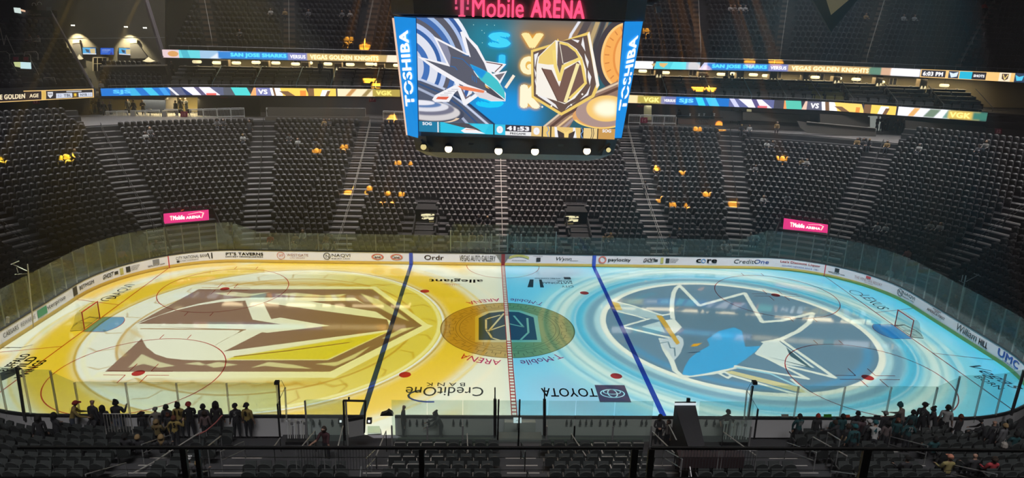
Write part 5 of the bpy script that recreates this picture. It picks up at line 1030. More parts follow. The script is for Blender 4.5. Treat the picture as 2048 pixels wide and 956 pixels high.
th = thing('balcony_railing', (-36, 36, 16.6), 'thin grey railing on top of the upper LED ribbon', 'railing'); b = MB(); L = line(.25, -36, 62)
for (ax, ay), (bx, by) in zip(L[:-1], L[1:]): b.tube([(ax, ay, zUT(ax) + .45), (bx, by, zUT(bx) + .45)], .02, 4)
b.build('top_rail', STEEL, th); b = MB()
for k in range(48): x = -36 + k * 2.07; b.tube([(x, yf(x) + .25, zUT(x) - .1), (x, yf(x) + .25, zUT(x) + .45)], .018, 4)
b.build('rail_posts', STEEL, th)['kind'] = 'stuff'
th = thing('balcony_railing', (-40, 36, 12.3), 'dark handrail on top of the lower LED ribbon in front of the suites', 'railing'); b = MB(); L = line(.2, -43, 55)
for (ax, ay), (bx, by) in zip(L[:-1], L[1:]): b.tube([(ax, ay, zLT(ax) + .28), (bx, by, zLT(bx) + .28)], .03, 4)
b.build('top_rail', STEEL, th); b = MB()
for k in range(50): x = -43 + k * 1.98; b.tube([(x, yf(x) + .2, zLT(x)), (x, yf(x) + .2, zLT(x) + .28)], .02, 4)
b.build('rail_posts', STEEL, th)['kind'] = 'stuff'
# ------------------------------------------------------------------ suites between the two ribbons
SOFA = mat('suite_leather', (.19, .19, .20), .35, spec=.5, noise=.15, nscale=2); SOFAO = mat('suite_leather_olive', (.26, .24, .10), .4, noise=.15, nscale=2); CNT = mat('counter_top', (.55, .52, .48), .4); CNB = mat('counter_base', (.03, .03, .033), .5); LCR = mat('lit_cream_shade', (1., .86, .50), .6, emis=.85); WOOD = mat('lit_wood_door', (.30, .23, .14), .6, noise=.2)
FRW = mat('cream_frame', (.62, .56, .42), .6); BLP = mat('blue_white_post', (.30, .48, .60), .35, .3)
def sofa_proto():
    t = thing('lounge_sofa', (0, 0, 0), '', 'sofa', 'dark lounge sofas in the suites'); b = MB(); b.tube([(-1.0, .25, .78), (1.0, .25, .78)], .17, 8); b.box(-1.0, .1, .2, 1.0, .38, .78); b.build('backrest', SOFA, t, smooth=False)
    b = MB(); b.box(-1.0, -.35, .1, 1.0, .15, .46); b.build('seat', SOFA, t); [MB().box(x - .05, -.38, .05, x + .05, .34, .64).build('armrest', CNB, t) for x in (-1., 0., 1.)]; return t
SP = sofa_proto(); first = [True]
def place_sofa(x, dy, z, lab, olive=False):
    t = SP if first[0] else copy_tree(SP); first[0] = False; t.location = (x, yf(x) + dy, z); t['label'] = lab
    if x > 22: t.rotation_euler = (0, 0, -.16)
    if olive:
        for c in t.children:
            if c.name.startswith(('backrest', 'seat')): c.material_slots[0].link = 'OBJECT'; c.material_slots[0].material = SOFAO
bays = [370, 455, 540, 610, 700, 760, 1290, 1380, 1460, 1530, 1600, 1665, 1755, 1850, 1950]
tier = ['front', 'middle', 'back']
ordn = ['first', 'second', 'third', 'fourth', 'fifth', 'sixth', 'seventh', 'eighth', 'ninth', 'tenth', 'eleventh']
for k, u in enumerate(bays):
    x = xu(u, 160); side = 'left' if u < 1000 else 'right'; kk = k if u < 1000 else k - 6; q = (5 - kk) if u < 1000 else kk
    z = zLT(x); W_ = 2.15
    b = MB()
    for r in range(3):
        b.box(x - W_, yf(x) + .9 + r * .95, z - .1, x + W_, yf(x) + (1.85 + r * .95 if r < 2 else 4.1), z + .10 + r * .38)
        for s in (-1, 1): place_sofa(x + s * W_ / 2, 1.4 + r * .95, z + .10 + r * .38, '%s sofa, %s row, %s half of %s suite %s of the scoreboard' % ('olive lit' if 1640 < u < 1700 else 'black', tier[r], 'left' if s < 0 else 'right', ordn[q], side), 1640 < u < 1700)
    struct(b.build('trim_suite_steps', WGR))
    t = thing('bar_counter', (x, yf(x) + 4.6, z), 'pale topped counter behind the sofas, %s suite %s of the scoreboard' % (ordn[q], side), 'counter', 'bar counters in the suites')
    b = MB(); b.box(x - W_, yf(x) + 4.2, z, x + W_, yf(x) + 4.6, z + 1.98); b.build('counter_base', CNB, t); b = MB(); b.box(x - W_ - .1, yf(x) + 4.1, z + 1.98, x + W_ + .1, yf(x) + 4.75, z + 2.04); b.build('counter_top', CNT, t)
    for s in (-1, 1):
        if (k * 2 + s) % 3 == 0 and u > 900: continue
        lx = x + s * 1.15; zt = z + 2.32 + .06 * ((k + s) % 3); t = thing('drum_lamp', (lx, yf(x) + 6.6, zt), 'glowing cream lamp over %s side of %s suite %s of the scoreboard' % ('left' if s < 0 else 'right', ordn[q], side), 'lamp', 'glowing cream lamps in the suites')
        b = MB(); b.lathe([(.38, -.17), (.50, -.1), (.52, .08), (.42, .17)], (lx, yf(x) + 6.6, zt), 14); b.build('lamp_shade', LCR, t); b = MB(); b.tube([(lx, yf(x) + 6.6, zt + .15), (lx, yf(x) + 6.6, zUB(x) - .1)], .02, 4); b.build('lamp_rod', BLACK, t)
    # glasses, dishes and bottles standing along the counter
    for j in range(3):
        px_ = x - 1.6 + j * 1.5 + random.uniform(-.2, .2); b = MB(); b.lathe([(.05, 0), (.16, .05), (.17, .07)], (px_, yf(x) + 4.45, z + 2.04), 8); o = b.build('serving_dish', WHITE); tag(o, 'pale dish on counter, %s third, %s suite %s of the scoreboard' % (['left', 'middle', 'right'][j], ordn[q], side), 'dish', 'dishes along the suite counters')
    xd = x + W_ + .55
    if k not in (5, 14):
        t = thing('suite_cabinet', (xd, yf(xd) + 5.2, z), 'warm lit wooden cabinet beside %s suite %s of the scoreboard' % (ordn[q], side), 'cabinet', 'wooden cabinets between the suites')
        b = MB(); b.box(xd - .42, yf(xd) + 4.8, z, xd + .42, yf(xd) + 5.6, z + 3.1); b.build('cabinet_body', WOOD, t); b = MB(); b.box(xd - .38, yf(xd) + 4.76, z + .1, xd - .02, yf(xd) + 4.8, z + 3.0); b.box(xd + .02, yf(xd) + 4.76, z + .1, xd + .38, yf(xd) + 4.8, z + 3.0); b.build('cabinet_door', WTP, t)
        b = MB(); b.lathe([(.14, 0), (.05, .3), (.02, .34)], (xd - .2, yf(xd) + 4.7, z + 1.8), 8); b.lathe([(.14, 0), (.05, .3), (.02, .34)], (xd + .2, yf(xd) + 4.7, z + 1.8), 8); b.build('sconce', LCR, t)
    t = thing('suite_divider', (xd, yf(xd) + .6, z), 'slanted %s divider rail right of %s suite %s of the scoreboard' % ('blue lit' if u < 1500 else 'pale', ordn[q], side), 'railing', 'slanted posts between the suites')
    b = MB(); b.tube([(xd, yf(xd) + .5, z + .45), (xd, yf(xd) + 3.8, z + 2.2)], .045, 5); b.tube([(xd, yf(xd) + .5, z), (xd, yf(xd) + .5, z + .5)], .04, 5); b.build('divider_rail', BLP if u < 1500 else STEEL, t)
for x0, x1 in ((-35, -11), (14, 36), (36, 56)): area('suite_light', ((x0 + x1) / 2, yf((x0 + x1) / 2) + 5.6, 15.25), (x1 - x0, 1.8), 520, (1, .80, .48), (0, 0, math.atan2(yf(x1) - yf(x0), x1 - x0)))
# round windows frames on the suite back wall
for k, u in enumerate((394, 470, 556, 655, 720, 1345, 1430, 1510, 1620, 1715, 1800, 1880)):
    x = xu(u, 125); t = thing('picture_frame', (x, yf(x) + 8.1, 14), 'small cream framed panel on suite wall, %s %s of the scoreboard' % (ordn[k if k < 5 else k - 5], 'left' if k < 5 else 'right'), 'frame', 'framed panels on the suite walls')
    b = MB(); z = zLT(x) + 1.95
    for r in ((-.5, 0, -.42, .9), (.42, 0, .5, .9), (-.5, 0, .5, .08), (-.5, .82, .5, .9), (-.04, 0, .04, .9)): b.box(x + r[0], yf(x) + 8.05, z + r[1], x + r[2], yf(x) + 8.16, z + r[3])
    b.build('frame', FRW, t); b = MB(); b.box(x - .42, yf(x) + 8.12, z + .08, x + .42, yf(x) + 8.18, z + .82); b.build('panel', WGR, t)

for x, w_, px_ in ((-22, 24, 150), (30, 26, 130), (48, 12, 60)): area('concourse_fill', (x, yf(x) + 3.2, 11.3 if x > 40 else 11.5), (w_, .4), px_, (1, .92, .85), (math.radians(35), 0, 0))  # added fill lamps under the ribbon, brightening the concourse wall
# ================================================================== left end: grey wall with TVs, end balcony, booth, beams
WLB = mat('wall_end_olive', (.15, .14, .12), .8, noise=.08, nscale=.4)
yw = 43.0
P = [aty(u, v, yw) for u, v in ((90, 185), (330, 185), (330, -120), (60, -120))]; b = MB(); b.add([tuple(p) for p in P] + [(p[0], p[1] + .3, p[2]) for p in P], [(0, 1, 2, 3), (4, 7, 6, 5), (0, 3, 7, 4), (1, 5, 6, 2), (0, 4, 5, 1)]); struct(b.build('wall_end', WLB))
def quadpx(name, px, y, m, par=None, th=.06, uvs=None):
    ys = y if isinstance(y, (list, tuple)) else [y] * len(px); P = [aty(u, v, q) for (u, v), q in zip(px, ys)]; n = len(P); b = MB()
    b.add([tuple(p) for p in P] + [(p[0], p[1] + th, p[2]) for p in P], [tuple(range(n - 1, -1, -1))[::-1], tuple(range(2 * n - 1, n - 1, -1))] + [(i, n + i, n + (i + 1) % n, (i + 1) % n) for i in range(n)])
    o = b.build(name, m, par)
    if uvs: put_uv(o, uvs * 2)
    return o
def rect_px(u0, v0, u1, v1): return [(u0, v0), (u1, v0), (u1, v1), (u0, v1)]
UV4 = [(0, 1), (1, 1), (1, 0), (0, 0)]
BEZ = mat('tv_bezel', (.01, .01, .012), .3)
tvc = Cv(108, 62, (40, 130, 210)); tvc.poly([(0, 0), (70, 0), (40, 62), (0, 62)], col=(60, 175, 235)); tvc.poly([(60, 10), (104, 6), (104, 55), (64, 50)], col=(215, 195, 140)); tvc.poly([(20, 12), (55, 20), (50, 45), (30, 40)], col=(30, 50, 80)); tvc.rect(0, 52, 108, 62, (220, 225, 235)); TV1 = screen_mat('tv_game_picture', tvc.image('tv_game'), 1.)
tvc = Cv(108, 62, (35, 95, 205)); tvc.text('UPCOMING EVENTS', 12, 14, 70, 10, (190, 210, 240), .02); tvc.rect(12, 30, 66, 33, (120, 160, 225)); tvc.rect(12, 40, 60, 43, (120, 160, 225)); tvc.poly([(78, 50), (92, 34), (104, 60), (80, 60)], col=(30, 40, 140)); TV2 = screen_mat('tv_info_picture', tvc.image('tv_info'), 1.)
for px, m, lab in (([(165, 95), (191, 95.5), (192, 109), (166, 108.5)], TV1, 'left television on the olive wall, showing the crest picture'), ([(201, 96), (227, 96), (227, 109.5), (201, 109)], TV2, 'middle television on the olive wall, plain blue with small text'), ([(238, 96), (263, 97), (262, 110.5), (238, 109)], TV1, 'right television on the olive wall, showing the crest picture')):
    A = aty(*px[0], yw); t = thing('television', tuple(A), lab, 'television', 'televisions on the end wall'); quadpx('tv_screen', px, yw - .25, m, t, .05, UV4); quadpx('tv_bezel', [(px[0][0] - 1, px[0][1] - 1), (px[1][0] + 1, px[1][1] - 1), (px[2][0] + 1, px[2][1] + 1), (px[3][0] - 1, px[3][1] + 1)], yw - .19, BEZ, t, .1)
for k, (u, v) in enumerate(((146, 52), (252, 55), (290, 57))):
    A = aty(u, v, yw - .7); t = thing('track_spotlight', tuple(A), '%s small white spotlight cluster above the olive end wall' % ['leftmost', 'middle', 'rightmost'][k], 'spotlight', 'spotlights above the end wall'); b = MB()
    for q in (-1, 0, 1): b.tube([(A[0] + q * .16, A[1], A[2]), (A[0] + q * .16, A[1], A[2] + .14)], .05, 6)
    b.build('lamp_heads', mat('lit_white_lamp', (1, .97, .85), .5, emis=2.5), t); b = MB(); b.bar((A[0] - .3, A[1], A[2] + .17), (A[0] + .3, A[1], A[2] + .17), .04); b.build('lamp_bar', BLACK, t)
    if k < 2:
        l = bpy.data.lights.new('track_light', 'SPOT'); l.energy = 2600; l.color = (1, .86, .50); l.spot_size = 1.5; l.spot_blend = .7; q = bpy.data.objects.new('track_light', l); scene.collection.objects.link(q); q.location = (A[0], A[1] - .5, A[2] - .15); q.rotation_euler = (math.radians(20), 0, 0)
for u, lab in ((152, 'left'), (267, 'right')):   # wall return boxes
    A = aty(u, 82, yw); t = thing('wall_canopy', tuple(A), 'pale edged canopy box beside the televisions, %s one' % lab, 'canopy'); quadpx('canopy_lip', rect_px(u - 7, 80, u + 7, 86), yw - .35, WWM, t, .3); quadpx('canopy_shade', [(u - 7, 87), (u + 8, 87), (u + (14 if u < 200 else 30), 117), (u - 6, 117)], yw - .3, WGR, t, .2)
t = thing('glazed_door', tuple(aty(200, 140, yw)), 'white framed glazed door below the televisions', 'door'); o = quadpx('door_glass', rect_px(186, 115, 214, 142), yw - .15, BEZ, t)
for r in ((185, 114, 187, 142), (213, 114, 216, 142), (185, 114, 216, 116), (194, 115, 195, 142), (204, 115, 205, 142), (186, 127, 214, 128)): quadpx('door_frame', rect_px(*r), yw - .25, FRW, t, .08)
t = thing('bar_counter', tuple(aty(265, 135, yw - 4)), 'long counter with small dishes below the end wall televisions', 'counter'); quadpx('counter_top', [(200, 131), (330, 129), (330, 132), (200, 134)], yw - 4, CNT, t, .6); quadpx('counter_base', [(205, 134), (330, 132), (335, 150), (210, 152)], yw - 3.9, CNB, t, .5)
for k, (u, v, w_) in enumerate(((298, 124, 22), (160, 119, 12))):
    P0 = aty(u, v, yw - 3.8); b = MB(); b.lathe([(w_ * .012, 0), (w_ * .03, .12), (w_ * .02, .2), (.05, .5), (.03, .55)], tuple(P0), 12); o = b.build('lit_centrepiece', LCR); tag(o, ['glowing cream centrepiece at the right end of the end wall counter', 'small glowing centrepiece left of the glazed door'][k], 'centrepiece')
# terrace and seats in front of that wall
es = []
b = MB()
for r in range(5):
    y = 37.2 + r * .9; z = aty(260, 176 - r * 9.5, y)[2]; x0, x1 = aty(200 + r * 2, 170, y)[0], aty(330, 170, y)[0]; b.box(x0, y - .45, z - 1.2, x1, y + .45, z)
    x = x0 + .3
    while x < x1 - .3: es.append((x, y, z, 0, r)); x += .56
struct(b.build('terrace_end', CONCD)); o = merge_seats('suite_seats', es, SEATU, SV, SF); tag(o, 'short rows of dark seats below the wall with three televisions', 'seats', kind='stuff')
# end balcony facing the rink at far left
A0 = Vector((*aty(192, 182, 34.6)[:2], 0)); tdir = Vector((-.80, -.60, 0)); nrm = Vector((-.60, .80, 0)); ang = math.atan2(.60, .80); es = []; b = MB(); zb = aty(192, 176, 34.6)[2] + .1
for r in range(13):
    z = zb + r * .50; L = 17.; sh = r * .15; o0 = A0 + nrm * (r * .86 + .6) + tdir * sh; p = [o0, o0 + tdir * L, o0 + tdir * L + nrm * .88, o0 + nrm * .88]
    b.add([(q.x, q.y, z - .6) for q in p] + [(q.x, q.y, z) for q in p], [(4, 7, 6, 5), (0, 4, 5, 1), (1, 5, 6, 2), (3, 7, 4, 0)])
    for k in range(int(L / .56)):
        if 9 <= k <= 10: continue
        q = o0 + tdir * (.4 + k * .56) + nrm * .35; es.append((q.x, q.y, z, ang, r))
struct(b.build('terrace_end_balcony', CONCD)); es = [s for s in es if infr(s[0], s[1], s[2], 100)]; o = merge_seats('balcony_seats', es, SEATU, SV, SF); tag(o, 'dark seats of the end balcony at the far upper left', 'seats', kind='stuff')
BEAM = mat('pale_mauve_beam', (.30, .26, .30), .5, noise=.1)
def beam(px0, px1, y0, y1, w_, lab, m=BEAM):
    A, B = aty(*px0, y0), aty(*px1, y1); t = thing('sloped_beam', tuple(A), lab, 'beam'); b = MB(); b.bar(tuple(A), tuple(B), w_, w_ * 1.4); b.build('beam', m, t); b = MB(); b.tube([tuple(A + np.array([0, -.1, .35])), tuple(B + np.array([0, -.1, .35]))], .03, 5); b.build('beam_rail', STEEL, t)
beam((104, 28), (186, 176), 38, 34.5, .16, 'thin mauve sloping edge beam of the end balcony at upper left'); beam((290, -6), (328, 116), 38.5, 36.2, .34, 'thick pale mauve sloping beam left of the upper LED ribbon')
t = thing('broadcast_booth', tuple(aty(70, 34, 42)), 'dark broadcast booth with pale lettering and two screens at top left', 'booth'); quadpx('booth_front', [(52, 20), (104, 21), (104, 35), (52, 34)], 42, DARKG, t, 1.2); quadpx('booth_floor', [(30, 22), (52, 22), (52, 34), (32, 32)], 42, DARKG, t, 1.0)
quadpx('booth_screen', [(27, 15), (40, 16), (42, 27), (29, 25)], 41.6, mat('lit_pale_screen', (.75, .9, .85), .5, emis=.9), t); quadpx('booth_screen', [(41, 18), (50, 21), (50, 24), (42, 22)], 41.6, LOR, t); quadpx('booth_panel', rect_px(93, 14, 102, 21), 41.8, GY, t); px_text('allegiant', (54, 32), (83, 32), .30, 41.9, CNT, .01, t)
for k, (u, v) in enumerate(((68, 10), (79, 8))):
    P0 = aty(u, v, 42.3); b = MB(); b.tube([tuple(P0 + np.array([.22 * math.cos(a), 0, .22 * math.sin(a)])) for a in np.linspace(-.4, 3.6, 8)], .03, 5); o = b.build('hooped_lamp', WHITE); tag(o, ['left pale hoop lamp above the broadcast booth', 'right pale hoop lamp above the broadcast booth'][k], 'lamp')
t = thing('wall_screen', tuple(aty(45, 130, 34)), 'bright pale screen hung in the end balcony at far left', 'screen'); quadpx('screen_panel', [(27, 124), (41, 124), (41, 135), (30, 133)], 33.2, mat('lit_lime', (.70, .78, .36), .5, emis=.8), t); quadpx('screen_panel', [(41, 124), (61, 125), (62, 138), (41, 137)], 33.2, mat('lit_aqua', (.62, .86, .90), .5, emis=.95), t)
for k, r in enumerate(((26, 114, 36, 121), (47, 114, 56, 121))): o = quadpx('row_sign', rect_px(*r), 33.0, mat('sign_pink', (.42, .07, .12), .5), None); tag(o, ['left dull pink sign on the end balcony rail', 'right dull pink sign on the end balcony rail'][k], 'sign')
for k, pts in enumerate(([(-4, 103), (12, 103), (18, 108), (20, 118)], [(18, 130), (20, 108), (58, 108), (61, 112), (62, 130)], [(48, 112), (50, 104), (72, 103), (76, 108), (76, 120)], [(25, 168), (26, 157), (50, 156), (53, 168)], [(86, 165), (88, 155), (108, 155), (113, 168)], [(64, 168), (66, 165), (95, 165)], [(0, 55), (8, 90), (12, 70), (30, 110)], [(62, 120), (86, 165)], [(22, 125), (42, 155)])):
    b = MB(); b.tube([tuple(aty(u, v, 33.4)) for u, v in pts], .04, 5); o = b.build('tube_railing', RAILW); tag(o, 'pale tube railing in the end balcony, %s piece from the upper left' % ordn[k], 'railing')
b = MB(); b.tube([tuple(aty(-10, 79, 36)), tuple(aty(150, 77, 36)), tuple(aty(330, 75, 36))], .03, 5); o = b.build('safety_cable', STEEL); tag(o, 'thin pale cable stretched across the end wall and balcony', 'cable')
# ================================================================== things hanging at the top right
t = thing('hanging_pyramid', (18, 4, 26), 'upside down golden pyramid point with dark wings hanging at the top right', 'hanging decoration')
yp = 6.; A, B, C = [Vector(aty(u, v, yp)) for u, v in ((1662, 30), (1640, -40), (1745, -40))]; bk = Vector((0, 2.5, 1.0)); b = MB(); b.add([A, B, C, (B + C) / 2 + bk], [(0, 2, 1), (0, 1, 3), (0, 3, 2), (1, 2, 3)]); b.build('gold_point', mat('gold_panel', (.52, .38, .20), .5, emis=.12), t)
b = MB(); Q = [Vector(aty(u, v, yp + .6)) for u, v in ((1662, 64), (1592, -60), (1765, -60))]; b.prism(Q, (0, .3, 0)); b.build('dark_wing', mat('wing_dark', (.06, .05, .045), .7), t)
t = thing('speaker_array', tuple(aty(1310, 8, -1)), 'grey curved hanging speaker array right above the scoreboard corner', 'speaker')
for k in range(5): quadpx('speaker_cabinet', [(1286 + k * 9, 9 - k * 4), (1306 + k * 9, 11 - k * 4.5), (1309 + k * 9, 6 - k * 4), (1290 + k * 9, 4 - k * 4)], -1 + k * .2, GY, t, .5)
quadpx('speaker_bracket', [(1312, 13), (1321, 12), (1323, 24), (1314, 26)], -1, GY, t, .2)
# ================================================================== concourse: fences, walls, numbers, lit hall
zc = row_z(NR - 1) + .05
def fence(pa, pb, y, n, lab, m=WHITE, h=.95):
    A, B = aty(*pa, y), aty(*pb, y); t = thing('fence_panels', tuple(A), lab, 'fence')
    for k in range(n):
        P0 = A + (B - A) * (k + .03) / n; P1 = A + (B - A) * (k + .97) / n; b = MB()
        for z in (h, h - .12, .05): b.tube([(P0[0], P0[1], P0[2] + z), (P1[0], P1[1], P1[2] + z)], .035, 4)
        for P_ in (P0, P1): b.tube([(P_[0], P_[1], P_[2] - .15), (P_[0], P_[1], P_[2] + h)], .035, 4)
        for q in range(1, 10): x = P0 + (P1 - P0) * q / 10; b.bar((x[0], x[1], x[2] + .05), (x[0], x[1], x[2] + h - .12), .02)
        b.build('fence_panel', m, t)
    return t
ye = 35.8
fence((213, 240), (258, 239), ye, 2, 'pale fence panels on the far left concourse, left of the grey pillar'); fence((262, 239), (322, 237), ye, 2, 'pale fence panels between the two grey posts on the far left concourse'); fence((330, 236), (358, 236), ye, 1, 'single pale fence panel right of the second grey post'); fence((380, 236), (490, 233), ye, 4, 'row of pale fence panels left of section seventeen')
fence((533, 233), (732, 234), ye, 8, 'long row of eight pale fence panels above section seventeen'); fence((766, 239), (812, 240), ye, 2, 'pale fence panels beside the scoreboard, lit golden'); fence((1256, 246), (1352, 248), ye, 4, 'pale fence panels above the seats right of the scoreboard')
PKS = mat('number_sign_red', (.30, .03, .07), .5); NUM = mat('number_print', (.62, .30, .34), .5, emis=.05)
for u, v, s, y in ((368, 229, '18', 35.6), (640, 226, '17', 35.6), (745, 199, '17', 36.5), (448, 191, '18', 36.5), (72, 203, '19', 33), (1281, 209, '14', 36.5), (1288, 241, '14', 35.6), (1690, 257, '13', 34.0), (1997, 263, '12', 30.8)):
    t = thing('number_sign', tuple(aty(u, v, y)), 'small red sign numbered %s, %s' % (s, {368: 'on the far left fence panels', 640: 'on the long row of eight fence panels', 745: 'hanging under the ribbon just left of the scoreboard', 448: 'hanging under the left ribbon', 72: 'hanging under the short end ribbon', 1281: 'hanging under the ribbon just right of the scoreboard', 1288: 'on the fence right of the scoreboard', 1690: 'on the brown boxed wall at right', 1997: 'on the wall at the far right edge'}[u]), 'sign'); quadpx('sign_plate', rect_px(u - 7, v - 6, u + 7, v + 5), y, PKS, t); px_text(s, (u - 4, v + 3), (u + 4, v + 3), .36, y - .04, NUM, .03, t)
# walls and fascias along the concourse
for px, y, nm_, m in (([(1440, 221), (1592, 228), (1592, 246), (1440, 241)], 35.6, 'wall_box', WGR), ([(1486, 224), (1620, 230), (1620, 247), (1486, 240)], 35.2, 'wall_box', WTP), ([(1640, 228), (1740, 234), (1740, 254), (1640, 246)], 33.6, 'wall_box', WTP), ([(1595, 243), (1615, 245), (1752, 257), (1752, 277), (1615, 266), (1600, 255)], 32.0, 'wall_box', WTP), ([(1812, 241), (1972, 254), (1972, 272), (1812, 262)], 32.2, 'wall_box', WTP), ([(1972, 256), (2060, 262), (2060, 286), (1972, 275)], 31.5, 'wall_box', WTP), ([(118, 188), (178, 188), (178, 238), (118, 238)], 36.0, 'pillar', WTP), ([(395, 192), (520, 190), (520, 232), (395, 232)], 37.6, 'wall_box', WGR), ([(535, 215), (730, 217), (730, 238), (535, 237)], 35.4, 'wall_box', WTP), ([(530, 233), (738, 234), (738, 242), (530, 241)], 34.7, 'wall_edge', WTP)):
    o = quadpx('trim_concourse', px, y, m, None, .2); struct(o)
b = MB(); A, B = aty(1614, 243.5, 31.9), aty(1752, 256.5, 31.9); b.bar(tuple(A), tuple(B), .12, .06); struct(b.build('trim_ledge', CNT))
# warm lit hall at the far left and small bright doorway at the right
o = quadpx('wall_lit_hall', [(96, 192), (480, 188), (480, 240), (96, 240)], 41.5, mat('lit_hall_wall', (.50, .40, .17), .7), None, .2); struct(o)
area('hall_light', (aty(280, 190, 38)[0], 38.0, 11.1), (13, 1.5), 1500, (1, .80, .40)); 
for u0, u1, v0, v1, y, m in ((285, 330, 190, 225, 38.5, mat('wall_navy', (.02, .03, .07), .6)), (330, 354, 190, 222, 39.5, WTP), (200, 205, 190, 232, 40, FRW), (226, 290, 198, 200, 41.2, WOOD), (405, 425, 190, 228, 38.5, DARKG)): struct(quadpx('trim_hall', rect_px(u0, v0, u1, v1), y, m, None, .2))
struct(quadpx('trim_doorway', rect_px(1737, 232, 1762, 262), 37.5, mat('lit_doorway', (.55, .60, .55), .6, emis=.35), None, .1)); struct(quadpx('trim_doorway', rect_px(1288, 208, 1303, 240), 38, mat('lit_doorway_warm', (.42, .40, .22), .6, emis=.3), None, .1)); struct(quadpx('trim_doorway', rect_px(1494, 212, 1503, 232), 38, MATS['lit_doorway_warm'], None, .1))
for k in range(2): u = 265 + k * 63; t = thing('concourse_post', tuple(aty(u, 240, ye)), 'pale grey box post between the fence panels, %s one' % ('left' if k == 0 else 'right'), 'post'); quadpx('post_body', rect_px(u - 4.5, 222, u + 4.5, 240), ye - .1, RAILW, t, .3)
t = thing('drinks_bar', tuple(aty(1405, 245, 34.8)), 'dark bar with brown lettered front on the concourse right of the scoreboard', 'bar'); quadpx('bar_front', [(1356, 235), (1445, 238), (1445, 251), (1356, 248)], 34.6, mat('bar_brown', (.16, .10, .08), .6), t); quadpx('bar_top', [(1354, 231), (1446, 234), (1446, 237), (1354, 234)], 34.5, BLACK, t, .5); px_text('GOLDEN', (1390, 246), (1416, 246.5), .34, 34.5, CNT, .01, t)
for k, u in enumerate((1380, 1398, 1408, 1428)): P0 = aty(u, 231.5, 34.8); b = MB(); b.lathe([(.09, 0), (.05, .12), (.12, .25)], tuple(P0), 8); o = b.build('bar_glass', WHITE); tag(o, '%s pale glass on the dark bar top right of the scoreboard' % ordn[k], 'glass')
# balcony stand lamps in the lit hall: bar stools
for k, u in enumerate((362, 378, 300, 255)): P0 = aty(u, 226, 36.5); t = thing('bar_stool', tuple(P0), 'dark bar stool on the lit far left concourse, %s from the left' % ['third', 'fourth', 'second', 'first'][k], 'stool', 'stools on the far left concourse'); b = MB(); b.lathe([(.26, 0), (.28, .3), (.2, .45)], tuple(P0), 10); b.build('stool_seat', BLACK, t); b = MB(); [b.tube([tuple(P0), (P0[0] + q * .2, P0[1], P0[2] - .8)], .03, 4) for q in (-1, 1)]; b.build('stool_legs', BLACK, t)
# ================================================================== tunnels of the far stand and their signs
gs = Cv(150, 74, (30, 26, 20)); gs.poly([(8, 12), (60, 6), (140, 10), (144, 24), (80, 30), (140, 40), (138, 64), (90, 70), (84, 56), (40, 66), (10, 60), (30, 40), (6, 30)], col=(250, 240, 190)); gs.text('GOLDEN KNIGHTS', 14, 26, 120, 20, (40, 34, 24), .05); gs.poly([(96, 12), (120, 8), (116, 22)], col=(40, 34, 24)); gs.poly([(20, 48), (40, 44), (34, 60)], col=(40, 34, 24)); GSM = screen_mat('tunnel_sign_picture', gs.image('tunnel_sign'), 1.)
TUN = mat('tunnel_black', (.012, .012, .013), .8); TGLOW = mat('tunnel_light_glow', (.45, .36, .16), .6, emis=.25)  # warm light in the tunnel mouth is put in as a glowing gold strip
for s, side, px, gp in ((-1, 'left', [(841, 426), (871, 426), (869, 441), (841, 440)], [(858, 442), (868, 442), (864, 478), (860, 470)]), (1, 'right', [(1130, 430), (1159, 431), (1158, 445), (1130, 444)], [(1130, 446), (1147, 446), (1138, 478), (1136, 478)])):
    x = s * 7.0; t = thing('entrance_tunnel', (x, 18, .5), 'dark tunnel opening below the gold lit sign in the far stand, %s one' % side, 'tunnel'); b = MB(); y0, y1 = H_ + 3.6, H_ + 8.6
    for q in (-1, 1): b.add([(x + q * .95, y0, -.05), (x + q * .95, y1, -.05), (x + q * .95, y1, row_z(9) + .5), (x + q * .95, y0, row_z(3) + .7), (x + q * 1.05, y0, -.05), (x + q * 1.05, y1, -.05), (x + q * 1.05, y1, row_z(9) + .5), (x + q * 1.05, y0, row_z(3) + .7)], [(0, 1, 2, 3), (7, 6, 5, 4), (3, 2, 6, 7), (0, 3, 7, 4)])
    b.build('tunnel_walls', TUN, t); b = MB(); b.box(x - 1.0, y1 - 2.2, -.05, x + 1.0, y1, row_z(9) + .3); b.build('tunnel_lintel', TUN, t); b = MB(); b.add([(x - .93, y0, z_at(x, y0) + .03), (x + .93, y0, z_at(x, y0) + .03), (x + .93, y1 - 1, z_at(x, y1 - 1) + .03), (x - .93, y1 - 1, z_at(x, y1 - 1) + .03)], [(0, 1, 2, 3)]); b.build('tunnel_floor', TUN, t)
    g = thing('lit_sign', tuple(aty(*px[0], y1 - 1.1)), 'small bright gold and white sign over the %s tunnel of the far stand' % side, 'sign'); quadpx('sign_face', px, y1 - 2.35, GSM, g, .08, UV4); quadpx('tunnel_light_strip', gp, y1 - 2.32, TGLOW, t, .05)
PINK = mat('lit_sign_pink', rgb(232, 52, 130), .5, emis=1.); LYE = mat('lit_sign_print', (1, .93, .75), .5, emis=1.)
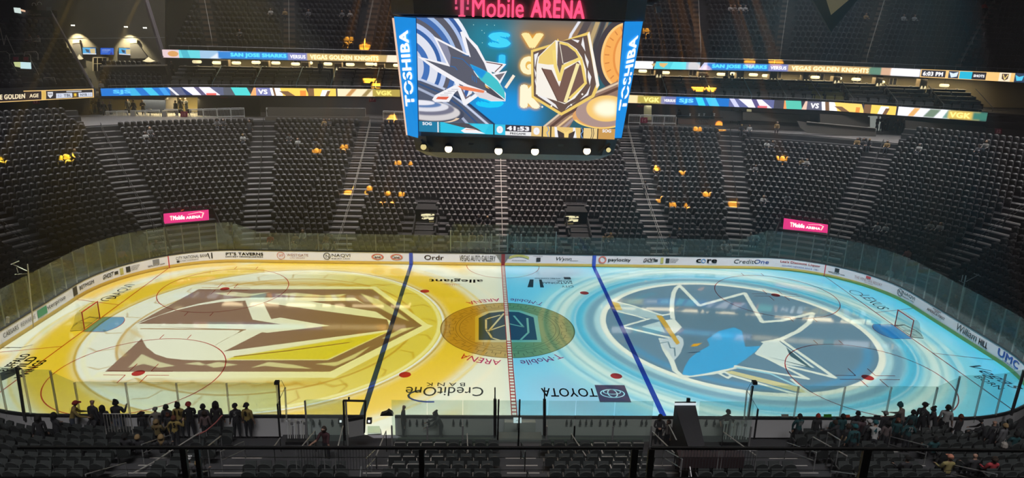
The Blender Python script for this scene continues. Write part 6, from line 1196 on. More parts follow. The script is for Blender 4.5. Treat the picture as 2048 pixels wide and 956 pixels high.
for s, side, px in ((-1, 'left', [(327, 428), (416, 420), (417, 440), (328, 447.5)]), (1, 'right', [(1569, 437), (1656, 450), (1655, 466), (1567, 458)])):
    ys = [16.0, 17.7, 17.7, 16.0] if s < 0 else [17.7, 16.0, 16.0, 17.7]; t = thing('lit_sign', tuple(aty(*px[3], ys[0])), 'long pink lit sign with pale lettering over the %s corner tunnel' % side, 'sign'); quadpx('sign_face', px, ys, PINK, t, .12)
    def wp(a, q, off=.05): u = px[3][0] * (1 - a) * (1 - q) + px[2][0] * a * (1 - q) + px[0][0] * (1 - a) * q + px[1][0] * a * q; v = px[3][1] * (1 - a) * (1 - q) + px[2][1] * a * (1 - q) + px[0][1] * (1 - a) * q + px[1][1] * a * q; return tuple(aty(u, v, ys[0] + (ys[1] - ys[0]) * a - off))
    for st, a0, a1, q0, q1 in (('Mobile', .21, .47, .28, .72), ('ARENA', .50, .83, .28, .55)): v, tr, ar = text_tris(st, .04); b = MB(); b.add([wp(a0 + (a1 - a0) * c[0], q0 + (q1 - q0) * c[1]) for c in v], tr); b.build('sign_lettering', LYE, t)
    b = MB(); b.add([wp(a, q) for a, q in ((.14, .62), (.20, .62), (.20, .74), (.14, .74), (.16, .28), (.18, .28), (.18, .7), (.16, .7))], [(0, 1, 2, 3), (4, 5, 6, 7)]); b.add([wp(a, q) for a, q in ((.55, .72), (.80, .84), (.88, .74), (.84, .25), (.86, .25), (.91, .76), (.82, .90), (.55, .75))], [(0, 1, 6, 7), (1, 2, 5, 6), (2, 3, 4, 5)]); b.build('sign_lettering', LYE, t)
    # tunnel box below
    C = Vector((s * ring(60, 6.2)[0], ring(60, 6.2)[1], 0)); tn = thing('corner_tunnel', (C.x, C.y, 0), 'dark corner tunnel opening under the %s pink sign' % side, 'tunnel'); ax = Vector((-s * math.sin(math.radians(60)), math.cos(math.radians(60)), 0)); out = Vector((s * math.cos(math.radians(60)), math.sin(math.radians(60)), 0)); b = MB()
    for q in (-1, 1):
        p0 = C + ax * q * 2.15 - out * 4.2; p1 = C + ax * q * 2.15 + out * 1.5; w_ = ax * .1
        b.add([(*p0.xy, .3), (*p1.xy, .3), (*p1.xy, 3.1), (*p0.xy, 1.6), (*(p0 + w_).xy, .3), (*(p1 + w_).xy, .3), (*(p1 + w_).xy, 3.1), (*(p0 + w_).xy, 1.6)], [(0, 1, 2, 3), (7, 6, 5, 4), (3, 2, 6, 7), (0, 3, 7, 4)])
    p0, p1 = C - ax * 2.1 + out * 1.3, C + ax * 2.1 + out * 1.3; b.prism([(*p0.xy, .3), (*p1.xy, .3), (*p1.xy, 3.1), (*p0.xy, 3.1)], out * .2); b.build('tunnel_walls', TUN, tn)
    r = MB(); [r.tube([(*(p0 + (p1 - p0) * k / 10).xy, 3.1), (*(p0 + (p1 - p0) * k / 10).xy, 4.0)], .025, 4) for k in range(11)]; r.tube([(*p0.xy, 4.0), (*p1.xy, 4.0)], .03, 4); r.build('tunnel_fence', DARKG, tn)
    e = thing('exit_sign', tuple(aty(364 if s < 0 else 1636, 419 if s < 0 else 442, 19)), 'tiny reddish exit sign above the %s pink sign' % side, 'sign'); u, v = (364, 421) if s < 0 else (1636, 444); quadpx('sign_plate', rect_px(u - 5.5, v - 3, u + 5.5, v + 3), 17.9, mat('exit_plate', (.16, .05, .03), .5), e); px_text('EXIT', (u - 4, v + 2), (u + 4, v + 2), .17, 17.85, mat('exit_red', (.8, .2, .12), .5, emis=.5), .03, e)
# ================================================================== penalty boxes beyond the far boards
for s, side in ((-1, 'left'), (1, 'right')):
    t = thing('penalty_box', (s * 2.4, 13.9, 0), 'penalty box with glass partitions and a white board, %s of the centre line' % side, 'penalty box')
    for x in (s * .35, s * 1.0, s * 1.5, s * 2.9, s * 3.6, s * 4.45):
        b = MB(); b.box(x - .04, 13.15, .2, x + .04, 13.23, 2.75 if abs(x) < 4 else 3.0); b.build('box_post', WHITE, t)
    for x in (s * .2, s * 2.2, s * 4.45): b = MB(); b.box(x - .008, 13.2, 1.0, x + .008, 14.9, 3.0); b.build('box_glass', GLS, t)
    b = MB(); b.box(min(s * .3, s * 4.4), 14.9, 1.0, max(s * .3, s * 4.4), 14.916, 3.1); b.build('box_glass', GLS, t)
    b = MB(); x0, x1 = sorted((s * .9, s * 4.3)); [b.box(x0 + (x1 - x0) * k / 3 + .03, 14.7, .9, x0 + (x1 - x0) * (k + 1) / 3 - .03, 14.8, 1.55) for k in range(3)]; b.build('score_table_panel', mat('white_grey_panel', (.8, .8, .8), .6), t); b = MB(); b.box(x0, 14.2, .3, x1, 14.6, .75); b.build('box_bench', DARKG, t)
# ================================================================== near side: benches, gate, poles, ramp, foreground rail
BENCH = mat('bench_green_grey', (.05, .07, .055), .6); PLY = mat('bench_liner', (.6, .6, .57), .6, noise=.05)
b = MB(); b.box(-11.2, -14.95, -.1, 11.2, -13.08, .12); struct(b.build('floor_bench', DARKG))
for x0, x1, lab in ((-5.5, -1.25, 'long dark players bench left of the scorers table'), (1.4, 5.8, 'long dark players bench right of the scorers table')):
    t = thing('players_bench', ((x0 + x1) / 2, -14.3, .12), lab, 'bench'); b = MB(); b.box(x0, -14.5, .5, x1, -14.15, .57); b.build('bench_seat', BENCH, t); b = MB(); b.box(x0, -14.86, .12, x1, -14.74, 1.05); b.build('bench_back', BENCH, t); b = MB(); [b.box(x0 + (x1 - x0) * k / 4 - .05, -14.45, .12, x0 + (x1 - x0) * k / 4 + .05, -14.2, .5) for k in (.2, 1, 2, 3, 3.8)]; b.build('bench_legs', STEEL, t)
for x0, x1 in ((-9.4, -7.4), (-5.75, -1.15), (1.3, 10.9)): b = MB(); b.box(x0, -13.09, .12, x1, -13.065, 1.0); b.build('board_liner', PLY, boards)
n = 0
for u in (627, 640, 665, 820, 834, 846, 858, 873, 907, 921, 934, 1133, 1142, 1160, 1172, 1183, 1200, 1215, 1228, 1240, 1252, 1283, 1292, 1412, 1428):
    P0 = aty(u, 845, -13.09); b = MB(); b.box(P0[0] - .05, -13.2, P0[2] - .08, P0[0] + .05, -13.09, P0[2] + .05); b.lathe([(.035, 0), (.035, .12), (.015, .16)], (P0[0], -13.15, P0[2] + .04), 6); b.build('bottle_holder', BLACK, boards)
t = thing('scorers_table', (0, -14.2, .12), 'grey timekeepers desk with a glowing monitor at the centre line', 'desk'); b = MB(); b.box(-.95, -14.75, .95, 1.1, -14.2, 1.0); b.box(-.95, -14.8, .12, 1.1, -14.75, .98); b.build('desk_body', mat('desk_grey', (.22, .21, .21), .6), t); b = MB(); b.box(-.6, -13.4, .12, .9, -13.1, 1.02); b.build('desk_front', PLY, t)
t = thing('monitor', (.0, -14.0, 1.0), 'small monitor glowing pale on the timekeepers desk', 'monitor'); mc = Cv(64, 34, (215, 235, 240)); mc.line([(20, 20), (36, 14), (50, 24)], 3, (60, 80, 90)); mc.ell(42, 26, 7, 5, (50, 40, 50)); quadpx('monitor_screen', rect_px(1027, 836, 1043, 846), -14.0, screen_mat('monitor_picture', mc.image('monitor'), 1.), t, .04, UV4)
P0 = aty(1035, 850, -14.0); b = MB(); b.box(P0[0] - .03, -14.02, 1.0, P0[0] + .03, -13.98, P0[2] + .1); b.build('monitor_stand', BLACK, t)
def ppole(name, a, c, y, r, m, par): A, B = aty(*a, y), aty(*c, y); b = MB(); b.tube([tuple(A), tuple(B)], r, 8); return b.build(name, m, par)
for u, side in ((990, 'left'), (1089, 'right')):
    t = thing('tall_post', tuple(aty(u, 870, -14.95)), 'thick black post beside the timekeepers desk, %s one' % side, 'post'); ppole('post_base', (u, 870), (u, 798), -14.95, .07, BLACK, t); ppole('post_tip', (u, 799), (u, 775), -14.95, .03, BLACK, t)
for (pts, lab, sd) in (([((557, 765), (561, 835)), ((570, 775), (573, 838)), ((555, 808), (560, 875))], 'black camera poles with a small box at the end of the left bench glass', -1), ([((1506, 772), (1497, 836)), ((1494, 781), (1488, 838)), ((1516, 818), (1508, 878))], 'black camera poles with a small box at the end of the right bench glass', 1)):
    t = thing('camera_pole', tuple(aty(*pts[0][1], -13.3)), lab, 'camera pole')
    for k, (a, c) in enumerate(pts): ppole('pole', a, c, (-13.3, -13.5, -14.9)[k], .045, BLACK if k != 1 else POST, t)
    u = pts[0][0][0]; quadpx('camera_box', rect_px(min(u, u + 9 * sd), 764, max(u, u + 9 * sd), 770), -13.3, BLACK, t, .2)
    cu = MB(); A, B = aty(*pts[0][0], -13.3), aty(*pts[1][0], -13.5); cu.tube([tuple(A), tuple((A + B) / 2 + np.array([0, 0, .25])), tuple(B)], .012, 4); cu.tube([tuple(B), tuple(aty(*pts[2][0], -14.9))], .012, 4); cu.build('cable', BLACK, t)
for (a, c, lab, ex) in (((22, 540), (34, 560), 'white net camera pole with cross arms above the left goal end glass', -1), ((1955, 546), (1940, 572), 'white net camera pole with cross arms above the right goal end glass', 1)):
    if ex < 0: L = [((55, 530), (67, 655)), ((33, 535), (36, 545)), ((24, 528), (54, 542)), ((22, 529), (38, 522)), ((30, 549), (55, 547)), ((55, 528), (56, 550))]
    else: L = [((1932, 551), (1915, 630)), ((1926, 550), (1923, 562)), ((1932, 563), (1958, 549)), ((1948, 547), (1962, 553)), ((1918, 561), (1930, 567))]
    P0 = atz(*L[0][1], 1.1); y0 = P0[1]; t = thing('camera_pole', tuple(aty(*L[0][1], y0)), lab, 'camera pole'); [ppole('pole', p, q, y0, .035 if k == 0 else .025, WHITE, t) for k, (p, q) in enumerate(L)]
for a, c, side in (((34, 737), (50, 840), 'left'), ((2048, 742), (2022, 830), 'right')): t = thing('corner_post', tuple(aty(*c, -13)), 'thick dark post at the near %s corner of the rink glass' % side, 'post'); ppole('post', a, c, -13.0, .07, DARKG, t)
# gate frame with pale board in it
t = thing('door_frame', tuple(aty(708, 870, -14.9)), 'black door frame standing over the open gate at the left blue line', 'frame'); ppole('frame_post', (687, 801), (690, 880), -14.9, .05, BLACK, t); ppole('frame_post', (731, 801), (728, 865), -14.9, .05, BLACK, t); ppole('frame_header', (686, 801), (732, 802), -14.9, .05, BLACK, t); quadpx('clip', rect_px(696, 796, 699, 803), -14.85, BLACK, t, .1)
t = thing('presentation_board', tuple(aty(712, 875, -15.2)), 'tilted pale grey board with a black top edge inside the black frame', 'board'); quadpx('board_face', [(697, 843), (727, 837), (727, 870), (698, 875)], [-15.1] * 4, mat('pale_board', (.32, .32, .32), .6), t, .05); quadpx('board_edge', [(696, 838), (726, 833), (727, 838), (697, 844)], -15.1, BLACK, t, .08)
for k, (u, v) in enumerate(((681, 840), (738, 840))): P0 = aty(u, v + 7, -13.3); t = thing('floor_lamp_box', tuple(P0), 'small black latch box with a bright centre on the %s side of the open gate' % ('left' if k == 0 else 'right'), 'box'); quadpx('box_body', rect_px(u - 5, v - 1, u + 5, v + 8), -13.3, BLACK, t, .2); quadpx('box_light', rect_px(u - 2, v + 1, u + 2, v + 5), -13.35, LWH, t, .03)
t = thing('gate_apron', tuple(atz(745, 865, .1)), 'pale green grey floor patch inside the open gate', 'mat'); b = MB(); q = [atz(u, v, .14) for u, v in ((735, 852), (759, 852), (762, 867), (735, 868))]; b.add([tuple(p) for p in q] + [(p[0], p[1], .10) for p in q], [(3, 2, 1, 0), (0, 1, 5, 4), (1, 2, 6, 5), (2, 3, 7, 6), (3, 0, 4, 7)]); b.build('mat', mat('pale_apron', (.35, .42, .34), .6), t)
t = thing('equipment_case', tuple(aty(775, 832, -13.6)), 'dark peaked equipment case on the boards right of the open gate', 'case'); quadpx('case_body', [(760, 832), (762, 829), (772, 826), (776, 822), (784, 827), (786, 832)], -13.25, BLACK, t, .25)
# ramp canopy
t = thing('ramp_canopy', tuple(aty(1380, 890, -17)), 'tall black sloping canopy over the tunnel at the right blue line', 'canopy'); CAN = mat('canopy_black', (.025, .025, .03), .7, noise=.2, nscale=2)
A, B, C, D = [Vector(p) for p in (aty(1349, 810, -14.9), aty(1391, 810, -14.9), aty(1410, 892, -17.2), aty(1378, 898, -17.2))]; dn = Vector((0, 0, -.06)); b = MB(); b.add([A, B, C, D, A + dn, B + dn, C + dn, D + dn], [(3, 2, 1, 0), (4, 5, 6, 7), (0, 1, 5, 4), (1, 2, 6, 5), (2, 3, 7, 6), (3, 0, 4, 7)]); b.build('canopy_top', CAN, t)
b = MB(); b.add([A, D, Vector((D.x, D.y, 1.2)), Vector((A.x, A.y, .3))], [(0, 1, 2, 3)]); b.add([B, C, Vector((C.x, C.y, 1.2)), Vector((B.x, B.y, .3))], [(3, 2, 1, 0)]); b.build('canopy_side', CAN, t)
b = MB(); b.bar(tuple(A + Vector((-.02, -.02, .06))), tuple(B + Vector((.02, -.02, .06))), .05, .10); b.build('canopy_light_bar', mat('lit_bar', (.75, .85, .9), .5, emis=.7), t); b = MB(); b.bar(tuple(A + Vector((0, 0, .14))), tuple(B + Vector((0, 0, .14))), .04); M_ = (A + B) / 2; b.box(M_.x + .05, M_.y - .05, M_.z + .14, M_.x + .2, M_.y + .05, M_.z + .34); b.build('canopy_frame', BLACK, t)
# tunnel rails, crowd barriers
RL = [((630, 861), (602, 895), 'left tunnel, outer left'), ((686, 852), (676, 892), 'left tunnel, inner'), ((772, 862), (752, 911), 'left tunnel, right'), ((1305, 863), (1354, 911), 'right tunnel, left'), ((1447, 864), (1512, 911), 'right tunnel, right'), ((934, 867), (936, 905), 'seat block left of the central steps'), ((1143, 868), (1172, 912), 'seat block right of the central steps'), ((560, 808 + 68), (548, 893), 'left camera pole'), ((1338, 850), (1353, 880), 'black canopy')]
for k, (a, c, w_) in enumerate(RL):
    t = thing('handrail', tuple(aty(*a, -15.6)), 'pale sloping handrail beside the %s' % w_, 'handrail'); A, B = aty(*a, -15.4), aty(*c, -17.6); b = MB(); b.tube([tuple(A), tuple(B)], .028, 6); b.build('rail', RAILW, t); b = MB(); b.tube([tuple(A), (A[0], A[1], z_at(A[0], A[1]))], .02, 5); b.tube([tuple(B), (B[0], B[1], max(z_at(B[0], B[1]), B[2] - 1.2))], .02, 5); b.build('rail_post', BLACK, t)
def barrier(a, c, y, n, lab, m=DARKG, vh=20):
    A, B = aty(*a, y), aty(*c, y); t = thing('crowd_barrier', tuple(A), lab, 'barrier'); h = 1.0; b = MB(); b.tube([tuple(A), (A[0], A[1], A[2] + h), (B[0], B[1], B[2] + h), tuple(B)], .025, 5); b.build('barrier_frame', STEEL if m is DARKG else m, t); b = MB(); [b.bar((A[0] + (B[0] - A[0]) * k / n, y, A[2] + (B[2] - A[2]) * k / n + .1), (A[0] + (B[0] - A[0]) * k / n, y, A[2] + (B[2] - A[2]) * k / n + h), .018) for k in range(1, n)]; b.build('barrier_bars', m, t)
barrier((594, 943), (650, 943), -19.6, 10, 'dark crowd barrier behind the left tunnel, left piece'); barrier((672, 944), (744, 944), -19.6, 12, 'dark crowd barrier behind the left tunnel, right piece'); barrier((1360, 944), (1433, 944), -19.6, 12, 'dark crowd barrier behind the right tunnel, left piece'); barrier((1440, 944), (1508, 945), -19.6, 12, 'dark crowd barrier behind the right tunnel, right piece')
barrier((213, 868), (266, 868), -15.3, 9, 'steel crowd barrier behind the fans at lower left', RAILW)
t = thing('dark_platform', tuple(aty(1420, 905, -18.2)), 'dark maroon flat platform behind the black canopy', 'platform'); b = MB(); q = [aty(1352, 895, -17.6), aty(1480, 896, -17.6), aty(1490, 914, -19.2), aty(1358, 914, -19.2)]; b.add([tuple(p) for p in q] + [(p[0], p[1], p[2] - .5) for p in q], [(3, 2, 1, 0), (0, 1, 5, 4), (1, 2, 6, 5), (2, 3, 7, 6), (3, 0, 4, 7)]); b.build('platform_top', mat('maroon_cover', (.04, .022, .025), .7), t)
for u0, u1, v0, v1, m, lab in ((1563, 1577, 829, 838, mat('card_beige', (.40, .40, .36), .6), 'beige'), (1648, 1663, 829, 839, mat('card_green', (.05, .38, .03), .6), 'bright green'), (1691, 1700, 830, 838, mat('card_red', (.7, .12, .05), .6), 'red'), (1748, 1761, 831, 840, mat('card_black', (.02, .03, .03), .6), 'black')):
    o = quadpx('cue_card', rect_px(u0, v0, u1, v1), -13.02, m, None, .03); tag(o, '%s square card taped low on the near glass at lower right' % lab, 'card')
# equipment standing in the bench area: sticks in racks
for k, (u, v0, w_, lab) in enumerate(((600, 838, 12, 'hockey sticks and white bottles crowded in a rack at the left end of the benches'), (1475, 842, 10, 'hockey sticks and white bottles crowded in a rack at the right end of the benches'))):
    t = thing('stick_rack', tuple(aty(u, 862, -14.3)), lab, 'rack'); b = MB(); P0 = aty(u - 28, 866, -14.4); P1 = aty(u + 24, 866, -14.4); b.box(P0[0], -14.6, .12, P1[0], -14.1, .7); b.build('rack_box', BLACK, t)
    for j in range(w_): x = P0[0] + .05 + (P1[0] - P0[0]) * j / w_; h = 1.35 + .3 * random.random(); b = MB(); b.bar((x, -14.3, .6), (x + .05 * random.random(), -14.25, h), .03, .05); b.box(x - .06, -14.28, h - .05, x + .07, -14.24, h + .08); b.build('hockey_stick', WHITE if j % 3 == 0 else (PLY if j % 3 == 1 else GY), t)
# foreground balcony rail and ledge, close to the camera
yr = -30.; t = thing('balcony_rail', tuple(aty(1000, 950, yr)), 'thick dark rail with posts and thin wires crossing the very bottom of the view', 'railing')
for a, c in (((36, 895), (1286, 896)), ((1302, 896), (1750, 898)), ((1750, 898), (2080, 902))): b = MB(); A, B = aty(*a, yr), aty(*c, yr); b.bar(tuple(A), tuple(B), .06, .05); b.build('rail_cap', mat('rail_dark', (.42, .42, .41), .6, noise=.2), t)
for u, w_ in ((366, .12), (394, .09), (843, .11), (1270, .14), (1303, .13), (1735, .18)): b = MB(); A, B = aty(u, 897, yr), aty(u, 962, yr); b.box(A[0] - w_ / 2, yr - .04, B[2], A[0] + w_ / 2, yr + .04, A[2]); b.build('rail_post', MATS['rail_dark'], t)
for v0, v1 in ((913, 914), (938, 939)): b = MB(); b.tube([tuple(aty(20, v0 + 1, yr)), tuple(aty(2040, v1 + 2, yr))], .008, 4); b.build('rail_wire', MATS['rail_dark'], t)
b = MB(); A, B = aty(-60, 953, yr + .1), aty(2110, 954, yr + .1); b.add([tuple(A), tuple(B), (B[0], yr - 1.2, B[2]), (A[0], yr - 1.2, A[2]), (A[0], A[1], A[2] - .5), (B[0], B[1], B[2] - .5)], [(3, 2, 1, 0), (4, 5, 1, 0)]); struct(b.build('trim_ledge', mat('pale_ledge', (.16, .15, .17), .8)))
LRAIL = [([(245, 958), (306, 925), (308, 925)], 'bright lower handrail running down to the bottom edge at lower left'), ([(306, 925), (340, 903), (398, 866)], 'bright upper handrail of the stairs behind the gold jersey fans'), ([(282, 956), (322, 934)], 'second short bright handrail at the bottom left'), ([(415, 893), (442, 872)], 'short bright handrail right of the gold jersey fans'), ([(1626, 874), (1694, 912)], 'pale handrail left of the fans in teal'), ([(1656, 865), (1680, 880)], 'short pale handrail beside the leaning woman at lower right'), ([(1748, 908), (1784, 930), (1812, 956)], 'dark pale edged handrail left of the bright bottom right rail'), ([(1786, 928), (1822, 940), (1852, 956)], 'bright handrail at the bottom right'), ([(1785, 942), (1815, 956)], 'lower parallel bright handrail at the bottom right')]
for pts, lab in LRAIL:
    ys = np.linspace(-18.6, -16.0, len(pts)) if pts[0][1] > pts[-1][1] else np.linspace(-16.0, -18.6, len(pts)); A = aty(*pts[0], ys[0]); t = thing('handrail', tuple(A), lab, 'handrail'); b = MB(); b.tube([tuple(aty(*p, y)) for p, y in zip(pts, ys)], .03, 6); b.build('rail', RAILW, t); b = MB()
    for p, y in zip(pts, ys): q = aty(*p, y); b.tube([tuple(q), (q[0], q[1], max(q[2] - 1.1, 0))], .02, 5)
    b.build('rail_post', STEEL, t)
b = MB(); b.tube([tuple(aty(*p, -15.3)) for p in ((392, 871), (412, 862), (432, 845), (444, 831))], .035, 6); o = b.build('pink_tape', mat('tape_pink', (.45, .14, .13), .6)); tag(o, 'pinkish tape barrier strung beside the long haired fan at lower left', 'tape')
# ================================================================== golden moving light spots on the stands
SPOTS = [(1, 322, 1, .7), (133, 318, 1, .95), (633, 303, 0, .75), (688, 297, 0, .8), (796, 327, 0, .6), (821, 329, 0, .4), (698, 379, 0, .7), (738, 378, 0, .6), (776, 386, 0, .6), (803, 389, 0, .5), (765, 405, 0, .5), (785, 405, 0, .5), (1315, 340, 0, .6), (1365, 345, 0, .6), (1318, 394, 0, .6), (1346, 411, 0, .6), (1374, 414, 0, .6), (1413, 387, 0, .8), (1466, 401, 0, .9), (1565, 316, 0, .95), (1395, 259, 0, .8), (1440, 252, 0, .9), (785, 234, 0, 1.0)]
USP = [(695, 90, 38.6, 1.1), (729, 95, 38.6, 1.1), (1291, 50, 40, .9), (738, 160, 38, 1.3), (752, 172, 37, .9), (1396, 168, 37.5, 1.4), (1422, 175, 37.5, 1.1), (1511, 166, 37.5, 1.2), (1567, 171, 37.5, 1.5)]
def gold_spot(P, r, yel, k=1.):
    src = np.array([P[0] * .55, P[1] - 16, P[2] + 17.]); d = P - src; L = float(np.linalg.norm(d)); l = bpy.data.lights.new('moving_light', 'SPOT'); l.energy = 400000 * k * (L / 23) ** 2; l.color = (1, .62, .03) if yel else (1, .40, .03); l.spot_size = 2 * math.atan(r * .62 / L); l.spot_blend = .45; l.shadow_soft_size = .05
    o = bpy.data.objects.new('moving_light', l); scene.collection.objects.link(o); o.location = src; o.rotation_euler = Vector(d).to_track_quat('-Z', 'Y').to_euler()
for u, v, y_, r in SPOTS: P = on_bowl(u, v, .6); gold_spot(P, r, y_)
for u, v, y, r in USP: gold_spot(aty(u, v, y), r, 0, 1.2)
# ================================================================== people
def body_graph(pose):
    """joints in metres, person faces +y, origin at the feet (or below the seat for sitting); returns verts, radii, edges, region per edge"""
    V = []; R = []; E = []; G = []
    def n(p, r): V.append(Vector(p)); R.append(r); return len(V) - 1
    def e(a, b, g): E.append((a, b)); G.append(g)
    sit = pose.startswith('sit'); lean = {'stand': 0, 'lean': .30, 'phone': .08, 'walk': .06, 'hip': .02, 'cross': 0, 'sit': -.05, 'sitlean': .30, 'bend': .45, 'shade': .05, 'reach': .15}[pose]
    hz = .56 if sit else .96
    up = Vector((0, math.sin(lean), math.cos(lean))); pel = Vector((0, 0, hz))
    c = lambda d: pel + up * d
    a0 = n(pel, .165); a1 = n(c(.16), .155); a2 = n(c(.34), .182); a3 = n(c(.465), .135); a4 = n(c(.55), .058); hd = c(.60) + Vector((0, .02, 0)); a5 = n(hd, .066); a6 = n(hd + up * .09 + Vector((0, .005, 0)), .097); a7 = n(hd + up * .185, .078)
    e(a0, a1, 1); e(a1, a2, 1); e(a2, a3, 1); e(a3, a4, 0); e(a4, a5, 0); e(a5, a6, 0); e(a6, a7, 0)
    nose = n(hd + up * .075 + Vector((0, .112, 0)), .013); e(a6, nose, 0)
    for s in (-1, 1): er = n(hd + up * .085 + Vector((s * .10, 0, 0)), .015); e(a6, er, 0)
    arms = {'stand': ((.03, .0), (.05, .06)), 'lean': ((.06, .16), (.02, .34)), 'phone': ((.05, .10), (-.02, .26)), 'walk': ((.04, .08), (.06, .20)), 'hip': ((.14, -.04), (-.02, .10)), 'cross': ((.05, .06), (-.16, .17)), 'sit': ((.05, .10), (-.02, .32)), 'sitlean': ((.05, .18), (-.05, .36)), 'bend': ((.04, .20), (.0, .38)), 'shade': ((.16, .10), (-.02, .12)), 'reach': ((.08, .20), (.05, .45))}[pose]
    for s in (-1, 1):
        sh = c(.44) + Vector((s * .185, 0, 0)); i0 = n(sh, .082); e(a3, i0, 1)
        ex, ey = arms[0]; wx, wy = arms[1]; el = sh + Vector((s * ex, ey, -.27)); drop = {'stand': -.25, 'lean': -.10, 'phone': .14, 'walk': -.20, 'hip': -.10, 'cross': .03, 'sit': -.02, 'sitlean': -.08, 'bend': -.12, 'shade': .22, 'reach': .02}[pose]
        if pose == 'walk' and s < 0: el.y -= .16; wy = -.02
        if pose in ('phone', 'shade', 'reach') and s < 0: drop, wy = -.22, .05
        i1 = n(el, .060); wr = el + Vector((s * wx, wy - ey * .4, drop)); i2 = n(wr, .038); e(i0, i1, 2); e(i1, i2, 3)
        d = (wr - el).normalized(); sd = d.cross(Vector((0, 0, 1))); sd = sd.normalized() if sd.length > .1 else Vector((0, 1, 0)); pn = sd.cross(d).normalized()
        pl = n(wr + d * .075, .036); e(i2, pl, 0)
        for k, (off, L) in enumerate(((-.030, .066), (-.010, .078), (.010, .074), (.030, .058))):
            f0 = n(wr + d * .10 + sd * off, .0105); f1 = n(wr + d * (.10 + L * .5) + sd * off * 1.15 - pn * .006, .0095); f2 = n(wr + d * (.10 + L * .9) + sd * off * 1.2 - pn * .026, .0085); e(pl, f0, 0); e(f0, f1, 0); e(f1, f2, 0)
        t0 = n(wr + d * .045 + sd * (-.042 * s), .012); t1 = n(wr + d * .085 + sd * (-.066 * s) - pn * .01, .0105); e(pl, t0, 0); e(t0, t1, 0)
        hp = pel + Vector((s * .085, 0, -.05)); j0 = n(hp, .11); e(a0, j0, 4)
        if sit: kn = Vector((s * .12, .43, .55)); an = Vector((s * .12, .46, .12))
        elif pose == 'walk': kn = Vector((s * .09, .06 + .16 * s, .50)); an = Vector((s * .09, .0 + .28 * s - .04, .10))
        elif pose == 'bend': kn = Vector((s * .11, .04, .50)); an = Vector((s * .12, -.04, .10))
        else: kn = Vector((s * .10, .015, .50)); an = Vector((s * .11, -.02, .10))
        j1 = n(kn, .072); j2 = n(an, .045); hl = n(an + Vector((0, -.03, -.05)), .042); to = n(an + Vector((s * .02, .15, -.065)), .036); e(j0, j1, 4); e(j1, j2, 4); e(j2, hl, 5); e(j2, to, 5)
    return V, R, E, G
BODY = {}
SKIN = mat('skin', (.36, .21, .15), .6); SLOT0 = [SKIN, mat('cloth_default', (.05, .05, .06), .85), mat('trousers_dark', (.02, .022, .028), .85), mat('shoe_dark', (.015, .015, .015), .6)]
def body_mesh(pose, sub, longs):
    k = (pose, sub, longs)
    if k in BODY: return BODY[k]
    V, R, E, G = body_graph(pose); me = bpy.data.meshes.new('body'); me.from_pydata(V, E, []); o = bpy.data.objects.new('body', me); scene.collection.objects.link(o)
    m = o.modifiers.new('skin', 'SKIN'); m.use_smooth_shade = True; m.branch_smoothing = .6
    lay = me.skin_vertices[0].data if me.skin_vertices else None
    if lay is None:
        bpy.context.view_layer.objects.active = o; lay = me.skin_vertices[0].data
    for i, r in enumerate(R): lay[i].radius = (r, r * (.78 if i < 4 else 1)); lay[i].use_root = (i == 0)
    if sub: s = o.modifiers.new('sub', 'SUBSURF'); s.levels = sub; s.render_levels = sub
    dg = bpy.context.evaluated_depsgraph_get(); nm_ = bpy.data.meshes.new_from_object(o.evaluated_get(dg)); bpy.data.objects.remove(o)
    A = np.array([V[a] for a, b in E]); B = np.array([V[b] for a, b in E]); RR = np.array([max(R[a], R[b]) for a, b in E]); D = B - A; LL = (D ** 2).sum(1) + 1e-9
    C = np.zeros(len(nm_.polygons) * 3); nm_.polygons.foreach_get('center', C); C = C.reshape(-1, 3)
    t = np.clip(((C[:, None] - A[None]) * D[None]).sum(2) / LL, 0, 1); dist = np.linalg.norm(C[:, None] - (A[None] + t[..., None] * D[None]), axis=2) - RR * .9; g = np.array(G)[dist.argmin(1)]
    mp = {0: 0, 1: 1, 2: 1, 3: 1 if longs else 0, 4: 2, 5: 3}; nm_.materials.clear()
    for q in SLOT0: nm_.materials.append(q)
    nm_.polygons.foreach_set('material_index', [mp[int(x)] for x in g]); nm_.polygons.foreach_set('use_smooth', [True] * len(nm_.polygons)); nm_.update()
    hp = V[6]; BODY[k] = (nm_, hp, (V[2], V[3])); return BODY[k]
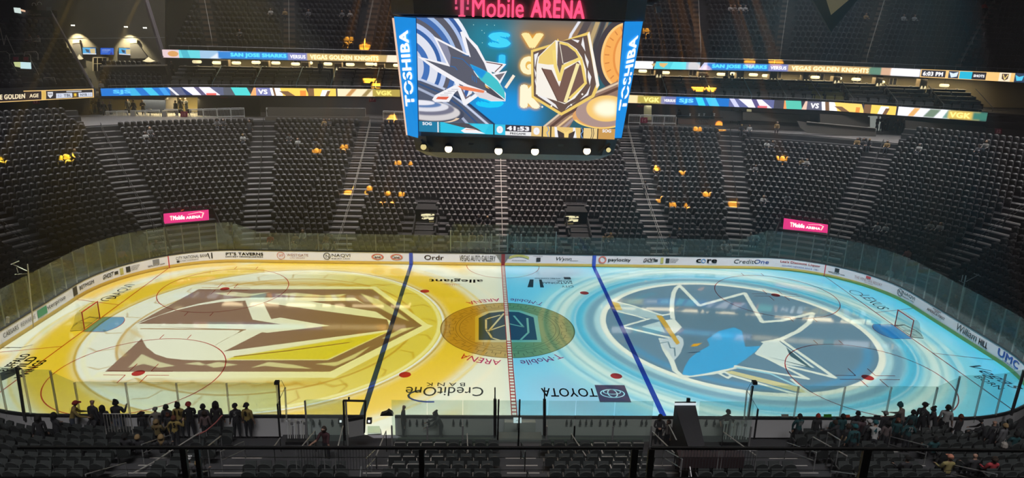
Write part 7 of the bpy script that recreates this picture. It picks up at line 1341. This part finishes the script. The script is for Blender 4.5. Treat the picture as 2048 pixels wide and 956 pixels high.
def hair_mesh(kind):
    k = ('hair', kind)
    if k in BODY: return BODY[k]
    b = MB(); N = 12
    def dome(r, zlo, zhi, back=0., sy=1.):
        rings = []
        for j in range(6):
            a = math.radians(90 * j / 5); z = zlo + (zhi - zlo) * math.sin(a); rr = r * math.cos(a * .93) + .004
            rings.append([(rr * math.cos(2 * math.pi * q / N), sy * rr * math.sin(2 * math.pi * q / N) + back, z) for q in range(N)])
        loft(b, rings)
    if kind == 'short': dome(.105, -.06, .115, -.036, 1.0)
    elif kind == 'long':
        dome(.108, -.06, .12, -.034, 1.0); b.add([(x * w_, -.06 - .045 * (1 - abs(x)), z) for z, w_ in ((.06, .10), (-.08, .12), (-.22, .11), (-.34, .07)) for x in (-1, -.5, 0, .5, 1)] + [(x * w_, -.005 - .03 * (1 - abs(x)), z) for z, w_ in ((.06, .10), (-.08, .12), (-.22, .11), (-.34, .07)) for x in (-1, -.5, 0, .5, 1)],
            [(r * 5 + c, r * 5 + c + 1, r * 5 + c + 6, r * 5 + c + 5) for r in range(3) for c in range(4)] + [(20 + r * 5 + c + 5, 20 + r * 5 + c + 6, 20 + r * 5 + c + 1, 20 + r * 5 + c) for r in range(3) for c in range(4)] + [(15, 16, 36, 35), (16, 17, 37, 36), (17, 18, 38, 37), (18, 19, 39, 38)])
    elif kind == 'bun': dome(.104, -.06, .115, -.036, 1.0); b.lathe([(.02, -.02), (.05, .01), (.05, .05), (.02, .07)], (0, -.09, .10), 8)
    elif kind in ('cap', 'capback'):
        dome(.105, .0, .125, -.014, 1.04); s = 1 if kind == 'cap' else -1
        b.prism([(-.085, s * .085, .028), (.085, s * .085, .028), (.07, s * .165, .012), (0, s * .185, .008), (-.07, s * .165, .012)], (0, 0, .012))
    elif kind == 'beanie': dome(.108, -.01, .15, -.008, 1.04); b.lathe([(.112, -.02), (.116, .0), (.112, .025)], (0, -.008, 0), 12); b.lathe([(.01, 0), (.03, .02), (.01, .045)], (0, -.01, .14), 8)
    elif kind == 'hat': dome(.104, .02, .13, -.005, 1.05); b.lathe([(.10, .035), (.19, .02), (.19, .03), (.10, .045)], (0, 0, 0), 14)
    elif kind == 'hood': dome(.118, -.05, .125, -.025, 1.0); b.lathe([(.13, -.11), (.12, -.04)], (0, -.02, 0), 12)
    o = b.build('hair', MATS['cloth_default']); me = o.data; me.polygons.foreach_set('use_smooth', [True] * len(me.polygons)); bpy.data.objects.remove(o); BODY[k] = me; return me
def cloth(col):
    nm_ = 'fabric_%d_%d_%d' % tuple(int(c * 255) for c in col); return mat(nm_, col, .85, noise=.15, nscale=9)
HAIRC = {'black': (.008, .007, .007), 'brown': (.035, .02, .012), 'blond': (.30, .20, .09), 'grey': (.18, .17, .17), 'bald': None, 'red': (.35, .03, .02), 'teal': (.01, .10, .12), 'white': (.5, .5, .5), 'peach': (.5, .2, .13), 'gold': (.35, .25, .06), 'auburn': (.13, .04, .02)}
def person(P, face, label, pose='stand', shirt=(.03, .03, .035), pants=(.02, .022, .028), hair=('short', 'black'), skin=(.36, .21, .15), h=1.75, near=True, number=None, numcol=None, longs=True, group=None):
    me, hp, tor = body_mesh(pose, 1 if near else 0, longs); k = h / 1.75; t = thing('person', tuple(P), label, 'person', group, math.radians(face)); t.scale = (k, k, k)
    o = bpy.data.objects.new('body', me); scene.collection.objects.link(o); o.parent = t
    for i, c in ((0, skin), (1, shirt), (2, pants)): o.material_slots[i].link = 'OBJECT'; o.material_slots[i].material = cloth(c) if i else mat('skin_%d' % int(skin[0] * 100), skin, .55)
    kind, cn = hair
    if HAIRC[cn] is not None:
        ho = bpy.data.objects.new('hat' if kind in ('cap', 'capback', 'beanie', 'hat', 'hood') else 'hair', hair_mesh(kind)); scene.collection.objects.link(ho); ho.parent = t; ho.location = hp; ho.scale = (1.13, 1.13, 1.1); ho.material_slots[0].link = 'OBJECT'; ho.material_slots[0].material = cloth(HAIRC[cn])
    if near:
        b = MB(); [b.lathe([(.002, -.012), (.013, 0), (.002, .012)], (s * .036, .092, .012), 6) for s in (-1, 1)]; eo = b.build('eyes', mat('eye_dark', (.01, .008, .008), .3), t, local=True); eo.location = hp
        b = MB(); b.box(-.026, .088, -.055, .026, .098, -.047); eo = b.build('mouth', mat('lips', (.25, .08, .07), .5), t, local=True); eo.location = hp
    if number:
        v, tr, ar = text_tris(number, .04); b = MB(); w_ = .22 if len(number) > 1 else .12; up = (tor[1] - tor[0]).normalized(); mid = (tor[0] + tor[1]) / 2; bk = Vector((0, -1, 0)); bk = (bk - up * bk.dot(up)).normalized()
        b.add([mid + bk * .135 + Vector(((a - .5) * w_, 0, 0)) + up * ((q - .62) * .24) for a, q in v], tr); b.build('jersey_number', cloth(numcol or (.02, .02, .02)), t, local=True)
    return t
GJ = (.33, .24, .07); TJ = (.015, .075, .085); BKJ = (.014, .015, .018); WJ = (.42, .42, .42); DKJ = (.02, .022, .026)
def foot(u, v, h=1.75, drop=0.):      # stand on the near stand under a head pixel
    d = ray(u, v); t = 20.
    while t < 60:
        P = CAM + t * d; z = max(z_at(P[0], P[1]), .12) if abs(P[0]) > 11.2 or P[1] < -15 else .12
        if P[2] < z + h: break
        t += .02
    if P[1] > -13.45 and abs(P[0]) < 22:
        P = aty(u, v, -13.45); 
    return Vector((P[0], P[1], z if P[1] <= -13.5 else z)), P
def stand(u, v, face, lab, **kw):
    """u, v = pixel of the top of the head"""
    h = kw.get('h', 1.75); hh = {'bend': .90, 'lean': .96, 'sit': .78, 'sitlean': .74}.get(kw.get('pose', 'stand'), 1.) * h; F_, P = foot(u, v, hh)
    kw.setdefault('near', True)
    if P[1] > -13.5: kw['h'] = h * max(min((P[2] - .12) / hh, 1.25), .75); F_.z = .12
    return person(F_, face, lab, **kw)
N_ = [  # lower left: fans in dark and gold along the glass
 (74, 831, 20, 'person with long dark hair in black coat, leftmost behind the lower left glass', dict(hair=('long', 'black'))),
 (106, 826, -30, 'person in dark hooded top holding a pale bag beside the leftmost fan', dict(hair=('hood', 'black'), pose='cross')),
 (138, 807, -60, 'person in gold jersey and dark cap turned right near the left corner', dict(shirt=GJ, hair=('cap', 'red'), number='9', pose='lean', pants=(.05, .06, .09))),
 (182, 800, -20, 'tall bald person in black, left of the dark haired pair by the glass', dict(hair=('short', 'bald'), h=1.88)),
 (203, 811, 10, 'person with dark hair in black right of the tall bald man', dict(hair=('long', 'black'), h=1.62)),
 (189, 822, 150, 'short person with face turned to the camera below the tall bald man', dict(hair=('short', 'brown'), h=1.45, pose='sitlean')),
 (229, 801, 0, 'person with dark bun in black raising a phone by the glass', dict(hair=('bun', 'black'), pose='phone', pants=(.12, .14, .20), h=1.78)),
 (281, 825, 0, 'small person in a brimmed hat with a name across the dark jersey', dict(hair=('hat', 'black'), h=1.35, pose='stand')),
 (309, 816, 10, 'person in pale cap and light top shading the eyes', dict(hair=('cap', 'grey'), shirt=(.22, .20, .17), pose='shade', h=1.6)),
 (331, 809, 0, 'person in dark top between the pale cap and the gold jersey', dict(hair=('short', 'black'))),
 (335, 826, 0, 'person with auburn hair tied back, crouched in front of the dark top', dict(hair=('bun', 'auburn'), h=1.45)),
 (354, 805, 0, 'person in gold jersey number 11 with a dark bun', dict(shirt=GJ, hair=('bun', 'black'), number='11', h=1.78)),
 (346, 832, 0, 'person in gold jersey number 15 with reddish hair in the second row', dict(shirt=GJ, hair=('short', 'auburn'), number='15', pose='shade', h=1.72)),
 (376, 805, 30, 'heavy person in black and white jersey with a cap turned sideways', dict(hair=('capback', 'red'), shirt=BKJ, pose='cross')),
 (405, 808, 0, 'slim person in grey top right of the black and white jersey', dict(hair=('short', 'black'), shirt=(.07, .07, .08))),
 (408, 822, 10, 'person in grey and pink top with brown hair in the second row', dict(hair=('long', 'brown'), shirt=(.16, .11, .11), h=1.6)),
 (430, 803, 0, 'person with very long dark hair beside the pink tape', dict(hair=('long', 'black'), h=1.8, shirt=(.03, .025, .03))),
 (469, 808, 10, 'person with dark hat and black jersey with a white number', dict(hair=('capback', 'black'), number='5', numcol=(.5, .5, .5), h=1.7)),
 (492, 807, -10, 'person in gold jersey number 8, rightmost fan on the left side', dict(shirt=GJ, hair=('capback', 'black'), number='8', h=1.72, longs=False)),
 (650, 851, 160, 'person in black with a red scarf and badge facing the camera in the left tunnel', dict(hair=('short', 'brown'), shirt=(.05, .015, .02), pose='reach', longs=False)),
 (806, 810, -90, 'bald person in dark clothes standing sideways behind the left bench', dict(hair=('short', 'bald'), h=1.85, pose='stand')),
 (883, 827, 90, 'person with dark ponytail bending at the left bench', dict(hair=('bun', 'black'), pose='bend', shirt=(.04, .045, .045))),
 (1321, 830, 170, 'person in dark jacket and cap facing the camera left of the black canopy', dict(hair=('cap', 'black'), pose='cross')),
 (1338, 840, 120, 'person in pale jacket half hidden at the left edge of the black canopy', dict(hair=('short', 'brown'), shirt=(.22, .20, .19), h=1.6)),
 (1457, 820, 170, 'stocky person in black t-shirt and cap facing the camera right of the canopy', dict(hair=('cap', 'black'), longs=False, pose='hip')),
 (1602, 829, 10, 'person in teal jersey with white lettering holding up a phone', dict(shirt=TJ, hair=('short', 'black'), pose='phone', number='SHARK', numcol=(.5, .5, .5))),
 (1637, 829, 180, 'person in a red beanie and dark coat facing the camera', dict(hair=('beanie', 'red'), h=1.6)),
 (1687, 828, 10, 'person in teal hooded top beside the red card', dict(hair=('short', 'black'), shirt=TJ)),
 (1669, 836, 0, 'small person in teal beanie left of the teal hooded fan', dict(hair=('beanie', 'teal'), shirt=TJ, h=1.3)),
 (1682, 850, 30, 'person in black bending over with a gold tote bag on the stairs', dict(hair=('short', 'brown'), pose='bend', h=1.65)),
 (1697, 848, 40, 'person in black jersey number 39 beside the bending fan', dict(hair=('short', 'brown'), number='39', numcol=(.5, .5, .5), h=1.62)),
 (1712, 850, 0, 'person in teal jersey number 28 and teal cap on the stairs', dict(hair=('cap', 'teal'), shirt=TJ, number='28', numcol=(.5, .5, .5), h=1.85)),
 (1717, 822, 0, 'person in dark coat with dark hair left of the black card', dict(hair=('short', 'black'))),
 (1714, 832, 0, 'person in grey top behind number 28', dict(hair=('short', 'black'), shirt=(.09, .09, .10), h=1.6)),
 (1727, 833, 20, 'person in maroon grey jacket left of the pale cap', dict(hair=('short', 'black'), shirt=(.10, .06, .07))),
 (1741, 840, 0, 'broad person in black with a cream cap', dict(hair=('cap', 'white'), h=1.78)),
 (1754, 848, -20, 'person in white jersey with teal cap leaning right', dict(hair=('cap', 'teal'), shirt=WJ, number='4', numcol=(.02, .2, .25), pose='lean', h=1.78)),
 (1773, 824, 20, 'person with grey cap in dark jacket beside the black card', dict(hair=('cap', 'grey'))),
 (1777, 842, 0, 'person with long dark hair in brown grey coat in the second row', dict(hair=('long', 'black'), shirt=(.14, .11, .11), h=1.65)),
 (1797, 828, 0, 'person in teal beside the auburn haired fan', dict(hair=('short', 'black'), shirt=TJ, h=1.6)),
 (1798, 837, 170, 'person with auburn hair in teal facing back', dict(hair=('long', 'auburn'), shirt=TJ, h=1.6)),
 (1812, 812, 40, 'person in teal beanie and brown jacket leaning right', dict(hair=('beanie', 'teal'), shirt=(.20, .16, .14), pose='lean')),
 (1828, 820, 0, 'person in teal jersey right of the brown jacket', dict(hair=('short', 'black'), shirt=TJ)),
 (1822, 840, 0, 'person in teal jersey number 72 seen from behind in the second row', dict(hair=('short', 'black'), shirt=TJ, number='72', numcol=(.55, .55, .55), h=1.75, pose='hip')),
 (1851, 806, -60, 'tall person in black jersey and cap standing sideways', dict(hair=('cap', 'black'), h=1.88, number='19', numcol=(.4, .4, .4))),
 (1877, 818, 50, 'person with dark ponytail in black leaning left', dict(hair=('bun', 'black'), pose='lean', h=1.7)),
 (1898, 810, -30, 'young person in white shirt turning to look left', dict(hair=('short', 'black'), shirt=WJ, h=1.75, longs=False)),
 (1923, 829, 20, 'person with long auburn hair in black right of the white shirt', dict(hair=('long', 'auburn'), h=1.65)),
 (1975, 845, 60, 'person with dark cap crouched against the right corner boards', dict(hair=('cap', 'black'), pose='bend', h=1.5)),
 (1992, 842, 10, 'bald person in black jersey number 71 at the right corner', dict(hair=('short', 'bald'), number='71', numcol=(.5, .5, .5))),
 (2012, 847, 20, 'person with blond hair in grey coat at the right corner', dict(hair=('short', 'blond'), shirt=(.13, .13, .14), pants=(.10, .10, .10), h=1.7)),
]
for u, v, f, lab, kw in N_: stand(u, v, f, lab, **kw)
def on_near(u, v, h):      # seated: head pixel v, sits on its row
    P, _ = foot(u, v, h); return P
for u, v, lab, kw in ((1816, 911, 'seated person in black with a dark cap in the lower right rows', dict(hair=('cap', 'black'))), (1901, 911, 'seated person in a yellow top and peach cap at the bottom right', dict(hair=('cap', 'peach'), shirt=(.30, .25, .10), h=1.8)), (1952, 906, 'seated balding person in black leaning to the left at the bottom right', dict(hair=('short', 'bald'))), (1990, 912, 'seated person in a red top low at the bottom right', dict(hair=('short', 'brown'), shirt=(.40, .04, .05))), (1812 + 60, 872, 'seated fan in teal with a striped shirt in the right second row', dict(hair=('short', 'black'), shirt=TJ)), (2048 - 14, 862, 'seated fan in teal at the far right edge', dict(hair=('short', 'black'), shirt=TJ)),
                      (249, 866, 'seated fan in dark top with white marks at lower left', dict(hair=('short', 'black'))), (275, 868, 'seated fan with blond hair at lower left', dict(hair=('short', 'blond'))), (322, 868, 'seated fan with long blond hair near the handrail at lower left', dict(hair=('long', 'blond'))), (312, 838, 'seated fan with blond hair and a gold scarf by the glass', dict(hair=('long', 'blond'), shirt=(.2, .15, .06))), (376, 912, 'seated person in pale cap below the handrail at the bottom left', dict(hair=('cap', 'white'), shirt=(.1, .1, .1))), (396, 918, 'seated person partly hidden by the left rail post', dict(hair=('short', 'blond')))):
    P = on_near(u, v, 1.36); t = person(P, 0, lab, pose='sit', **kw)
# far spectators: u, v = pixel of the head; small, seated in the stands
PAL = {'pale': (.30, .29, .28), 'white': (.45, .45, .45), 'gold': (.30, .20, .09), 'dark': (.05, .05, .06), 'pink': (.40, .18, .16), 'teal': (.03, .14, .15), 'red': (.45, .06, .05), 'grey': (.15, .15, .16)}
FARP = [(290, 263, 'white', 'upper row of the left corner block, left of a pair'), (300, 259, 'grey', 'upper row of the left corner block, right of a pair'), (433, 236, 'grey', 'top row under the fence, left of a pair'), (446, 236, 'dark', 'top row under the fence, right of a pair'), (499, 250, 'dark', 'beside the left blue line stairs, upper of two'), (485, 268, 'white', 'beside the left blue line stairs, lower of two'), (648, 236, 'gold', 'top row near sign seventeen, left of a pair'), (658, 236, 'dark', 'top row near sign seventeen, right of a pair'),
 (578, 268, 'grey', 'section seventeen, leftmost of three'), (595, 274, 'white', 'section seventeen, middle of three'), (630, 275, 'dark', 'section seventeen, rightmost of three'), (540, 468, 'red', 'behind the glass in a red top, section seventeen front'), (590, 466, 'gold', 'behind the far glass left of the blue line, first from the left'), (605, 463, 'white', 'behind the far glass left of the blue line, second from the left'), (652, 466, 'gold', 'behind the far glass left of the blue line, third from the left'), (664, 469, 'dark', 'behind the far glass left of the blue line, fourth from the left'), (587, 484, 'pale', 'front row at the glass under the gold fans, first'), (651, 482, 'white', 'front row at the glass under the gold fans, second'), (669, 484, 'pale', 'front row at the glass under the gold fans, third'), (638, 492, 'gold', 'front row at the glass under the gold fans, fourth'),
 (958, 433, 'dark', 'above the left penalty box, left one'), (975, 436, 'dark', 'above the left penalty box, right one'), (945, 468, 'gold', 'in the left penalty box, left one'), (961, 468, 'gold', 'in the left penalty box, right one'), (1019, 473, 'dark', 'standing at the right penalty box'), (1110, 484, 'teal', 'front row right of the penalty box, first'), (1122, 490, 'grey', 'front row right of the penalty box, second'), (1152, 486, 'teal', 'front row below the right gold sign'), (1211, 468, 'gold', 'behind glass right of the right blue line, left of a pair'), (1222, 466, 'gold', 'behind glass right of the right blue line, right of a pair'), (1291, 362, 'grey', 'middle rows right of the scoreboard'), (1312, 330, 'gold', 'under a golden light spot right of the scoreboard'),
 (1340, 470, 'dark', 'behind glass with white jersey stripes, left one'), (1360, 455, 'dark', 'behind glass with white jersey stripes, upper one'), (1364, 488, 'gold', 'gold top right of the white sign'), (1332, 494, 'gold', 'gold top left of the white sign'), (1416, 492, 'dark', 'front row, left of two white jerseys'), (1449, 484, 'white', 'front row, left one of two white jerseys'), (1459, 488, 'white', 'front row, right one of two white jerseys'), (1502, 467, 'pale', 'at the corner of the tall glass, left one'), (1513, 466, 'white', 'at the corner of the tall glass, right one'),
 (1484, 248, 'dark', 'top rows of section thirteen, leftmost of three'), (1500, 248, 'white', 'top rows of section thirteen, beside the leftmost'), (1555, 244, 'gold', 'top row under the box wall'), (1535, 280, 'white', 'left of a pair in the upper rows of section thirteen'), (1546, 280, 'dark', 'right of a pair in the upper rows of section thirteen'), (1512, 328, 'grey', 'alone left in section thirteen'), (1605, 314, 'gold', 'pair beside the golden light spot, left one'), (1615, 316, 'pale', 'pair beside the golden light spot, right one'), (1528, 390, 'white', 'lower section thirteen, left one'), (1576, 389, 'grey', 'lower section thirteen, right one'), (1716, 275, 'gold', 'row of three below the number thirteen, left one'), (1728, 277, 'dark', 'row of three below the number thirteen, middle one'), (1740, 277, 'dark', 'row of three below the number thirteen, right one'), (1776, 279, 'gold', 'right of the corner stairs in a gold jersey'), (1840, 288, 'white', 'upper rows of section twelve, alone'), (1960, 287, 'grey', 'upper rows of section twelve, left of a pair'), (1972, 287, 'pale', 'upper rows of section twelve, right of a pair'),
 (1756, 446, 'white', 'section twelve low rows, left of a dotted pair'), (1773, 448, 'white', 'section twelve low rows, right of a dotted pair'), (1863, 444, 'pale', 'section twelve, left of a seated pair with legs up'), (1882, 444, 'white', 'section twelve, right of a seated pair'), (1817, 500, 'pink', 'in a pink top at the glass of the right corner'), (1782, 537, 'white', 'in white behind the right corner glass, left of a pair'), (1808, 543, 'white', 'in white behind the right corner glass, right of a pair'), (1890, 590, 'dark', 'behind the right end glass, left one'), (1912, 594, 'dark', 'behind the right end glass, right one'), (1954, 637, 'pale', 'behind the right end glass, lowest'), (300, 487, 'white', 'behind the left corner glass in white'), (312, 482, 'grey', 'behind the left corner glass in grey'), (244, 512, 'pink', 'behind the left corner glass in a pinkish top'), (117, 575, 'pale', 'behind the left end glass'), (1538, 486, 'grey', 'behind the tall glass under the pink sign'), (150, 304, 'grey', 'left end block near the yellow light spot')]
for k, (u, v, c, w_) in enumerate(FARP):
    P = on_bowl(u, v, 1.3); y = P[1]; i = round((bowl_e(P[0], P[1]) - 1.2) / PF); z = row_z(max(i, 0)); ax = abs(P[0]); fc = 180.
    if ax > BX: fc = 180 - math.copysign(90 - math.degrees(math.atan2(P[1] - BY, ax - BX)), P[0])
    stands = 'standing' in w_ or 'stairs, upper' in w_
    person((P[0], P[1], z), fc, '%s spectator in %s, %s' % ('standing' if stands else 'seated', c, w_.replace('behind the far glass', 'at far glass')), pose='stand' if stands else 'sit', shirt=PAL[c], pants=(.04, .045, .06), hair=(('short', 'long', 'cap')[k % 3], ('brown', 'blond', 'black', 'grey')[k % 4]), near=False, skin=(.42, .26, .2) if k % 5 else (.16, .09, .06))
UPP = [(541, 18, 'white', 'upper balcony left of scoreboard, left of a pair'), (570, 24, 'gold', 'upper balcony left of the scoreboard, on the stairs'), (617, 24, 'grey', 'upper balcony, alone between two stairs'), (480, 70, 'grey', 'upper balcony low rows above the blue team name'), (684, 22, 'grey', 'upper balcony, left of a pair by the third stairs'), (700, 24, 'pale', 'upper balcony, right of a pair by the third stairs'), (1461, 14, 'white', 'upper balcony right of the scoreboard, first in a row of four'), (1470, 14, 'grey', 'upper balcony right of the scoreboard, second in a row of four'), (1481, 16, 'white', 'upper balcony right of the scoreboard, third in a row of four'), (1491, 15, 'white', 'upper balcony right of the scoreboard, fourth in a row of four'), (1808, 32, 'white', 'upper balcony at right, left of a pale pair'), (1830, 32, 'white', 'upper balcony at right, right of a pale pair'), (1970, 6, 'red', 'upper balcony, in red beside the rightmost stairs'), (1733, 28, 'gold', 'upper balcony beside the dark hanging wing'), (80, 88, 'pale', 'end balcony at far left, right of a pair'), (63, 86, 'grey', 'end balcony at far left, left of a pair')]
for k, (u, v, c, w_) in enumerate(UPP):
    if u < 200: P = aty(u, v + 8, 38.0); fc = 150
    else:
        for i in range(UR):       # find the row whose seated head matches the pixel
            P = at_line(u, v, 1.75 + .84 * i)
            if P[2] < uz(P[0], i) + 1.3: break
        P = np.array([P[0], P[1], uz(P[0], i)]); fc = 180
    person(tuple(P), fc, 'tiny spectator in %s, %s' % (c, w_), pose='sit', shirt=PAL[c], near=False, hair=('short', 'brown'))
CONP = [(152, 200, 36.4, 'dark figure standing against the left edge of the grey pillar'), (173, 197, 36.8, 'dark walking figure right of the grey pillar, first'), (186, 196, 37.2, 'dark figure right of the grey pillar, second'), (196, 198, 36.5, 'dark figure in grey right of the grey pillar, third'), (206, 203, 36.2, 'dark broad figure leaning at the fence, left of the fence panels'), (219, 203, 36.8, 'slim dark figure behind the first fence panel'), (254, 197, 38, 'dark figure deep in the lit hall at far left'), (266, 200, 37, 'dark figure with hands together in the lit hall'), (284, 200, 37.5, 'dark figure at the left edge of the navy wall'), (350, 201, 37, 'dark figure by the bar stools, left one'), (360, 196, 37.4, 'dark figure by the bar stools, middle one'), (371, 196, 37.8, 'dark figure bending by the bar stools, right one'), (1359, 219, 37, 'dark bartender behind the bar, left one'), (1427, 221, 37, 'pale bartender behind the bar, right one'), (1466, 216, 37.2, 'black silhouette standing in the doorway right of the bar'), (1481, 219, 36.5, 'person in white standing right of the bar'), (1757, 232, 35, 'black silhouette in the bright right doorway, left of three'), (1767, 232, 34.6, 'black silhouette in the bright right doorway, middle of three'), (1777, 231, 34.8, 'black silhouette in the bright right doorway, right of three'), (1796, 238, 35.4, 'dark figure right of the bright doorway, left one'), (1808, 236, 35.6, 'dark figure right of the bright doorway, right one'), (343, 122, 39, 'dark figure standing left of the first suite under the upper ribbon'), (640, 122, 39.5, 'dark figure standing at the suite door left of the scoreboard'), (1452, 147, 39.5, 'dark suited figure in the suite right of the scoreboard, left one'), (1465, 147, 39.5, 'dark suited figure in the suite right of the scoreboard, right one'), (1414, 145, 40.5, 'dark haired figure seen above the suite counter'), (193 + 8, 162, 36.2, 'pale small figure at the right foot of the end balcony beam')]
for k, (u, v, y, lab) in enumerate(CONP):
    P = aty(u, v, y); person((P[0], P[1], P[2] - 1.75), 150 if k % 2 else 200, lab, pose=('stand', 'walk', 'cross')[k % 3], near=False, shirt=(.25, .25, .25) if ('white' in lab or 'pale' in lab) else (.02, .02, .024))
# red safety cone like figure and small cards behind the far glass
for u, v, lab, m, w_, h_ in ((1351, 501, 'white card with black marks held behind the far glass', WHITE, 5.5, 6), (1458, 509, 'small white double card low behind the far glass', WHITE, 5, 2.5), (403, 497, 'small white card at the foot of the left corner glass', WHITE, 3, 3), (15, 640, 'white card taped to the left end glass', WHITE, 3, 6)):
    y = 13.6 if u > 500 else (13.3 if u > 100 else atz(u, v, 1.5)[1]); o = quadpx('white_card', rect_px(u - w_, v - h_, u + w_, v + h_), y, m, None, .03); tag(o, lab, 'card')
for u, v, lab, m in ((1686, 875, 'tan tote bag hanging from the bending fan on the right stairs', mat('tan_bag', (.30, .22, .13), .7)), (2005, 888, 'pale bag carried by the grey coat fan at the right corner', mat('pale_bag', (.35, .32, .29), .7)), (118, 845, 'small glinting bag held by the second fan at lower left', mat('pale_bag', (.35, .32, .29), .7))):
    F_, P = foot(u, v, .9); b = MB(); b.lathe([(.10, 0), (.15, .1), (.13, .25), (.07, .31)], (F_.x, F_.y - .1, P[2] - .15), 10); b.tube([(F_.x - .08, F_.y - .1, P[2] + .14), (F_.x, F_.y - .1, P[2] + .32), (F_.x + .08, F_.y - .1, P[2] + .14)], .012, 5); o = b.build('tote_bag', m); tag(o, lab, 'bag')
